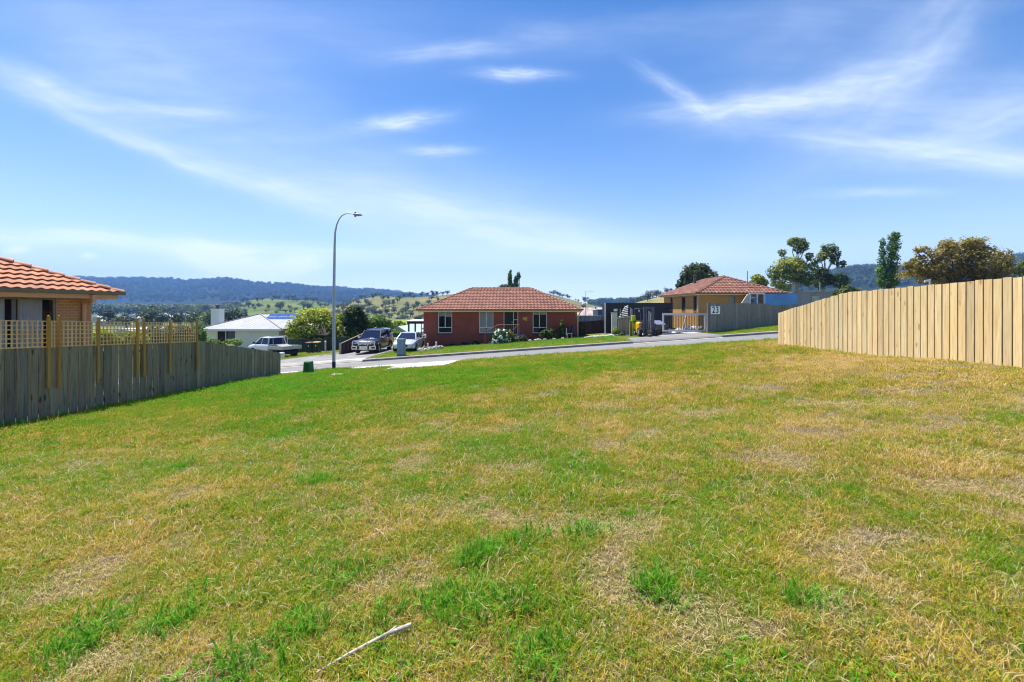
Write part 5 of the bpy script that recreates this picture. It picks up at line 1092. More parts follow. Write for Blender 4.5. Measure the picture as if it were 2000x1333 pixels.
def wheel(parent, x, y, r, w, spokes=6, rim=RIM):
    mb = MB(); s = 1 if y > 0 else -1
    mb.lathe((x, y-w/2, r), [(r*.62,0),(r*.93,.0),(r,.04),(r,w-.04),(r*.93,w),(r*.62,w)], 'y', 24); wh = mb.build('tyre', TYRE, parent, world=False, smooth=True)
    mb = MB(); yo = y + s*(w/2-.03); mb.lathe((x, yo-.02, r), [(0,0),(r*.62,0),(r*.64,.03),(r*.60,.045),(r*.55,.02),(.0,.02)], 'y', 20)
    for k in range(spokes):
        a = 2*math.pi*k/spokes; mb.hexa([(x+math.cos(a+d)*q, yo+s*.012, r+math.sin(a+d)*q) for q, d in ((.05,-.6),(r*.6,-.10),(r*.6,.10),(.05,.6))], [(x+math.cos(a+d)*q, yo+s*.034, r+math.sin(a+d)*q) for q, d in ((.05,-.6),(r*.6,-.10),(r*.6,.10),(.05,.6))])
    mb.build('rim', rim, wh, world=False, smooth=True); return wh
def arch(mb, x, y, r, mi=0):
    s = 1 if y > 0 else -1; pts = [(x+math.cos(a)*r, r*.88+math.sin(a)*r) for a in np.linspace(-.25, math.pi+.25, 14)]
    mb.hexa([(u, y-s*.10, v) for u, v in pts], [(u, y+s*.006, v) for u, v in pts], mi)
def flare(mb, x, y, r0, r1, zc, mi=0):
    s = 1 if y > 0 else -1; n = 12; rings = []
    for a in np.linspace(-.15, math.pi+.15, n): c, q = math.cos(a), math.sin(a); rings.append([(x+c*r0, y-s*.02, zc+q*r0), (x+c*r0, y+s*.045, zc+q*r0), (x+c*r1, y+s*.02, zc+q*r1), (x+c*r1, y-s*.02, zc+q*r1)])
    mb.loft(rings, mi)
def greenhouse(parent, body_mb, xs4, hwb, hwt, zb, zr, pillars_at=(), roof_t=.05, body_mat=None, rear=True, tint=None):
    """xs4 = windscreen base x, windscreen top x, rear top x, rear base x"""
    xf, xft, xrt, xr = xs4; g = tint or CARGL
    FB, FT, RT, RB = (xf, hwb, zb), (xft, hwt, zr), (xrt, hwt, zr), (xr, hwb, zb); m_ = lambda p: (p[0], -p[1], p[2])
    # roof slab with a crown
    rings = []
    for x, k in ((xft+.05, .0), (xft-.12, .03), ((xft+xrt)/2, .05), (xrt+.12, .03), (xrt-.04, .0)):
        rings.append([(x, -hwt-.02, zr-.03), (x, hwt+.02, zr-.03), (x, hwt+.01, zr+.01), (x, hwt*.6, zr+.02+k), (x, 0, zr+.03+k), (x, -hwt*.6, zr+.02+k), (x, -hwt-.01, zr+.01)])
    body_mb.loft(rings)
    for q in (1, -1):
        f = (lambda p: p) if q == 1 else m_
        body_mb.tube([f(FB), f(FT)], .04, 6); body_mb.tube([f(RT), f(RB)], .05, 6); body_mb.tube([f(FT), f(RT)], .035, 6)
        for px_ in pillars_at:
            t = (px_[0]-xf)/(xft-xf) if False else 0; body_mb.tube([f((px_[0], hwb, zb)), f((px_[1], hwt, zr))], .04, 6)
    def pane(name, pts, off):
        mb = MB(); pts = [Vector(p) for p in pts]; n = (pts[1]-pts[0]).cross(pts[2]-pts[0]).normalized()
        if n.dot(Vector(off)) < 0: n = -n
        c = sum(pts, Vector())/len(pts); pts = [c+(p-c)*.965 for p in pts]
        mb.hexa([p-n*.03 for p in pts], [p+n*.008 for p in pts]); return mb.build(name, g, parent, world=False)
    pane('windscreen', [FB, m_(FB), m_(FT), FT], (1,0,.3))
    if rear: pane('rear_window', [RB, m_(RB), m_(RT), RT], (-1,0,.3))
    splits_b = [xf] + [p[0] for p in pillars_at] + [xr]; splits_t = [xft] + [p[1] for p in pillars_at] + [xrt]
    for q in (1, -1):
        for i in range(len(splits_b)-1):
            pane('side_window', [(splits_b[i], q*hwb, zb), (splits_b[i+1], q*hwb, zb), (splits_t[i+1], q*hwt, zr), (splits_t[i], q*hwt, zr)], (0, q, 0))
    # dark interior and shoulders
    mb = MB(); mb.hexa([(xf-.12,-hwb+.08,zb-.05),(xf-.12,hwb-.08,zb-.05),(xr+.12,hwb-.08,zb-.05),(xr+.12,-hwb+.08,zb-.05)], [(xft-.1,-hwt+.08,zr-.05),(xft-.1,hwt-.08,zr-.05),(xrt+.1,hwt-.08,zr-.05),(xrt+.1,-hwt+.08,zr-.05)]); mb.build('interior', DARKP, parent, world=False)
def mirror(parent, x, y, z, mat):
    s = 1 if y > 0 else -1; mb = MB(); mb.cbox((x, y+s*.10, z), .10, .20, .15, .02); mb.tube([(x, y-s*.04, z+.03), (x, y+s*.04, z+.04)], .025, 5); mb.build('wing_mirror', mat, parent, world=False)

# ---------------------------------------------------------------- dark blue double-cab pickup with canopy and bull bar
NAVY = paint('navy_paint', (.004,.006,.020), .7, .3)
ux, uy = -11.42, 37.62
U = thing('pickup', 'dark navy double cab pickup with chrome bull bar and canopy', 'pickup', (ux,uy,G(ux,36)+.02), R(-91)); U.rotation_euler = (R(0), R(0.5), R(-91))
mb = MB()
mb.loft([body_ring(x,hw,zb,zs,c) for x,hw,zb,zs,c in ((-2.58,.84,.55,1.08,0),(-2.50,.90,.48,1.14,.0),(-1.2,.925,.42,1.16,0),(0,.925,.40,1.16,.0),(1.0,.925,.42,1.14,.03),(1.25,.92,.45,1.12,.05),(1.9,.90,.50,1.07,.05),(2.3,.84,.56,1.01,.03),(2.46,.76,.60,.92,0))])
greenhouse(U, mb, (1.12,.42,-1.02,-1.10), .82, .66, 1.13, 1.74, [(.12,.0),(-.62,-.60)])
# canopy over the tray
CAN = MB(); CAN.loft([[(x,-.86*k,1.15),(x,.86*k,1.15),(x,.82*k,1.45),(x,.70*k,1.78),(x,.3*k,1.83),(x,-.3*k,1.83),(x,-.70*k,1.78),(x,-.82*k,1.45)] for x,k in ((-1.13,1.0),(-1.2,1.02),(-2.35,1.0),(-2.5,.96))])
mb.build('body', NAVY, U, world=False, smooth=True); cn = CAN.build('canopy', NAVY, U, world=False, smooth=True)
for q in (1,-1):
    g_ = MB(); g_.hexa([(-1.32,q*.838,1.27),(-2.25,q*.83,1.27),(-2.2,q*.755,1.62),(-1.36,q*.765,1.62)], [(-1.32,q*.86,1.27),(-2.25,q*.852,1.27),(-2.2,q*.777,1.62),(-1.36,q*.787,1.62)]); g_.build('side_window', CARGL, cn, world=False)
mb = MB(); 
for x in (1.62,-1.48):
    for y in (.925,-.925): arch(mb, x, y*.995, .44)
mb.build('wheel_arch', DARKP, U, world=False); mb = MB()
for x in (1.62,-1.48):
    for y in (.925,-.925): flare(mb, x, y, .43, .51, .39)
mb.build('fender_flare', NAVY, U, world=False, smooth=True)
for x in (1.62,-1.48):
    for y in (.80,-.80): wheel(U, x, y, .385, .26)
mb = MB(); mb.box(2.40,2.485,-.50,.50,.78,.98); 
for k in range(3): mb.box(2.485,2.495,-.48,.48,.80+.06*k,.825+.06*k)
mb.build('grille', CHROME, U, world=False)
for q in (1,-1):
    mb = MB(); mb.loft([[(2.28,q*.54,.80),(2.30,q*.80,.84),(2.28,q*.82,1.0),(2.26,q*.54,1.0)],[(2.47,q*.54,.78),(2.36,q*.80,.84),(2.32,q*.82,1.0),(2.42,q*.54,.99)]]); mb.build('headlight', LAMPG, U, world=False)
    mirror(U, .92, q*.86, 1.18, CHROME)
    mb = MB(); mb.tube([(.95,q*.99,.36),(-.95,q*.99,.36)], .05, 8); mb.build('side_step', CHROME, U, world=False)
    mb = MB()
    for x in (.35,-.4): mb.box(x-.1,x+.1,q*.925,q*.945,.98,1.02) if q > 0 else mb.box(x-.1,x+.1,-.945,-.925,.98,1.02)
    mb.build('door_handle', CHROME, U, world=False)
# bull bar
BB = MB(); BB.loft([[(2.45,y*.97,.42),(2.78-abs(y)*.22,y,.40),(2.80-abs(y)*.22,y,.66),(2.5,y*.97,.68)] for y in (-.95,-.6,-.3,0,.3,.6,.95)]); bb = BB.build('bull_bar', CHROME, U, world=False, smooth=True)
mb = MB(); mb.tube([(2.66,-.86,.66),(2.66,-.84,1.0),(2.70,-.70,1.08),(2.74,0,1.10),(2.70,.70,1.08),(2.66,.84,1.0),(2.66,.86,.66)], .038, 8); mb.tube([(2.72,-.36,.66),(2.73,-.36,1.09)], .034, 8); mb.tube([(2.72,.36,.66),(2.73,.36,1.09)], .034, 8); mb.tube([(2.68,-.84,.86),(2.72,-.36,.88)], .025, 6); mb.tube([(2.68,.84,.86),(2.72,.36,.88)], .025, 6); mb.build('hoop', CHROME, bb, world=False, smooth=True)
for q in (1,-1):
    mb = MB(); mb.lathe((2.72,q*.2,.87), [(.0,0),(.09,.02),(.11,.06),(.11,.09),(0,.10)], 'x', 14); mb.build('spot_lamp', LAMPG, bb, world=False)
    mb = MB(); mb.hexa([(2.62,q*.62,.48),(2.60,q*.88,.48),(2.60,q*.88,.60),(2.62,q*.62,.60)], [(2.70,q*.62,.48),(2.645,q*.88,.48),(2.645,q*.88,.60),(2.70,q*.62,.60)]); mb.build('fog_lamp', DARKP, bb, world=False)
    mb = MB(); mb.box(2.70,2.79,q*.40-.05,q*.40+.05,.42,.70); mb.build('bumper_buffer', DARKP, bb, world=False)
mb = MB(); mb.box(2.80,2.81,-.19,.19,.46,.57); mb.build('number_plate', PLATE, bb, world=False)
mb = MB(); mb.box(-2.3,2.4,-.6,.6,.28,.5); mb.build('chassis', DARKP, U, world=False)
mb = MB(); mb.tube([(.0,-.62,1.84),(.0,.62,1.84)], .025, 6); mb.tube([(-.7,-.62,1.84),(-.7,.62,1.84)], .025, 6); mb.build('roof_bars', CHROME, U, world=False)

# ---------------------------------------------------------------- silver two-door car
SIL = paint('silver_paint', (.52,.55,.60), .8, .3, .25)
sx_, sy_ = -8.24, 36.35
S = thing('car', 'silver grey coupe parked beside the red brick house', 'car', (sx_,sy_,G(sx_,35.8)+.02)); S.rotation_euler = (0, 0, R(-90))
mb = MB()
mb.loft([body_ring(x,hw,zb,zs,c) for x,hw,zb,zs,c in ((-2.2,.66,.42,.90,0),(-2.1,.80,.28,.97,.02),(-1.5,.87,.22,.98,.02),(-.3,.885,.20,.93,.0),(.8,.885,.20,.92,.02),(1.2,.88,.22,.90,.04),(1.75,.84,.24,.80,.05),(2.08,.74,.28,.68,.03),(2.19,.62,.34,.58,0))])
greenhouse(S, mb, (1.05,.28,-.75,-1.55), .76, .58, .92, 1.38, [(-.32,-.30)]); mb.build('body', SIL, S, world=False, smooth=True)
mb = MB()
for x in (1.35,-1.25):
    for y in (.88,-.88): arch(mb, x, y*.99, .36)
mb.build('wheel_arch', DARKP, S, world=False)
for x in (1.35,-1.25):
    for y in (.78,-.78): wheel(S, x, y, .31, .21, 7)
for q in (1,-1):
    mb = MB(); mb.loft([[(1.92,q*.48,.62),(1.82,q*.80,.66),(1.72,q*.84,.74),(1.88,q*.5,.72)],[(2.13,q*.46,.58),(1.96,q*.78,.64),(1.84,q*.82,.74),(2.02,q*.5,.73)]]); mb.build('headlight', LAMPG, S, world=False)
    mirror(S, .82, q*.82, .93, SIL)
    mb = MB(); mb.hexa([(2.0,q*.50,.30),(1.95,q*.74,.32),(1.95,q*.74,.42),(2.0,q*.50,.42)], [(2.165,q*.50,.30),(2.03,q*.74,.32),(2.03,q*.74,.42),(2.165,q*.50,.42)]); mb.build('air_intake', DARKP, S, world=False)
mb = MB(); mb.box(2.05,2.195,-.36,.36,.44,.58); mb.build('grille', DARKP, S, world=False)
mb = MB(); mb.box(2.196,2.21,-.19,.19,.37,.47); mb.build('number_plate', PLATE, S, world=False)
for q in (1,-1): mb = MB(); mb.box(-.32,-.14,min(q*.883,q*.90),max(q*.883,q*.90),.78,.81); mb.build('door_handle', SIL, S, world=False)

# ---------------------------------------------------------------- white flat-tray pickup on the grass
WPT = paint('white_paint', (.74,.76,.80), .6, .35); TRAY = plain('alloy_tray', (.50,.52,.53), .4, .35, var=.12, scale=4)
fw = Vector((-.86,.51,0)); rc = Vector((PX(549,37.6),37.6,0)); ctr = rc + fw*2.6 + Vector((.51,.86,0))*.93
W_ = thing('pickup', 'white flat tray pickup parked nose away behind the grey fence', 'pickup', (ctr.x,ctr.y,G(ctr.x,ctr.y)-.02)); W_.rotation_euler = (0, 0, math.atan2(fw.y, fw.x))
mb = MB()
mb.loft([body_ring(x,hw,zb,zs,c) for x,hw,zb,zs,c in ((-.62,.90,.55,1.16,0),(-.55,.92,.50,1.18,0),(.4,.925,.48,1.17,0),(1.35,.92,.50,1.14,.03),(1.6,.91,.52,1.12,.05),(2.2,.88,.56,1.05,.05),(2.5,.80,.60,.96,.02),(2.6,.70,.62,.88,0))])
greenhouse(W_, mb, (1.45,.72,-.46,-.58), .82, .66, 1.15, 1.74, [(.45,.36)]); mb.build('cab', WPT, W_, world=False, smooth=True)
mb = MB(); mb.box(-2.6,2.4,-.42,.42,.42,.66); mb.box(-2.5,-1.2,-.75,.75,.62,.70); mb.build('chassis', DARKP, W_, world=False)
mb = MB(); mb.box(-2.62,-.68,-.90,.90,.86,.92); mb.build('tray_floor', TRAY, W_, world=False)
for q in (1,-1):
    mb = MB(); mb.box(-2.62,-.68,min(q*.905,q*.935),max(q*.905,q*.935),.82,1.10); 
    for k in range(3): mb.box(-2.6,-.7,min(q*.936,q*.945),max(q*.936,q*.945),.86+.08*k,.89+.08*k)
    mb.build('drop_side', TRAY, W_, world=False)
mb = MB(); mb.box(-2.66,-2.63,-.93,.93,.82,1.10); 
for k in range(3): mb.box(-2.672,-2.661,-.92,.92,.86+.08*k,.89+.08*k)
mb.build('tailgate', TRAY, W_, world=False)
mb = MB(); mb.tube([(-.70,.88,.9),(-.70,.86,1.72),(-.70,.76,1.84),(-.70,-.76,1.84),(-.70,-.86,1.72),(-.70,-.88,.9)], .035, 8); mb.tube([(-.70,.45,1.2),(-.70,.45,1.84)], .02, 6); mb.tube([(-.70,-.45,1.2),(-.70,-.45,1.84)], .02, 6); mb.box(-.72,-.68,-.86,.86,.92,1.18); mb.build('headboard', TRAY, W_, world=False)
for x in (1.55,-1.75):
    for y in (.78,-.78): wheel(W_, x, y, .39, .26, 5, plain('steel_rim', (.12,.12,.12), .5, .4))
for q in (1,-1):
    mb = MB(); mb.hexa([(-2.2,min(q*.62,q*.92),.40),(-1.3,min(q*.62,q*.92),.40),(-1.3,max(q*.62,q*.92),.40),(-2.2,max(q*.62,q*.92),.40)] if False else [(-2.2,q*.62,.74),(-1.3,q*.62,.74),(-1.3,q*.92,.74),(-2.2,q*.92,.74)], [(-2.1,q*.62,.82),(-1.4,q*.62,.82),(-1.4,q*.92,.82),(-2.1,q*.92,.82)]); mb.build('mudguard', DARKP, W_, world=False)
    mirror(W_, 1.25, q*.88, 1.2, DARKP)
    mb = MB(); mb.box(-2.645,-2.60,q*.80-.09,q*.80+.09,.70,.79); mb.build('tail_lamp', plain('red_lens', (.28,.02,.02), .3), W_, world=False)
    mb = MB()
    for x in (.62,-.25): mb.box(x-.1,x+.1,min(q*.92,q*.945),max(q*.92,q*.945),1.0,1.04)
    mb.build('door_handle', WPT, W_, world=False)
mb = MB(); arch(mb, 1.55, .925*.995, .45); arch(mb, 1.55, -.925*.995, .45); mb.build('wheel_arch', DARKP, W_, world=False)
mb = MB(); mb.hexa([(-2.5,-.5,.93),(-1.0,-.6,.93),(-1.0,.4,.93),(-2.5,.5,.93)], [(-2.5,-.5,.96),(-1.0,-.6,1.16),(-1.0,.4,1.16),(-2.5,.5,.96)]); mb.hexa([(-1.0,.45,.93),(-.8,.45,.93),(-.8,.8,.93),(-1.0,.8,.93)],[(-1.0,.45,1.2),(-.8,.45,1.2),(-.8,.8,1.2),(-1.0,.8,1.2)]); tag(mb.build('sheet_stack', plain('grey_sheets', (.25,.26,.25), .6, var=.3, scale=5), W_, world=False))

# ---------------------------------------------------------------- cream car of which the roof shows over the left fence
CRM = paint('cream_paint', (.62,.62,.30), .6, .35); vx_, vy_ = PX(430,26.6), 26.6
V = thing('car', 'pale yellow car whose roof shows above the grey fence', 'car', (vx_,vy_,G(vx_,27)+.02)); V.rotation_euler = (0, R(-3.5), R(2))
mb = MB(); mb.loft([body_ring(x,hw,zb,zs,c) for x,hw,zb,zs,c in ((-2.1,.74,.45,.95,0),(-2.0,.84,.30,1.0,.0),(-1.0,.88,.25,1.04,0),(.6,.88,.25,1.02,.02),(1.3,.86,.28,.98,.05),(1.9,.78,.32,.86,.03),(2.1,.66,.36,.7,0))])
greenhouse(V, mb, (1.05,.45,-1.45,-1.95), .78, .66, 1.02, 1.70, [(.15,.1),(-.85,-.8)]); mb.build('body', CRM, V, world=False, smooth=True)
for x in (1.3,-1.25):
    for y in (.78,-.78): wheel(V, x, y, .32, .2)
mb = MB()
for x in (1.3,-1.25):
    for y in (.87,-.87): arch(mb, x, y, .37)
mb.build('wheel_arch', DARKP, V, world=False)
for q in (1,-1): mirror(V, .85, q*.84, 1.05, DARKP)

# ---------------------------------------------------------------- forklift
YEL = paint('forklift_yellow', (.78,.42,.012), .4, .4); FGR = plain('forklift_grey_blue', (.07,.075,.13), .5, var=.15); MAST = plain('mast_steel', (.07,.078,.11), .45, .2, var=.2)
kx, ky = PX(1261,34.2), 34.4
K = thing('forklift', 'yellow and grey forklift facing the road with its mast raised upright', 'forklift', (kx,ky,G(kx,33.6)+.015)); K.rotation_euler = (0, 0, R(-84))
# local +x = towards the forks.  body
mb = MB(); mb.loft([[(x,-.52*k,zb),(x,.52*k,zb),(x,.52*k,zt*.9),(x,.44*k,zt),(x,-.44*k,zt),(x,-.52*k,zt*.9)] for x,k,zb,zt in ((-1.15,.8,.30,.85),(-1.05,.98,.24,1.02),(-.4,1.0,.22,1.05),(.05,1.0,.22,.98),(.10,.98,.24,.60),(.55,.98,.26,.55))]); mb.build('body', YEL, K, world=False)
mb = MB(); mb.box(-1.2,-.75,-.50,.50,.42,1.12); mb.build('counterweight', FGR, K, world=False)
mb = MB(); mb.hexa([(.18,-.40,.50),(.42,-.44,.50),(.42,.44,.50),(.18,.40,.50)],[(.30,-.34,1.22),(.44,-.36,1.22),(.44,.36,1.22),(.30,.34,1.22)]); mb.build('dashboard', FGR, K, world=False)
mb = MB()
for q in (1,-1):
    mb.tube([(.44,q*.47,.55),(.36,q*.47,1.35),(.12,q*.46,2.05)], .035, 6); mb.tube([(-.95,q*.47,1.05),(-.85,q*.46,2.05)], .035, 6); mb.tube([(.12,q*.46,2.05),(-.85,q*.46,2.05)], .035, 6)
for k in range(6): mb.tube([(.12-.19*k,-.46,2.06),(.12-.19*k,.46,2.06)], .02, 5)
mb.build('overhead_guard', MAST, K, world=False)
mb = MB(); mb.box(-.55,-.15,-.25,.25,1.05,1.16); mb.hexa([(-.62,-.24,1.14),(-.52,-.24,1.14),(-.52,.24,1.14),(-.62,.24,1.14)],[(-.72,-.22,1.58),(-.64,-.22,1.58),(-.64,.22,1.58),(-.72,.22,1.58)]); mb.build('seat', DARKP, K, world=False)
mb = MB(); mb.lathe((.12,0,1.30), [(.16,-.015),(.18,0),(.16,.015),(.14,0)], 'x', 16); mb.tube([(.3,0,1.15),(.12,0,1.3)], .025, 6); mb.build('steering_wheel', DARKP, K, world=False)
ms = MB()
for q in (1,-1):
    ms.box(.66,.80,q*.36-.05,q*.36+.05,.10,2.18); ms.box(.76,.86,q*.25-.04,q*.25+.04,.14,2.20)
ms.box(.68,.78,-.31,.31,2.08,2.18); ms.box(.68,.78,-.31,.31,1.1,1.18); ms.box(.68,.78,-.31,.31,.2,.3); mst = ms.build('mast', MAST, K, world=False)
mb = MB(); 
for q in (1,-1): mb.tube([(.72,q*.17,.2),(.72,q*.17,1.75)], .035, 8)
mb.tube([(.80,.04,.4),(.80,.04,1.9)], .012, 4); mb.tube([(.80,-.04,.4),(.80,-.04,1.9)], .012, 4); mb.build('lift_cylinder', CHROME, mst, world=False)
mb = MB(); mb.box(.87,.93,-.50,.50,.50,.58); mb.box(.87,.93,-.50,.50,.16,.24); 
for q in (-.47,-.2,.2,.47): mb.box(.87,.93,q-.03,q+.03,.24,.50)
for q in (-.47,0,.47): mb.box(.88,.92,q-.02,q+.02,.58,.9)
mb.box(.88,.92,-.48,.48,.9,.95); mb.build('carriage', MAST, mst, world=False)
for q in (1,-1):
    mb = MB(); mb.box(.935,.98,q*.30-.06,q*.30+.06,.06,.56); mb.hexa([(.98,q*.30-.06,.05),(2.0,q*.30-.05,.04),(2.0,q*.30+.05,.04),(.98,q*.30+.06,.05)],[(.98,q*.30-.06,.10),(2.0,q*.30-.05,.055),(2.0,q*.30+.05,.055),(.98,q*.30+.06,.10)]); mb.build('fork', DARKP, mst, world=False)
FR = plain('dusty_rim', (.45,.45,.50), .6)
for q in (1,-1):
    wheel(K, .50, q*.60, .33, .22, 5, FR); wheel(K, -.75, q*.45, .25, .18, 5, FR)
    mb = MB(); mb.lathe((.14,q*.52,1.88), [(.0,0),(.07,.01),(.08,.05),(.0,.09)], 'x', 10); mb.build('work_lamp', LAMPG, K, world=False)
# ================================================================== TREES, SHRUBS, HILLS
BARK = plain('grey_brown_bark', (.065,.05,.04), .9, var=.35, scale=5, bmp=.6, bscale=12); BARKP = plain('pale_gum_bark', (.30,.26,.22), .8, var=.35, scale=3, bmp=.4, bscale=8)
def leafcard(mb, c, out, size, rd, r, long=1.5):
    n = (out + Vector((rd.gauss(0,.55), rd.gauss(0,.55), rd.gauss(.25,.5)))).normalized(); a = n.orthogonal().normalized(); a = (Matrix.Rotation(rd.uniform(0,6.283), 3, n) @ a); b = n.cross(a); s = size*rd.uniform(.6,1.35)
    l, w = a*s*long*.5, b*s*.42; k = n*s*.12
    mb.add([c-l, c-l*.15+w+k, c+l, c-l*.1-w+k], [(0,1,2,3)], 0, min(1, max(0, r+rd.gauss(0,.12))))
def crown(mb, clumps, n, size, rd, shell=.55, long=1.5, droop=0.0):
    """clumps: (centre, (rx,ry,rz), tone)"""
    vol = [c[1][0]*c[1][1]*c[1][2] for c in clumps]; ws = [v**.72 for v in vol]; tot = sum(ws)
    for (c, rr, tone), w in zip(clumps, ws):
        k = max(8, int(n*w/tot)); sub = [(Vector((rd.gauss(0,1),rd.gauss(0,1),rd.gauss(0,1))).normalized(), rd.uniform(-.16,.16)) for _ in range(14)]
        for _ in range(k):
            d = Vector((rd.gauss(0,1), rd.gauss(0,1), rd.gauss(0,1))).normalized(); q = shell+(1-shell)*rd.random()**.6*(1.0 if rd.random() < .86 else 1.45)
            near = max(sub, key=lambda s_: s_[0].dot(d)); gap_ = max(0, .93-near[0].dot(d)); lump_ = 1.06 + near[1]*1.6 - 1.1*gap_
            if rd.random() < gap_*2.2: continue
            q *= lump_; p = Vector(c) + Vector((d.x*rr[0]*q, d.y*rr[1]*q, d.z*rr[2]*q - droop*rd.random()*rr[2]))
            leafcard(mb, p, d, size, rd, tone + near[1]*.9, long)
def limb(mb, a, b, r0, r1, rd, n=5, sag=.08):
    a, b = Vector(a), Vector(b); L_ = (b-a).length; pts = []
    for i in range(n+1):
        t = i/n; p = a.lerp(b, t) + Vector((rd.gauss(0,1),rd.gauss(0,1),rd.gauss(0,.5)))*L_*.035*math.sin(math.pi*t); pts.append(p)
    mb.tube(pts, [r0+(r1-r0)*i/n for i in range(n+1)], 6)
def tree(name, label, cat, base, specs, Y, leafmat, n, size, seed, trunk_r=.2, barkm=None, fork=.45, group=None, dz=.7, shell=.55, long=1.5, trunks=None, twigs=0):
    """specs: (column, row, half width px, half height px, tone[, depth offset])"""
    rd = random.Random(seed); bx_, by_ = base; bz_ = G(bx_, by_); T = thing(name, label, cat, (bx_,by_,bz_), group=group); cl = []
    for s_ in specs:
        dy = s_[5] if len(s_) > 5 else rd.uniform(-1,1)*s_[2]/F*Y*.5; y = Y+dy; rx, rz_ = s_[2]/F*y, s_[3]/F*y; cl.append((P(s_[0],s_[1],y), (rx, (rx+rz_)*.5*dz*1.2, rz_), s_[4]))
    mb = MB(); zt_ = max(c[0].z for c in cl); zl = min(c[0].z for c in cl); f = Vector((bx_+rd.uniform(-.1,.1), by_, bz_+(zl-bz_)*fork+.2)) if trunks is None else Vector(trunks)
    mb.tube([(bx_,by_,bz_-.3),(bx_,by_,bz_+.1),tuple(Vector((bx_,by_,bz_)).lerp(f,.5)),tuple(f)], [trunk_r*1.35,trunk_r*1.05,trunk_r*.9,trunk_r*.75], 8)
    for c, rr, _ in cl:
        limb(mb, f, c, trunk_r*.5, trunk_r*.12, rd)
        for _ in range(twigs): limb(mb, c, c+Vector((rd.gauss(0,.5)*rr[0],rd.gauss(0,.5)*rr[1],rd.gauss(.2,.5)*rr[2])), trunk_r*.12, trunk_r*.04, rd, 3)
    mb.build('trunk', barkm or BARK, T, smooth=True); mb = MB(); crown(mb, cl, n, size, rd, shell, long); mb.build('crown', leafmat, T, fix=False); return T
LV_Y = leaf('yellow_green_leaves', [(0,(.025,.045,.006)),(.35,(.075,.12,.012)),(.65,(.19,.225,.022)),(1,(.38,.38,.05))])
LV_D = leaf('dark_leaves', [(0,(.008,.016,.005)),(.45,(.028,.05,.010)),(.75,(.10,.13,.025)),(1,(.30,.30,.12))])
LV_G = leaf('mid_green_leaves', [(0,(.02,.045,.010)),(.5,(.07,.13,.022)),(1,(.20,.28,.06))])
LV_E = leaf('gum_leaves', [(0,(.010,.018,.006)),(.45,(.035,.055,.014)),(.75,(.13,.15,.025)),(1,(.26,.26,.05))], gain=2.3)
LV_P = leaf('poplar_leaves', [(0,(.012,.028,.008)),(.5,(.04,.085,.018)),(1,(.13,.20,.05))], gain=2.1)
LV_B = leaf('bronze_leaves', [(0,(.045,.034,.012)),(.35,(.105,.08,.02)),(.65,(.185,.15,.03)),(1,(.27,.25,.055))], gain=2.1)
LV_O = leaf('olive_leaves', [(0,(.02,.028,.012)),(.5,(.06,.075,.03)),(1,(.15,.17,.07))])
# street trees left of the lamp
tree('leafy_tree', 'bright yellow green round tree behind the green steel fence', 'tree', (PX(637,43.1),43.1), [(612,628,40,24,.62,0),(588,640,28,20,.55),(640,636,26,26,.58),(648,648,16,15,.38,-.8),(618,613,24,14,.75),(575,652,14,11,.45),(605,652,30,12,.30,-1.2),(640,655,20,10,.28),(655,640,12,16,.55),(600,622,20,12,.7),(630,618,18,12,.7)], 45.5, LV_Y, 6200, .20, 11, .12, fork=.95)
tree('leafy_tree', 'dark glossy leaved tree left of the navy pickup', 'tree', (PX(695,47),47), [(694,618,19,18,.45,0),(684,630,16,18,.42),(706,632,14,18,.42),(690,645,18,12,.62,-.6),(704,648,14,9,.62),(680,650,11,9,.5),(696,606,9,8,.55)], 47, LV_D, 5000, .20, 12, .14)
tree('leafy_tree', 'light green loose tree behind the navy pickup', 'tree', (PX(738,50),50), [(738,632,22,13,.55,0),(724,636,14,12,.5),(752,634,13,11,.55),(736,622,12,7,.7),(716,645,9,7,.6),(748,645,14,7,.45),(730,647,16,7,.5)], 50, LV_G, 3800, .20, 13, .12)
tree('bush', 'low bright green bush below the mint green roof', 'bush', (PX(768,48),48), [(766,650,10,7,.6,0),(774,653,8,5,.55),(761,654,7,5,.55)], 48, LV_G, 900, .2, 14, .05)
tree('bush', 'round olive yellow bush beyond the mint green roof', 'bush', (PX(777,75),75), [(777,634,14,6,.5,0),(768,637,10,4,.45),(786,637,9,4,.45)], 75, LV_Y, 900, .3, 15, .08)
tree('leafy_tree', 'small light green tree just right of the street lamp', 'tree', (PX(663,49),49), [(660,622,10,10,.55,0),(655,632,9,10,.5),(668,630,9,8,.5)], 49, LV_Y, 900, .24, 151, .08)
# shrubs behind the trellis
for k, (px, py, w_, h_, Y, lab) in enumerate(((205,660,26,17,19,'sunny yellow green shrub behind the left part of the trellis'), (255,662,26,14,21,'sunny yellow green shrub behind the middle of the trellis'), (300,655,26,18,24,'olive shrub behind the middle right of the trellis'), (350,652,24,16,27,'olive green shrub behind the right end of the trellis'), (385,655,14,20,30,'dark green shrub between the trellis and the white house'))):
    tree('shrub', lab, 'shrub', (PX(px,Y),Y), [(px,py,w_,h_,.55,0),(px-w_*.6,py+5,w_*.6,h_*.6,.5),(px+w_*.6,py+4,w_*.6,h_*.6,.6)], Y, LV_Y if k < 2 else (LV_O if k < 4 else LV_G), 1300, .13, 160+k, .06)
for px, w_, Y in ((412,15,41),(452,18,41.5)):
    tree('shrub', 'low green shrub under the %s window of the white house' % ('left side of the' if px < 430 else 'right side of the'), 'shrub', (PX(px,Y),Y), [(px,668,w_,7,.55,0),(px+8,670,w_*.7,6,.5)], Y, LV_G, 700, .16, int(px), .05)
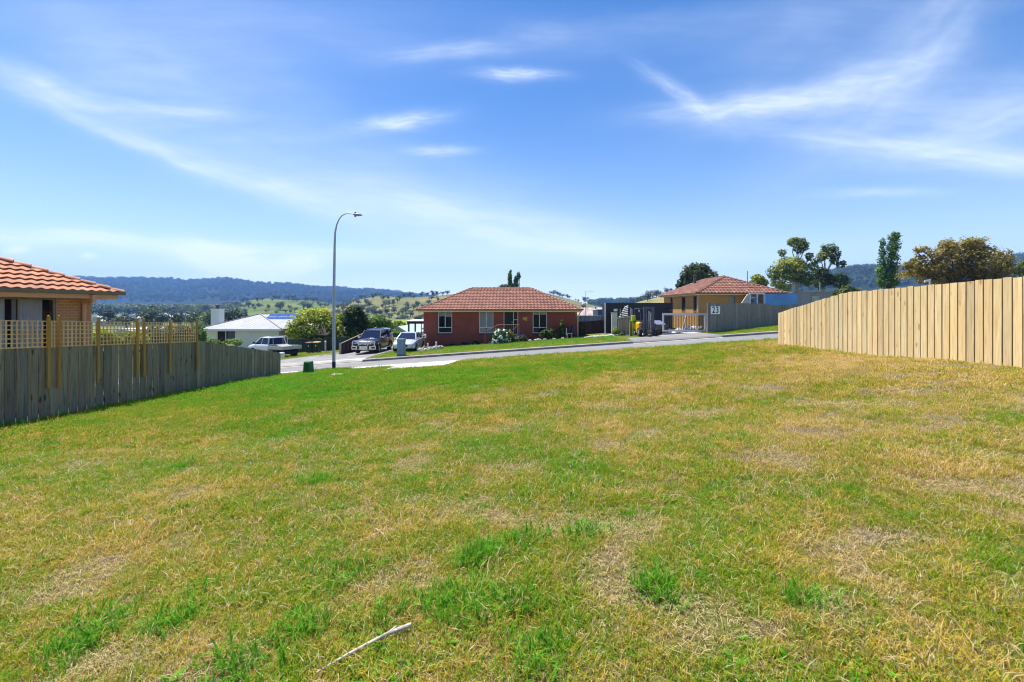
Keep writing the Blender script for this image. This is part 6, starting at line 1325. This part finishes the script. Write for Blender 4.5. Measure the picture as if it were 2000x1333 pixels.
# garden of the red house
FLW = plain('white_petals', (.78,.80,.74), .7, var=.05)
def hydrangea():
    rd = random.Random(3); Y = 37.0; x = PX(979,Y); T = thing('flower_bush', 'bush of white pompom flowers in front of the railing', 'flower bush', (x,Y,G(x,Y)))
    cl = [(P(979,658,Y), (.58,.5,.62), .45), (P(989,666,Y), (.32,.35,.35), .45), (P(970,664,Y), (.3,.3,.35), .4)]
    mb = MB(); limb(mb, (x,Y,G(x,Y)-.1), cl[0][0], .05, .02, rd); mb.build('stem', BARK, T)
    mb = MB(); crown(mb, cl, 1500, .13, rd, .6); mb.build('foliage', LV_G, T, fix=False)
    for _ in range(46):
        c, rr, _t = cl[0] if rd.random() < .72 else cl[rd.randint(1,2)]; d = Vector((rd.gauss(0,1), -abs(rd.gauss(0,.9))-.15, rd.gauss(.35,.8))).normalized(); p = c + Vector((d.x*rr[0], d.y*rr[1], d.z*rr[2]))
        bm = bmesh.new(); bmesh.ops.create_icosphere(bm, subdivisions=1, radius=rd.uniform(.075,.115))
        for v in bm.verts: v.co = v.co*(1+rd.uniform(-.12,.12)) + p - T.location
        me = bpy.data.meshes.new('blossom'); bm.to_mesh(me); bm.free(); me.materials.append(FLW); o = bpy.data.objects.new('blossom', me); COL.objects.link(o); o.parent = T
hydrangea()
for k, (px, py, w_, h_, Y, m_, lab) in enumerate(((1096,642,6,17,38.2,LV_D,'tall dark climbing shrub on the red brick wall'), (1104,640,5,9,38.2,LV_D,'small dark shrub leaning right of the tall climber'), (1077,650,11,10,38.0,LV_D,'dark shrub below the right window of the red house'), (1064,652,8,9,37.8,LV_D,'dark leafy shrub covering the corner of the right window'),
    (1006,665,8,7,37.2,LV_O,'spiky grey green shrub beside the white flower bush'), (997,655,5,10,37.3,LV_B,'bronze leaved shrub in front of the railing'), (1022,662,6,6,37.3,LV_O,'sparse shrub before the navy tub'), (1136,655,9,15,40.5,LV_D,'dark shrub against the dark brown fence'), (1203,648,8,9,37.0,LV_Y,'sunny light green shrub before the bleached fence stub'),
    (1216,653,4,6,36.7,LV_Y,'small sunny shrub at the foot of the bleached fence stub'), (886,675,6,3,38.6,LV_D,'low dark plant under the left window'), (908,673,6,3,38.6,LV_D,'low dark plant left of the middle window'), (929,671,7,4,38.6,LV_D,'low dark plant under the middle window'))):
    tree('shrub', lab, 'shrub', (PX(px,Y),Y), [(px,py,w_,h_,.45,0),(px-w_*.4,py+h_*.35,w_*.8,h_*.6,.4),(px+w_*.4,py+h_*.4,w_*.8,h_*.55,.42)], Y, m_, 620, .10, 300+k, .04)
# poplars behind the red house
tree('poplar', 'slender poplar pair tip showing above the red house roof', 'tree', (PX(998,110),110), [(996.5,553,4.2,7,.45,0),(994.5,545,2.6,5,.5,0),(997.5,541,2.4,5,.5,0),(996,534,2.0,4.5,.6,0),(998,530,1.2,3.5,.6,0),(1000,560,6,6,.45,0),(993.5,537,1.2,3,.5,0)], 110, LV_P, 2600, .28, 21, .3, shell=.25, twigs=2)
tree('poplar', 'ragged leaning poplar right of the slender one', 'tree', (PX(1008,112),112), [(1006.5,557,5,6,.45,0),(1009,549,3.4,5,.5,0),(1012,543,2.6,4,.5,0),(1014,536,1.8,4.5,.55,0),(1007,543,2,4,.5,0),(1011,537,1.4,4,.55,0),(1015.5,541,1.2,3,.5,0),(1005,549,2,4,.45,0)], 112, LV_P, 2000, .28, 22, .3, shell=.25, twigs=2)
tree('leafy_tree', 'low dark treetop left of the poplars above the roof', 'tree', (PX(985,108),108), [(986,562,9,4.5,.4,0),(978,565,7,3,.4,0)], 108, LV_O, 700, .45, 23, .3)
# behind the yellow house
tree('leafy_tree', 'big grey green round tree behind the yellow house', 'tree', (PX(1360,72),72), [(1362,540,26,20,.5,0),(1342,550,18,14,.45),(1380,546,18,18,.5),(1357,527,20,11,.55),(1330,560,9,8,.45),(1372,524,14,8,.55)], 72, LV_O, 6200, .30, 24, .3)
tree('bush', 'rounded yellow green bush behind the antenna mast', 'bush', (PX(1482,66),66), [(1482,548,14,11,.6,0),(1474,553,10,8,.5),(1490,554,10,8,.55)], 66, LV_E, 1500, .3, 25, .14)
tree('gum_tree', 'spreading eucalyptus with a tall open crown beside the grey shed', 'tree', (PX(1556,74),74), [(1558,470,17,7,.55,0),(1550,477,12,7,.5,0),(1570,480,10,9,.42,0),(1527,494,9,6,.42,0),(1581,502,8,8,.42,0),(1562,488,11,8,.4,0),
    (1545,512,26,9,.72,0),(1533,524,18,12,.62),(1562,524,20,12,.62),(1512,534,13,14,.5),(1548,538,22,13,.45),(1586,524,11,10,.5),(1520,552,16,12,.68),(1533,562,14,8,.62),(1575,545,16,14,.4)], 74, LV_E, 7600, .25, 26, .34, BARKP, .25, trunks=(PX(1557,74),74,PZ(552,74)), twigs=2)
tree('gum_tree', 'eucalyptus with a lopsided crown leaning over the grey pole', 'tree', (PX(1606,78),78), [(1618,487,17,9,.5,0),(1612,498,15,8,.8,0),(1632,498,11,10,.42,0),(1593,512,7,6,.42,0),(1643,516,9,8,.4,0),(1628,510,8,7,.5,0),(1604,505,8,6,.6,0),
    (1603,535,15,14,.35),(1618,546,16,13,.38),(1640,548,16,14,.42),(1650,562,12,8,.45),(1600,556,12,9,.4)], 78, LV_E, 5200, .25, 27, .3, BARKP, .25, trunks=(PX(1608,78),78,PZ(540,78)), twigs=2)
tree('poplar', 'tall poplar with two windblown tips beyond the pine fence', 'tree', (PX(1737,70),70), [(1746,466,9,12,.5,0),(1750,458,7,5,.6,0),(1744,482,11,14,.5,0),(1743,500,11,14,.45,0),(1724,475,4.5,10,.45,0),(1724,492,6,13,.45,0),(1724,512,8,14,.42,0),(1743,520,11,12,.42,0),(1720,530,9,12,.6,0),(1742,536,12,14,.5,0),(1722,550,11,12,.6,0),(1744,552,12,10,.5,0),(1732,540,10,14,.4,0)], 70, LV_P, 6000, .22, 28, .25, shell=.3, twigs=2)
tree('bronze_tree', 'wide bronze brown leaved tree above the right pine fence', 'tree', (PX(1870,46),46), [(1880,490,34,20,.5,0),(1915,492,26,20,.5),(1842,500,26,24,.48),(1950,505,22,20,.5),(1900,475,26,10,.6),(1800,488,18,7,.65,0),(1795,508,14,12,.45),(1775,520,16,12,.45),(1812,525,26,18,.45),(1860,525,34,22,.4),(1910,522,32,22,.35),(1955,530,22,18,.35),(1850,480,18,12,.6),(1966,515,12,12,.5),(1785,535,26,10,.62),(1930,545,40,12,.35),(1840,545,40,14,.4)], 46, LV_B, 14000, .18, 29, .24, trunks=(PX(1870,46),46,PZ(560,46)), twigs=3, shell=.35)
tree('leafy_tree', 'olive treetop at the right end of the bronze tree', 'tree', (PX(1995,60),60), [(1990,528,12,8,.5,0),(2004,522,12,11,.5,0)], 60, LV_E, 900, .28, 30, .2)
tree('leafy_tree', 'olive yellow bush at the foot of the lopsided eucalyptus', 'bush', (PX(1660,66),66), [(1656,566,16,7,.45,0),(1668,570,10,5,.5,0),(1640,572,12,5,.5,0)], 66, LV_E, 900, .3, 31, .12)
# ------------------------------------------------------------------ hills
def grassland(name, a, b, c, sc=.02):
    m, nt, bs = newmat(name); co = objco(nt); n = noise_(nt, co, sc, 5, .6); n2 = noise_(nt, co, sc*8, 4, .6)
    col = ramp(nt, n, [(.35, a), (.5, b), (.65, c)]); col = mixc(nt, math_(nt, 'MULTIPLY', n2, .5), col, mul(a, .8)); L(nt, col, bs.inputs['Base Color']); bs.inputs['Roughness'].default_value = .95; bs.inputs['Specular IOR Level'].default_value = .1; return m
HILLS = {}
def hill(name, label, prof, Y0, p0, Y1, mat, back=1.5, rough=.012, seed=0, cols=140, rows=26):
    """prof: skyline (column,row); rises from row p0 at distance Y0 to the skyline at Y1 and falls away behind"""
    pxs = [p[0] for p in prof]; pys = [p[1] for p in prof]
    def zc(px, f):
        zt_ = PZ(float(np.interp(px, pxs, pys)), Y1); z0 = PZ(p0, Y0) if not callable(p0) else PZ(p0(px), Y0)
        if f <= 1: Yq = Y0+(Y1-Y0)*f; s_ = math.sin(f*math.pi/2)**1.15; z = z0+(zt_-z0)*s_; 
        else: Yq = Y1+(Y1*(back-1))*(f-1); z = zt_-(zt_-z0)*.9*(f-1)**1.5
        amp = (zt_-z0)*rough*6*min(1, 4*abs(1-f)) + (Y1*.0006)
        z += amp*noise.fractal(((px-1000)/F*Yq/Y1*9+seed, Yq/Y1*9, seed), .9, 2, 4)
        return Vector(((px-1000)/F*Yq, Yq, z))
    mb = MB(); vs = [zc(pxs[0]+(pxs[-1]-pxs[0])*i/cols, 2*j/rows) for j in range(rows+1) for i in range(cols+1)]
    mb.add(vs, [(j*(cols+1)+i, j*(cols+1)+i+1, (j+1)*(cols+1)+i+1, (j+1)*(cols+1)+i) for j in range(rows) for i in range(cols)])
    o = mb.build(name, mat, fix=False, smooth='all'); tag(o, label, 'hill', kind='structure'); HILLS[name+str(seed)] = zc; return zc
FOREST = grassland('forest_floor', (.010,.020,.012), (.015,.026,.014), (.022,.034,.016), .004)
z_blue = hill('forested_ridge', 'long forested ridge fading to blue on the horizon', [(-180,542),(0,545),(100,547),(180,548.5),(250,552),(300,553.5),(370,555.5),(416,553),(440,552),(466,554),(484,558),(500,560),(560,563),(614,567),(640,567),(660,567),(700,571.6),(716,570.4),(748,574),(800,578.5),(850,584),(900,592),(1000,600),(1200,604)], 1500, 606, 3300, FOREST, 1.18, .02, 1, 260)
z_green = hill('green_hill', 'rounded green paddock hill with scattered trees', [(380,606),(440,601),(462,597),(488,588),(516,583.5),(548,586),(580,588),(620,589),(645,594),(665,603),(690,612),(720,620)], 520, 618, 1000, grassland('green_paddock', (.07,.105,.022), (.11,.15,.028), (.17,.18,.05), .012), 1.4, .01, 2)
z_gold = hill('golden_hill', 'dry golden paddock hill with scattered gum trees', [(560,626),(610,612),(650,600),(676,594),(704,586),(732,582),(760,581),(788,582),(820,581),(850,579),(880,576),(930,572),(990,570),(1040,572),(1070,576),(1090,580),(1120,587),(1160,597),(1190,603),(1230,610)], 380, 632, 820, grassland('golden_paddock', (.11,.125,.038), (.18,.165,.055), (.25,.21,.08), .013), 1.4, .01, 3)
z_right = hill('golden_hill', 'dry golden slope between the black shed and the yellow house', [(1150,606),(1200,600),(1240,592.5),(1262,588),(1290,582),(1320,577),(1380,566),(1420,562),(1460,572),(1500,600),(1520,606)], 190, 612, 420, grassland('golden_slope', (.15,.15,.05), (.24,.21,.08), (.30,.25,.11), .02), 1.4, .01, 4)
z_far = hill('forested_hill', 'dark forested hill behind the poplar and bronze tree', [(1480,575),(1560,556),(1620,540),(1654,533),(1696,529.5),(1720,533),(1760,536),(1820,533),(1900,526),(1977,516),(2000,512),(2100,505),(2300,500),(2600,520)], 600, 600, 1250, FOREST, 1.4, .02, 5)
z_back = hill('green_hill', 'pale far hill dipping behind the black shed', [(1040,604),(1100,598),(1160,594),(1200,592.5),(1260,591),(1330,590),(1400,590)], 900, 606, 1600, FOREST, 1.3, .01, 6, 60)
# bright pasture strips in the valley
def strip(px0, px1, py0, py1, Y0, Y1, label):
    mb = MB(); n = 24; vs = []
    for i in range(n+1):
        px = px0+(px1-px0)*i/n; k = min(1, 4*min(i, n-i)/n)**.5; 
        for py, Y in ((py0, Y0), ((py0*(1-k)+py1*k), Y0+(Y1-Y0)*k)): vs.append(P(px, py, Y))
    mb.add(vs, [(2*i, 2*i+2, 2*i+3, 2*i+1) for i in range(n)]); tag(mb.build('pasture', grassland('bright_pasture', (.16,.24,.02), (.20,.29,.025), (.26,.31,.04), .02), fix=False), label, 'field', kind='structure')
strip(262, 330, 608.5, 602, 900, 1350, 'bright green pasture strip in the valley'); strip(385, 470, 606.5, 597.5, 800, 1300, 'bright green pasture strip left of the green hill'); strip(752, 862, 633, 625.5, 150, 330, 'green flat beyond the mint green roof')
# ------------------------------------------------------------------ distant trees: a few shapes, copied
def far_tree(name, seed, kind, leafm):
    rd = random.Random(seed); mb = MB(); cl = []
    if kind == 'gum':
        for k in range(8): cl.append((Vector((rd.gauss(0,.17), rd.gauss(0,.17), .42+.48*rd.random())), (rd.uniform(.14,.22),)*2+(rd.uniform(.13,.22),), rd.uniform(.3,.7)))
    elif kind == 'round':
        for k in range(5): cl.append((Vector((rd.gauss(0,.16), rd.gauss(0,.16), .45+.3*rd.random())), (rd.uniform(.25,.36),)*2+(rd.uniform(.22,.32),), rd.uniform(.3,.65)))
    else:
        for k in range(5): cl.append((Vector((rd.gauss(0,.03), rd.gauss(0,.03), .25+.16*k)), (.26-.045*k,)*2+(.18,), rd.uniform(.3,.55)))
    mb.tube([(0,0,-.1),(0,0,.3),(rd.gauss(0,.04),0,.7)], [.035,.028,.012], 5, mi=1)
    for c, rr, _ in cl: mb.tube([(0,0,.3), c*.6+Vector((0,0,.12)), c], [.02,.015,.006], 4, mi=1)
    mb2 = MB(); crown(mb2, cl, 430, .085, rd, .35, 1.2); mb.add(mb2.v, mb2.f); mb.r[-len(mb2.f):] = mb2.r
    return mb, [leafm, BARK]
LV_F = leaf('far_gum_leaves', [(0,(.012,.020,.010)),(.5,(.035,.052,.024)),(1,(.10,.115,.045))], .15); LV_F2 = leaf('far_green_leaves', [(0,(.015,.028,.010)),(.5,(.055,.08,.025)),(1,(.15,.18,.05))], .15); LV_F3 = leaf('far_dark_leaves', [(0,(.006,.012,.008)),(.5,(.016,.03,.018)),(1,(.04,.06,.03))], .15)
FAR = {}
for nm_, kd, lm, sd in (('gum0','gum',LV_F,1),('gum1','gum',LV_F,2),('gum2','gum',LV_F2,3),('round0','round',LV_F,4),('round1','round',LV_F2,5),('dark0','round',LV_F3,6),('cone0','cone',LV_F3,7)):
    mb, ms_ = far_tree('far_tree', sd, kd, lm); o = mb.build('paddock_tree', ms_, fix=False); FAR[nm_] = o.data; bpy.data.objects.remove(o)
def far_put(mesh, p, h, label, group, name='paddock_tree', wide=1.0):
    o = bpy.data.objects.new(name, FAR[mesh]); COL.objects.link(o); o.location = p; s_ = h*random.uniform(.85,1.15); o.scale = (s_*wide*random.uniform(.9,1.2), s_*wide*random.uniform(.9,1.2), s_); o.rotation_euler = (0,0,random.uniform(0,6.28)); tag(o, label, 'tree', group)
def on_hill(zc, px, py):
    best = min((abs(HOR-(zc(px,f).z-EYE)/zc(px,f).y*F - py), f) for f in np.linspace(.02, 1.0, 50)); return zc(px, best[1])
GA, GB, GC, GD = 'gum trees scattered on the green hill', 'gum trees scattered on the golden hill', 'gum trees on the golden slope beside the yellow house', 'trees of the valley town'
random.seed(21)
for px, py, hpx in ((438,600,10),(447,601,9),(455,598,9),(463,601,10),(486,601,12),(494,601,6),(503,590,9),(504,600,7),(512,589,8),(532,589,6),(524,605,8),(545,606,14),(548,606,13),(537,586,8),(543,587,8),(565,605,9),(572,589,6),(575,610,8),(593,605,14),(600,606,12),(606,606,10),(564,586,9),(573,587,8),(580,590,8),(597,590,9),(601,589,8),(612,590,8),(618,590,7),(622,597,8),(626,601,8),(635,601,8),(640,600,7),(474,592,9),(482,590,8),(520,611,6),(540,613,6),(568,612,6),(629,608,7),(558,613,7),(498,607,6)):
    p = on_hill(z_green, px, py); far_put(random.choice(('gum0','gum1','gum2','round0')), p, hpx/F*p.y*1.25, 'gum tree standing on the green paddock hill', GA, wide=1.25)
for px, py, hpx in ((706,583,7),(712,583,7),(728,585,9),(734,582,10),(741,581,9),(748,589,10),(758,586,7),(715,598,11),(722,601,10),(752,601,11),(760,599,12),(768,597,9),(776,592,8),(780,588,10),(790,583,9),(797,582,9),(803,582,9),(808,584,7),(797,606,13),(808,606,12),(795,597,8),(823,580,8),(833,579,7),(846,582,10),(853,580,9),(864,578,8),(873,577,8),(690,592,8),(700,595,9),(684,598,9),(678,602,10),(668,600,9),(660,606,10),(672,608,11),(690,606,11),(700,608,12),(706,611,13),(720,611,12),(727,614,12),(731,618,13),(742,617,10),(755,613,9),(770,613,11),(778,619,10),(786,613,8),(815,604,12),(820,613,10),(838,596,9),(842,588,8),(856,590,8),(830,610,12),
        (1076,576,6),(1082,578,9),(1088,579,8),(1094,581,7),(1099,582,7),(1108,583,7),(1112,584,7),(1124,588,4),(1130,590,5),(1144,594,11),(1150,596,6),(1156,596,7),(1162,598,8),(1168,600,9),(1174,601,8)):
    p = on_hill(z_gold, px, py); far_put(random.choice(('gum0','gum1','gum2','round0','gum0')), p, hpx/F*p.y*1.25, 'gum tree standing on the dry golden hill', GB, wide=1.2)
random.seed(5)
for k in range(95):
    px = random.uniform(650, 850); py = random.triangular(604, 631, 628); p = on_hill(z_gold, px, py); far_put(random.choice(('gum0','gum1','gum2','round0','round1')), p, random.uniform(8,13)/F*p.y, 'gum tree standing on the dry golden hill', GB, wide=1.15)
for px, py, hpx in ((1232,592,9),(1237,592,7),(1245,591,9),(1251,590,11),(1254,589,7),(1260,588,9),(1265,589,16),(1268,588,10),(1275,585,10),(1282,583,13),(1290,582,12),(1296,582,9),(1305,579,12),(1311,578,12),(1316,578,10),(1210,594,6),(1215,594,7),(1222,594,5)):
    p = on_hill(z_right, px, py); far_put(random.choice(('gum0','gum1','gum2')), p, hpx/F*p.y*1.25, 'gum tree standing on the golden slope left of the yellow house', GC, wide=1.0)
# valley town: trees and pale roofs
random.seed(9)
for k in range(85):
    px = random.uniform(150, 480) if k < 70 else random.uniform(-60, 150); Y = random.uniform(130, 620); z = G(PX(px,Y), Y)
    far_put(random.choice(('round0','round1','gum1','dark0','gum2','cone0')), (PX(px,Y),Y,z), random.uniform(6,11) if Y > 300 else random.uniform(4,6.5), 'tree among the pale roofed houses of the valley', GD, 'valley_tree')
for px, Y, h in ((432,150,5.5),(440,150,6.5),(446,155,6.2),(452,150,6),(459,160,6.5),(466,150,5.5),(474,155,5),(482,150,4.2),(424,150,5)):
    far_put('dark0', (PX(px,Y),Y,G(PX(px,Y),Y)), h, 'dark tree in the row behind the chimney of the white house', 'dark trees behind the white house chimney', 'valley_tree')
for px, py, hh in ((203,620,17),(212,621,18),(222,624,16),(230,627,14),(312,627,14),(318,628,15),(326,628,12),(291,616,13),(300,613,11),(352,626,12),(343,615,10)):
    Y = 210; far_put('dark0', (PX(px,Y),Y,PZ(py+8,Y)), hh/F*Y*1.3, 'dark green tree among the valley roofs behind the trellis', 'dark trees of the valley town', 'valley_tree')
PALEW = plain('pale_far_wall', (.48,.47,.44), .7); PALER = plain('pale_far_roof', (.62,.62,.62), .5)
for px, py, w_ in ((186,621,12),(192,628,14),(257,617,13),(263,622,14),(283,616,9),(310,615,8),(326,619,10),(342,616,7),(355,616,8),(350,622,9),(278,628,11),(293,627,13),(240,646,26),(310,655,24),(350,660,22),(232,633,12),(392,628,16)):
    Y = 330 if py < 624 else (230 if py < 640 else 60); x = PX(px, Y); wd = w_/F*Y; z = PZ(py+4, Y); mb = MB(); mb.box(x-wd/2, x+wd/2, Y, Y+6, min(z, G(x,Y))-.5, PZ(py,Y)); mb.prism([(x-wd/2-.3,PZ(py,Y)+.003),(x+wd/2+.3,PZ(py,Y)+.003),(x+wd*.28,PZ(py-3.2,Y)),(x-wd*.28,PZ(py-3.2,Y))], 'y', Y-.3, Y+6.3, 1)
    near = py > 640; tag(mb.build('valley_house', [PALEW, PALER]), 'pale house seen through the trellis lattice' if near else 'small pale roofed house among the valley trees', 'house', 'pale houses behind the trellis' if near else 'pale roofed houses of the valley town')
# uncountable forest canopy on the ridges
def canopy(name, zc, n, px0, px1, h, label, seed, fmin=.0, fmax=1.02):
    rd = random.Random(seed); pts, rot, scl, idx = [], [], [], []
    for _ in range(n):
        px = rd.uniform(px0, px1); f = fmin+(fmax-fmin)*rd.random()**.8; p = zc(px, f); s_ = h*rd.uniform(.7,1.35); pts.append(tuple(p - Vector((0,0,s_*.25)))); rot.append((0,0,rd.uniform(0,6.28))); scl.append((s_*.9,s_*.9,s_)); idx.append(rd.randint(0,1))
    pr = []
    for k, q in enumerate(('round0','gum0')):
        o = bpy.data.objects.new('canopy_source', FAR[q]); pr.append(o)
    scatter(name, pts, rot, scl, idx, pr, label, 'forest')
canopy('forest', z_blue, 6500, -150, 900, 24, 'dense forest covering the long blue ridge', 1, .12)
canopy('forest', z_far, 2200, 1560, 2150, 15, 'dense forest covering the dark hill behind the poplar', 2, .3)
canopy('forest', z_back, 260, 1150, 1340, 20, 'low line of far woodland above the black shed', 3, .7)
def belt():
    rd = random.Random(4); pts, rot, scl, idx = [], [], [], []
    for _ in range(2300):
        px = rd.uniform(-120, 520); Y = rd.uniform(650, 1500); 
        if rd.random() < .8 and (262 < px < 330 or 385 < px < 470) and 800 < Y < 1350: continue
        x = PX(px,Y); s_ = rd.uniform(9,17); pts.append((x,Y,G(x,Y)-1)); rot.append((0,0,rd.uniform(0,6.28))); scl.append((s_*1.1,s_*1.1,s_)); idx.append(rd.randint(0,1))
    scatter('woodland', pts, rot, scl, idx, [bpy.data.objects.new('s', FAR['round1']), bpy.data.objects.new('s', FAR['gum2'])], 'far grey green woodland at the foot of the ridge', 'woodland')
belt()
# ================================================================== CAMERA, LIGHT, SKY
cam = bpy.data.cameras.new('camera'); co_ = bpy.data.objects.new('camera', cam); COL.objects.link(co_)
co_.location = (0, 0, EYE); co_.rotation_euler = (R(90), 0, 0)
cam.sensor_width = 36; cam.lens = F/2000*36; cam.shift_y = -(666.5-HOR)/2000; cam.clip_start = .05; cam.clip_end = 30000
SC.camera = co_
SUN = Vector((-.30, .27, .915)).normalized()
sl = bpy.data.lights.new('sun', 'SUN'); sl.energy = SUN_E; sl.angle = R(.53); sl.color = (1, .95, .87)
so = bpy.data.objects.new('sun', sl); COL.objects.link(so); so.rotation_euler = SUN.to_track_quat('Z', 'Y').to_euler(); so.location = (0, 0, 60)
w = bpy.data.worlds.new('World'); SC.world = w; w.use_nodes = True
nt = w.node_tree; bg = nt.nodes['Background']
sky = nt.nodes.new('ShaderNodeTexSky'); sky.sky_type = 'NISHITA'; sky.sun_disc = False
sky.sun_elevation = math.asin(SUN.z); sky.sun_rotation = math.atan2(SUN.x, SUN.y)
sky.air_density = 1.0; sky.dust_density = .6; sky.ozone_density = 2.5; sky.altitude = 100
tc = nt.nodes.new('ShaderNodeTexCoord').outputs['Generated']
s = nt.nodes.new('ShaderNodeSeparateXYZ'); L(nt, tc, s.inputs[0])
yy = math_(nt, 'MAXIMUM', s.outputs[1], .02)
cv = nt.nodes.new('ShaderNodeCombineXYZ'); L(nt, math_(nt, 'DIVIDE', s.outputs[0], yy), cv.inputs[0]); L(nt, math_(nt, 'DIVIDE', s.outputs[2], yy), cv.inputs[1])
front = math_(nt, 'GREATER_THAN', s.outputs[1], .05)
uv0 = cv.outputs[0]
wn = noise_(nt, uv0, 2.2, 4, .6, 1)
wv = nt.nodes.new('ShaderNodeVectorMath'); wv.operation = 'MULTIPLY_ADD'; L(nt, wn, wv.inputs[0]); wv.inputs[1].default_value = (.11, .07, 0); L(nt, uv0, wv.inputs[2])
wsub = nt.nodes.new('ShaderNodeVectorMath'); wsub.operation = 'SUBTRACT'; L(nt, wv.outputs[0], wsub.inputs[0]); wsub.inputs[1].default_value = (.055, .035, 0)
uv = wsub.outputs[0]
tot = None
# bands of cirrus where they stand in the sky: (column, row, half length, half width, tilt deg, strength, streak scale)
for i, (px, py, ln, wd, tl, st, sc_) in enumerate(CLOUDS):
    m = mapv(nt, uv, (ln/F, wd/F, 1), (0, 0, R(tl)), ((px-1000)/F, (HOR-py)/F, 0), 'TEXTURE')
    d = nt.nodes.new('ShaderNodeVectorMath'); d.operation = 'DOT_PRODUCT'; L(nt, m, d.inputs[0]); L(nt, m, d.inputs[1])
    e = math_(nt, 'EXPONENT', math_(nt, 'MULTIPLY', d.outputs['Value'], -1.1))
    n = noise_(nt, mapv(nt, m, (1.1*sc_, 1.0*sc_ if wd > ln*.5 else .9*sc_, 1), (0,0,0), (i*3.3, i*1.7, 0)), 1.0, 2, .55)
    k = math_(nt, 'MULTIPLY', math_(nt, 'MULTIPLY', e, st*1.25), math_(nt, 'ADD', .15, math_(nt, 'MULTIPLY', n, 1.5)))
    tot = k if tot is None else math_(nt, 'ADD', tot, k)
fib = noise_(nt, mapv(nt, uv, (4, 24, 1), (0,0,.10)), 1.0, 7, .68)
tot = math_(nt, 'MULTIPLY', tot, math_(nt, 'ADD', .32, math_(nt, 'MULTIPLY', fib, 1.1)))
tot = math_(nt, 'MULTIPLY', math_(nt, 'MINIMUM', tot, .9), front)
veil = math_(nt, 'MULTIPLY', math_(nt, 'EXPONENT', math_(nt, 'MULTIPLY', math_(nt, 'MAXIMUM', s.outputs[2], 0), -7.6)), .82)

hs = nt.nodes.new('ShaderNodeHueSaturation'); hs.inputs['Saturation'].default_value = SKY_SAT; hs.inputs['Hue'].default_value = SKY_HUE; hs.inputs['Value'].default_value = SKY_VAL
L(nt, sky.outputs[0], hs.inputs['Color'])
L(nt, mixc(nt, math_(nt, 'MULTIPLY', tot, .88), mixc(nt, veil, hs.outputs[0], (6.4, 7.2, 8.4)), mixc(nt, veil, CLOUD_COL, (9.5, 9.8, 10.2))), bg.inputs['Color']); bg.inputs['Strength'].default_value = SKY_E
if HAZE_D > 0:
    mb = MB(); mb.box(-5400, 5400, -420, 4050, -24, 330)
    hz = bpy.data.materials.new('thin_air'); hz.use_nodes = True; hn = hz.node_tree; hn.nodes.remove(hn.nodes['Principled BSDF'])
    pv = hn.nodes.new('ShaderNodeVolumePrincipled'); pv.inputs['Color'].default_value = (*HAZE_C, 1); pv.inputs['Density'].default_value = HAZE_D; pv.inputs['Anisotropy'].default_value = .0
    L(hn, pv.outputs[0], hn.nodes['Material Output'].inputs['Volume'])
    tag(mb.build('haze', hz), 'thin blue summer haze over the valley', 'haze', kind='stuff')
SC.view_settings.view_transform = 'Standard'; SC.view_settings.look = 'None'; SC.view_settings.gamma = 1; SC.view_settings.use_curve_mapping = False
SC.view_settings.exposure = EXPO
SC.cycles.use_denoising = True; SC.cycles.max_bounces = 6; SC.cycles.transparent_max_bounces = 12; SC.cycles.diffuse_bounces = 3; SC.cycles.volume_bounces = 0
SC.cycles.sample_clamp_indirect = 6; SC.cycles.filter_width = 1.15
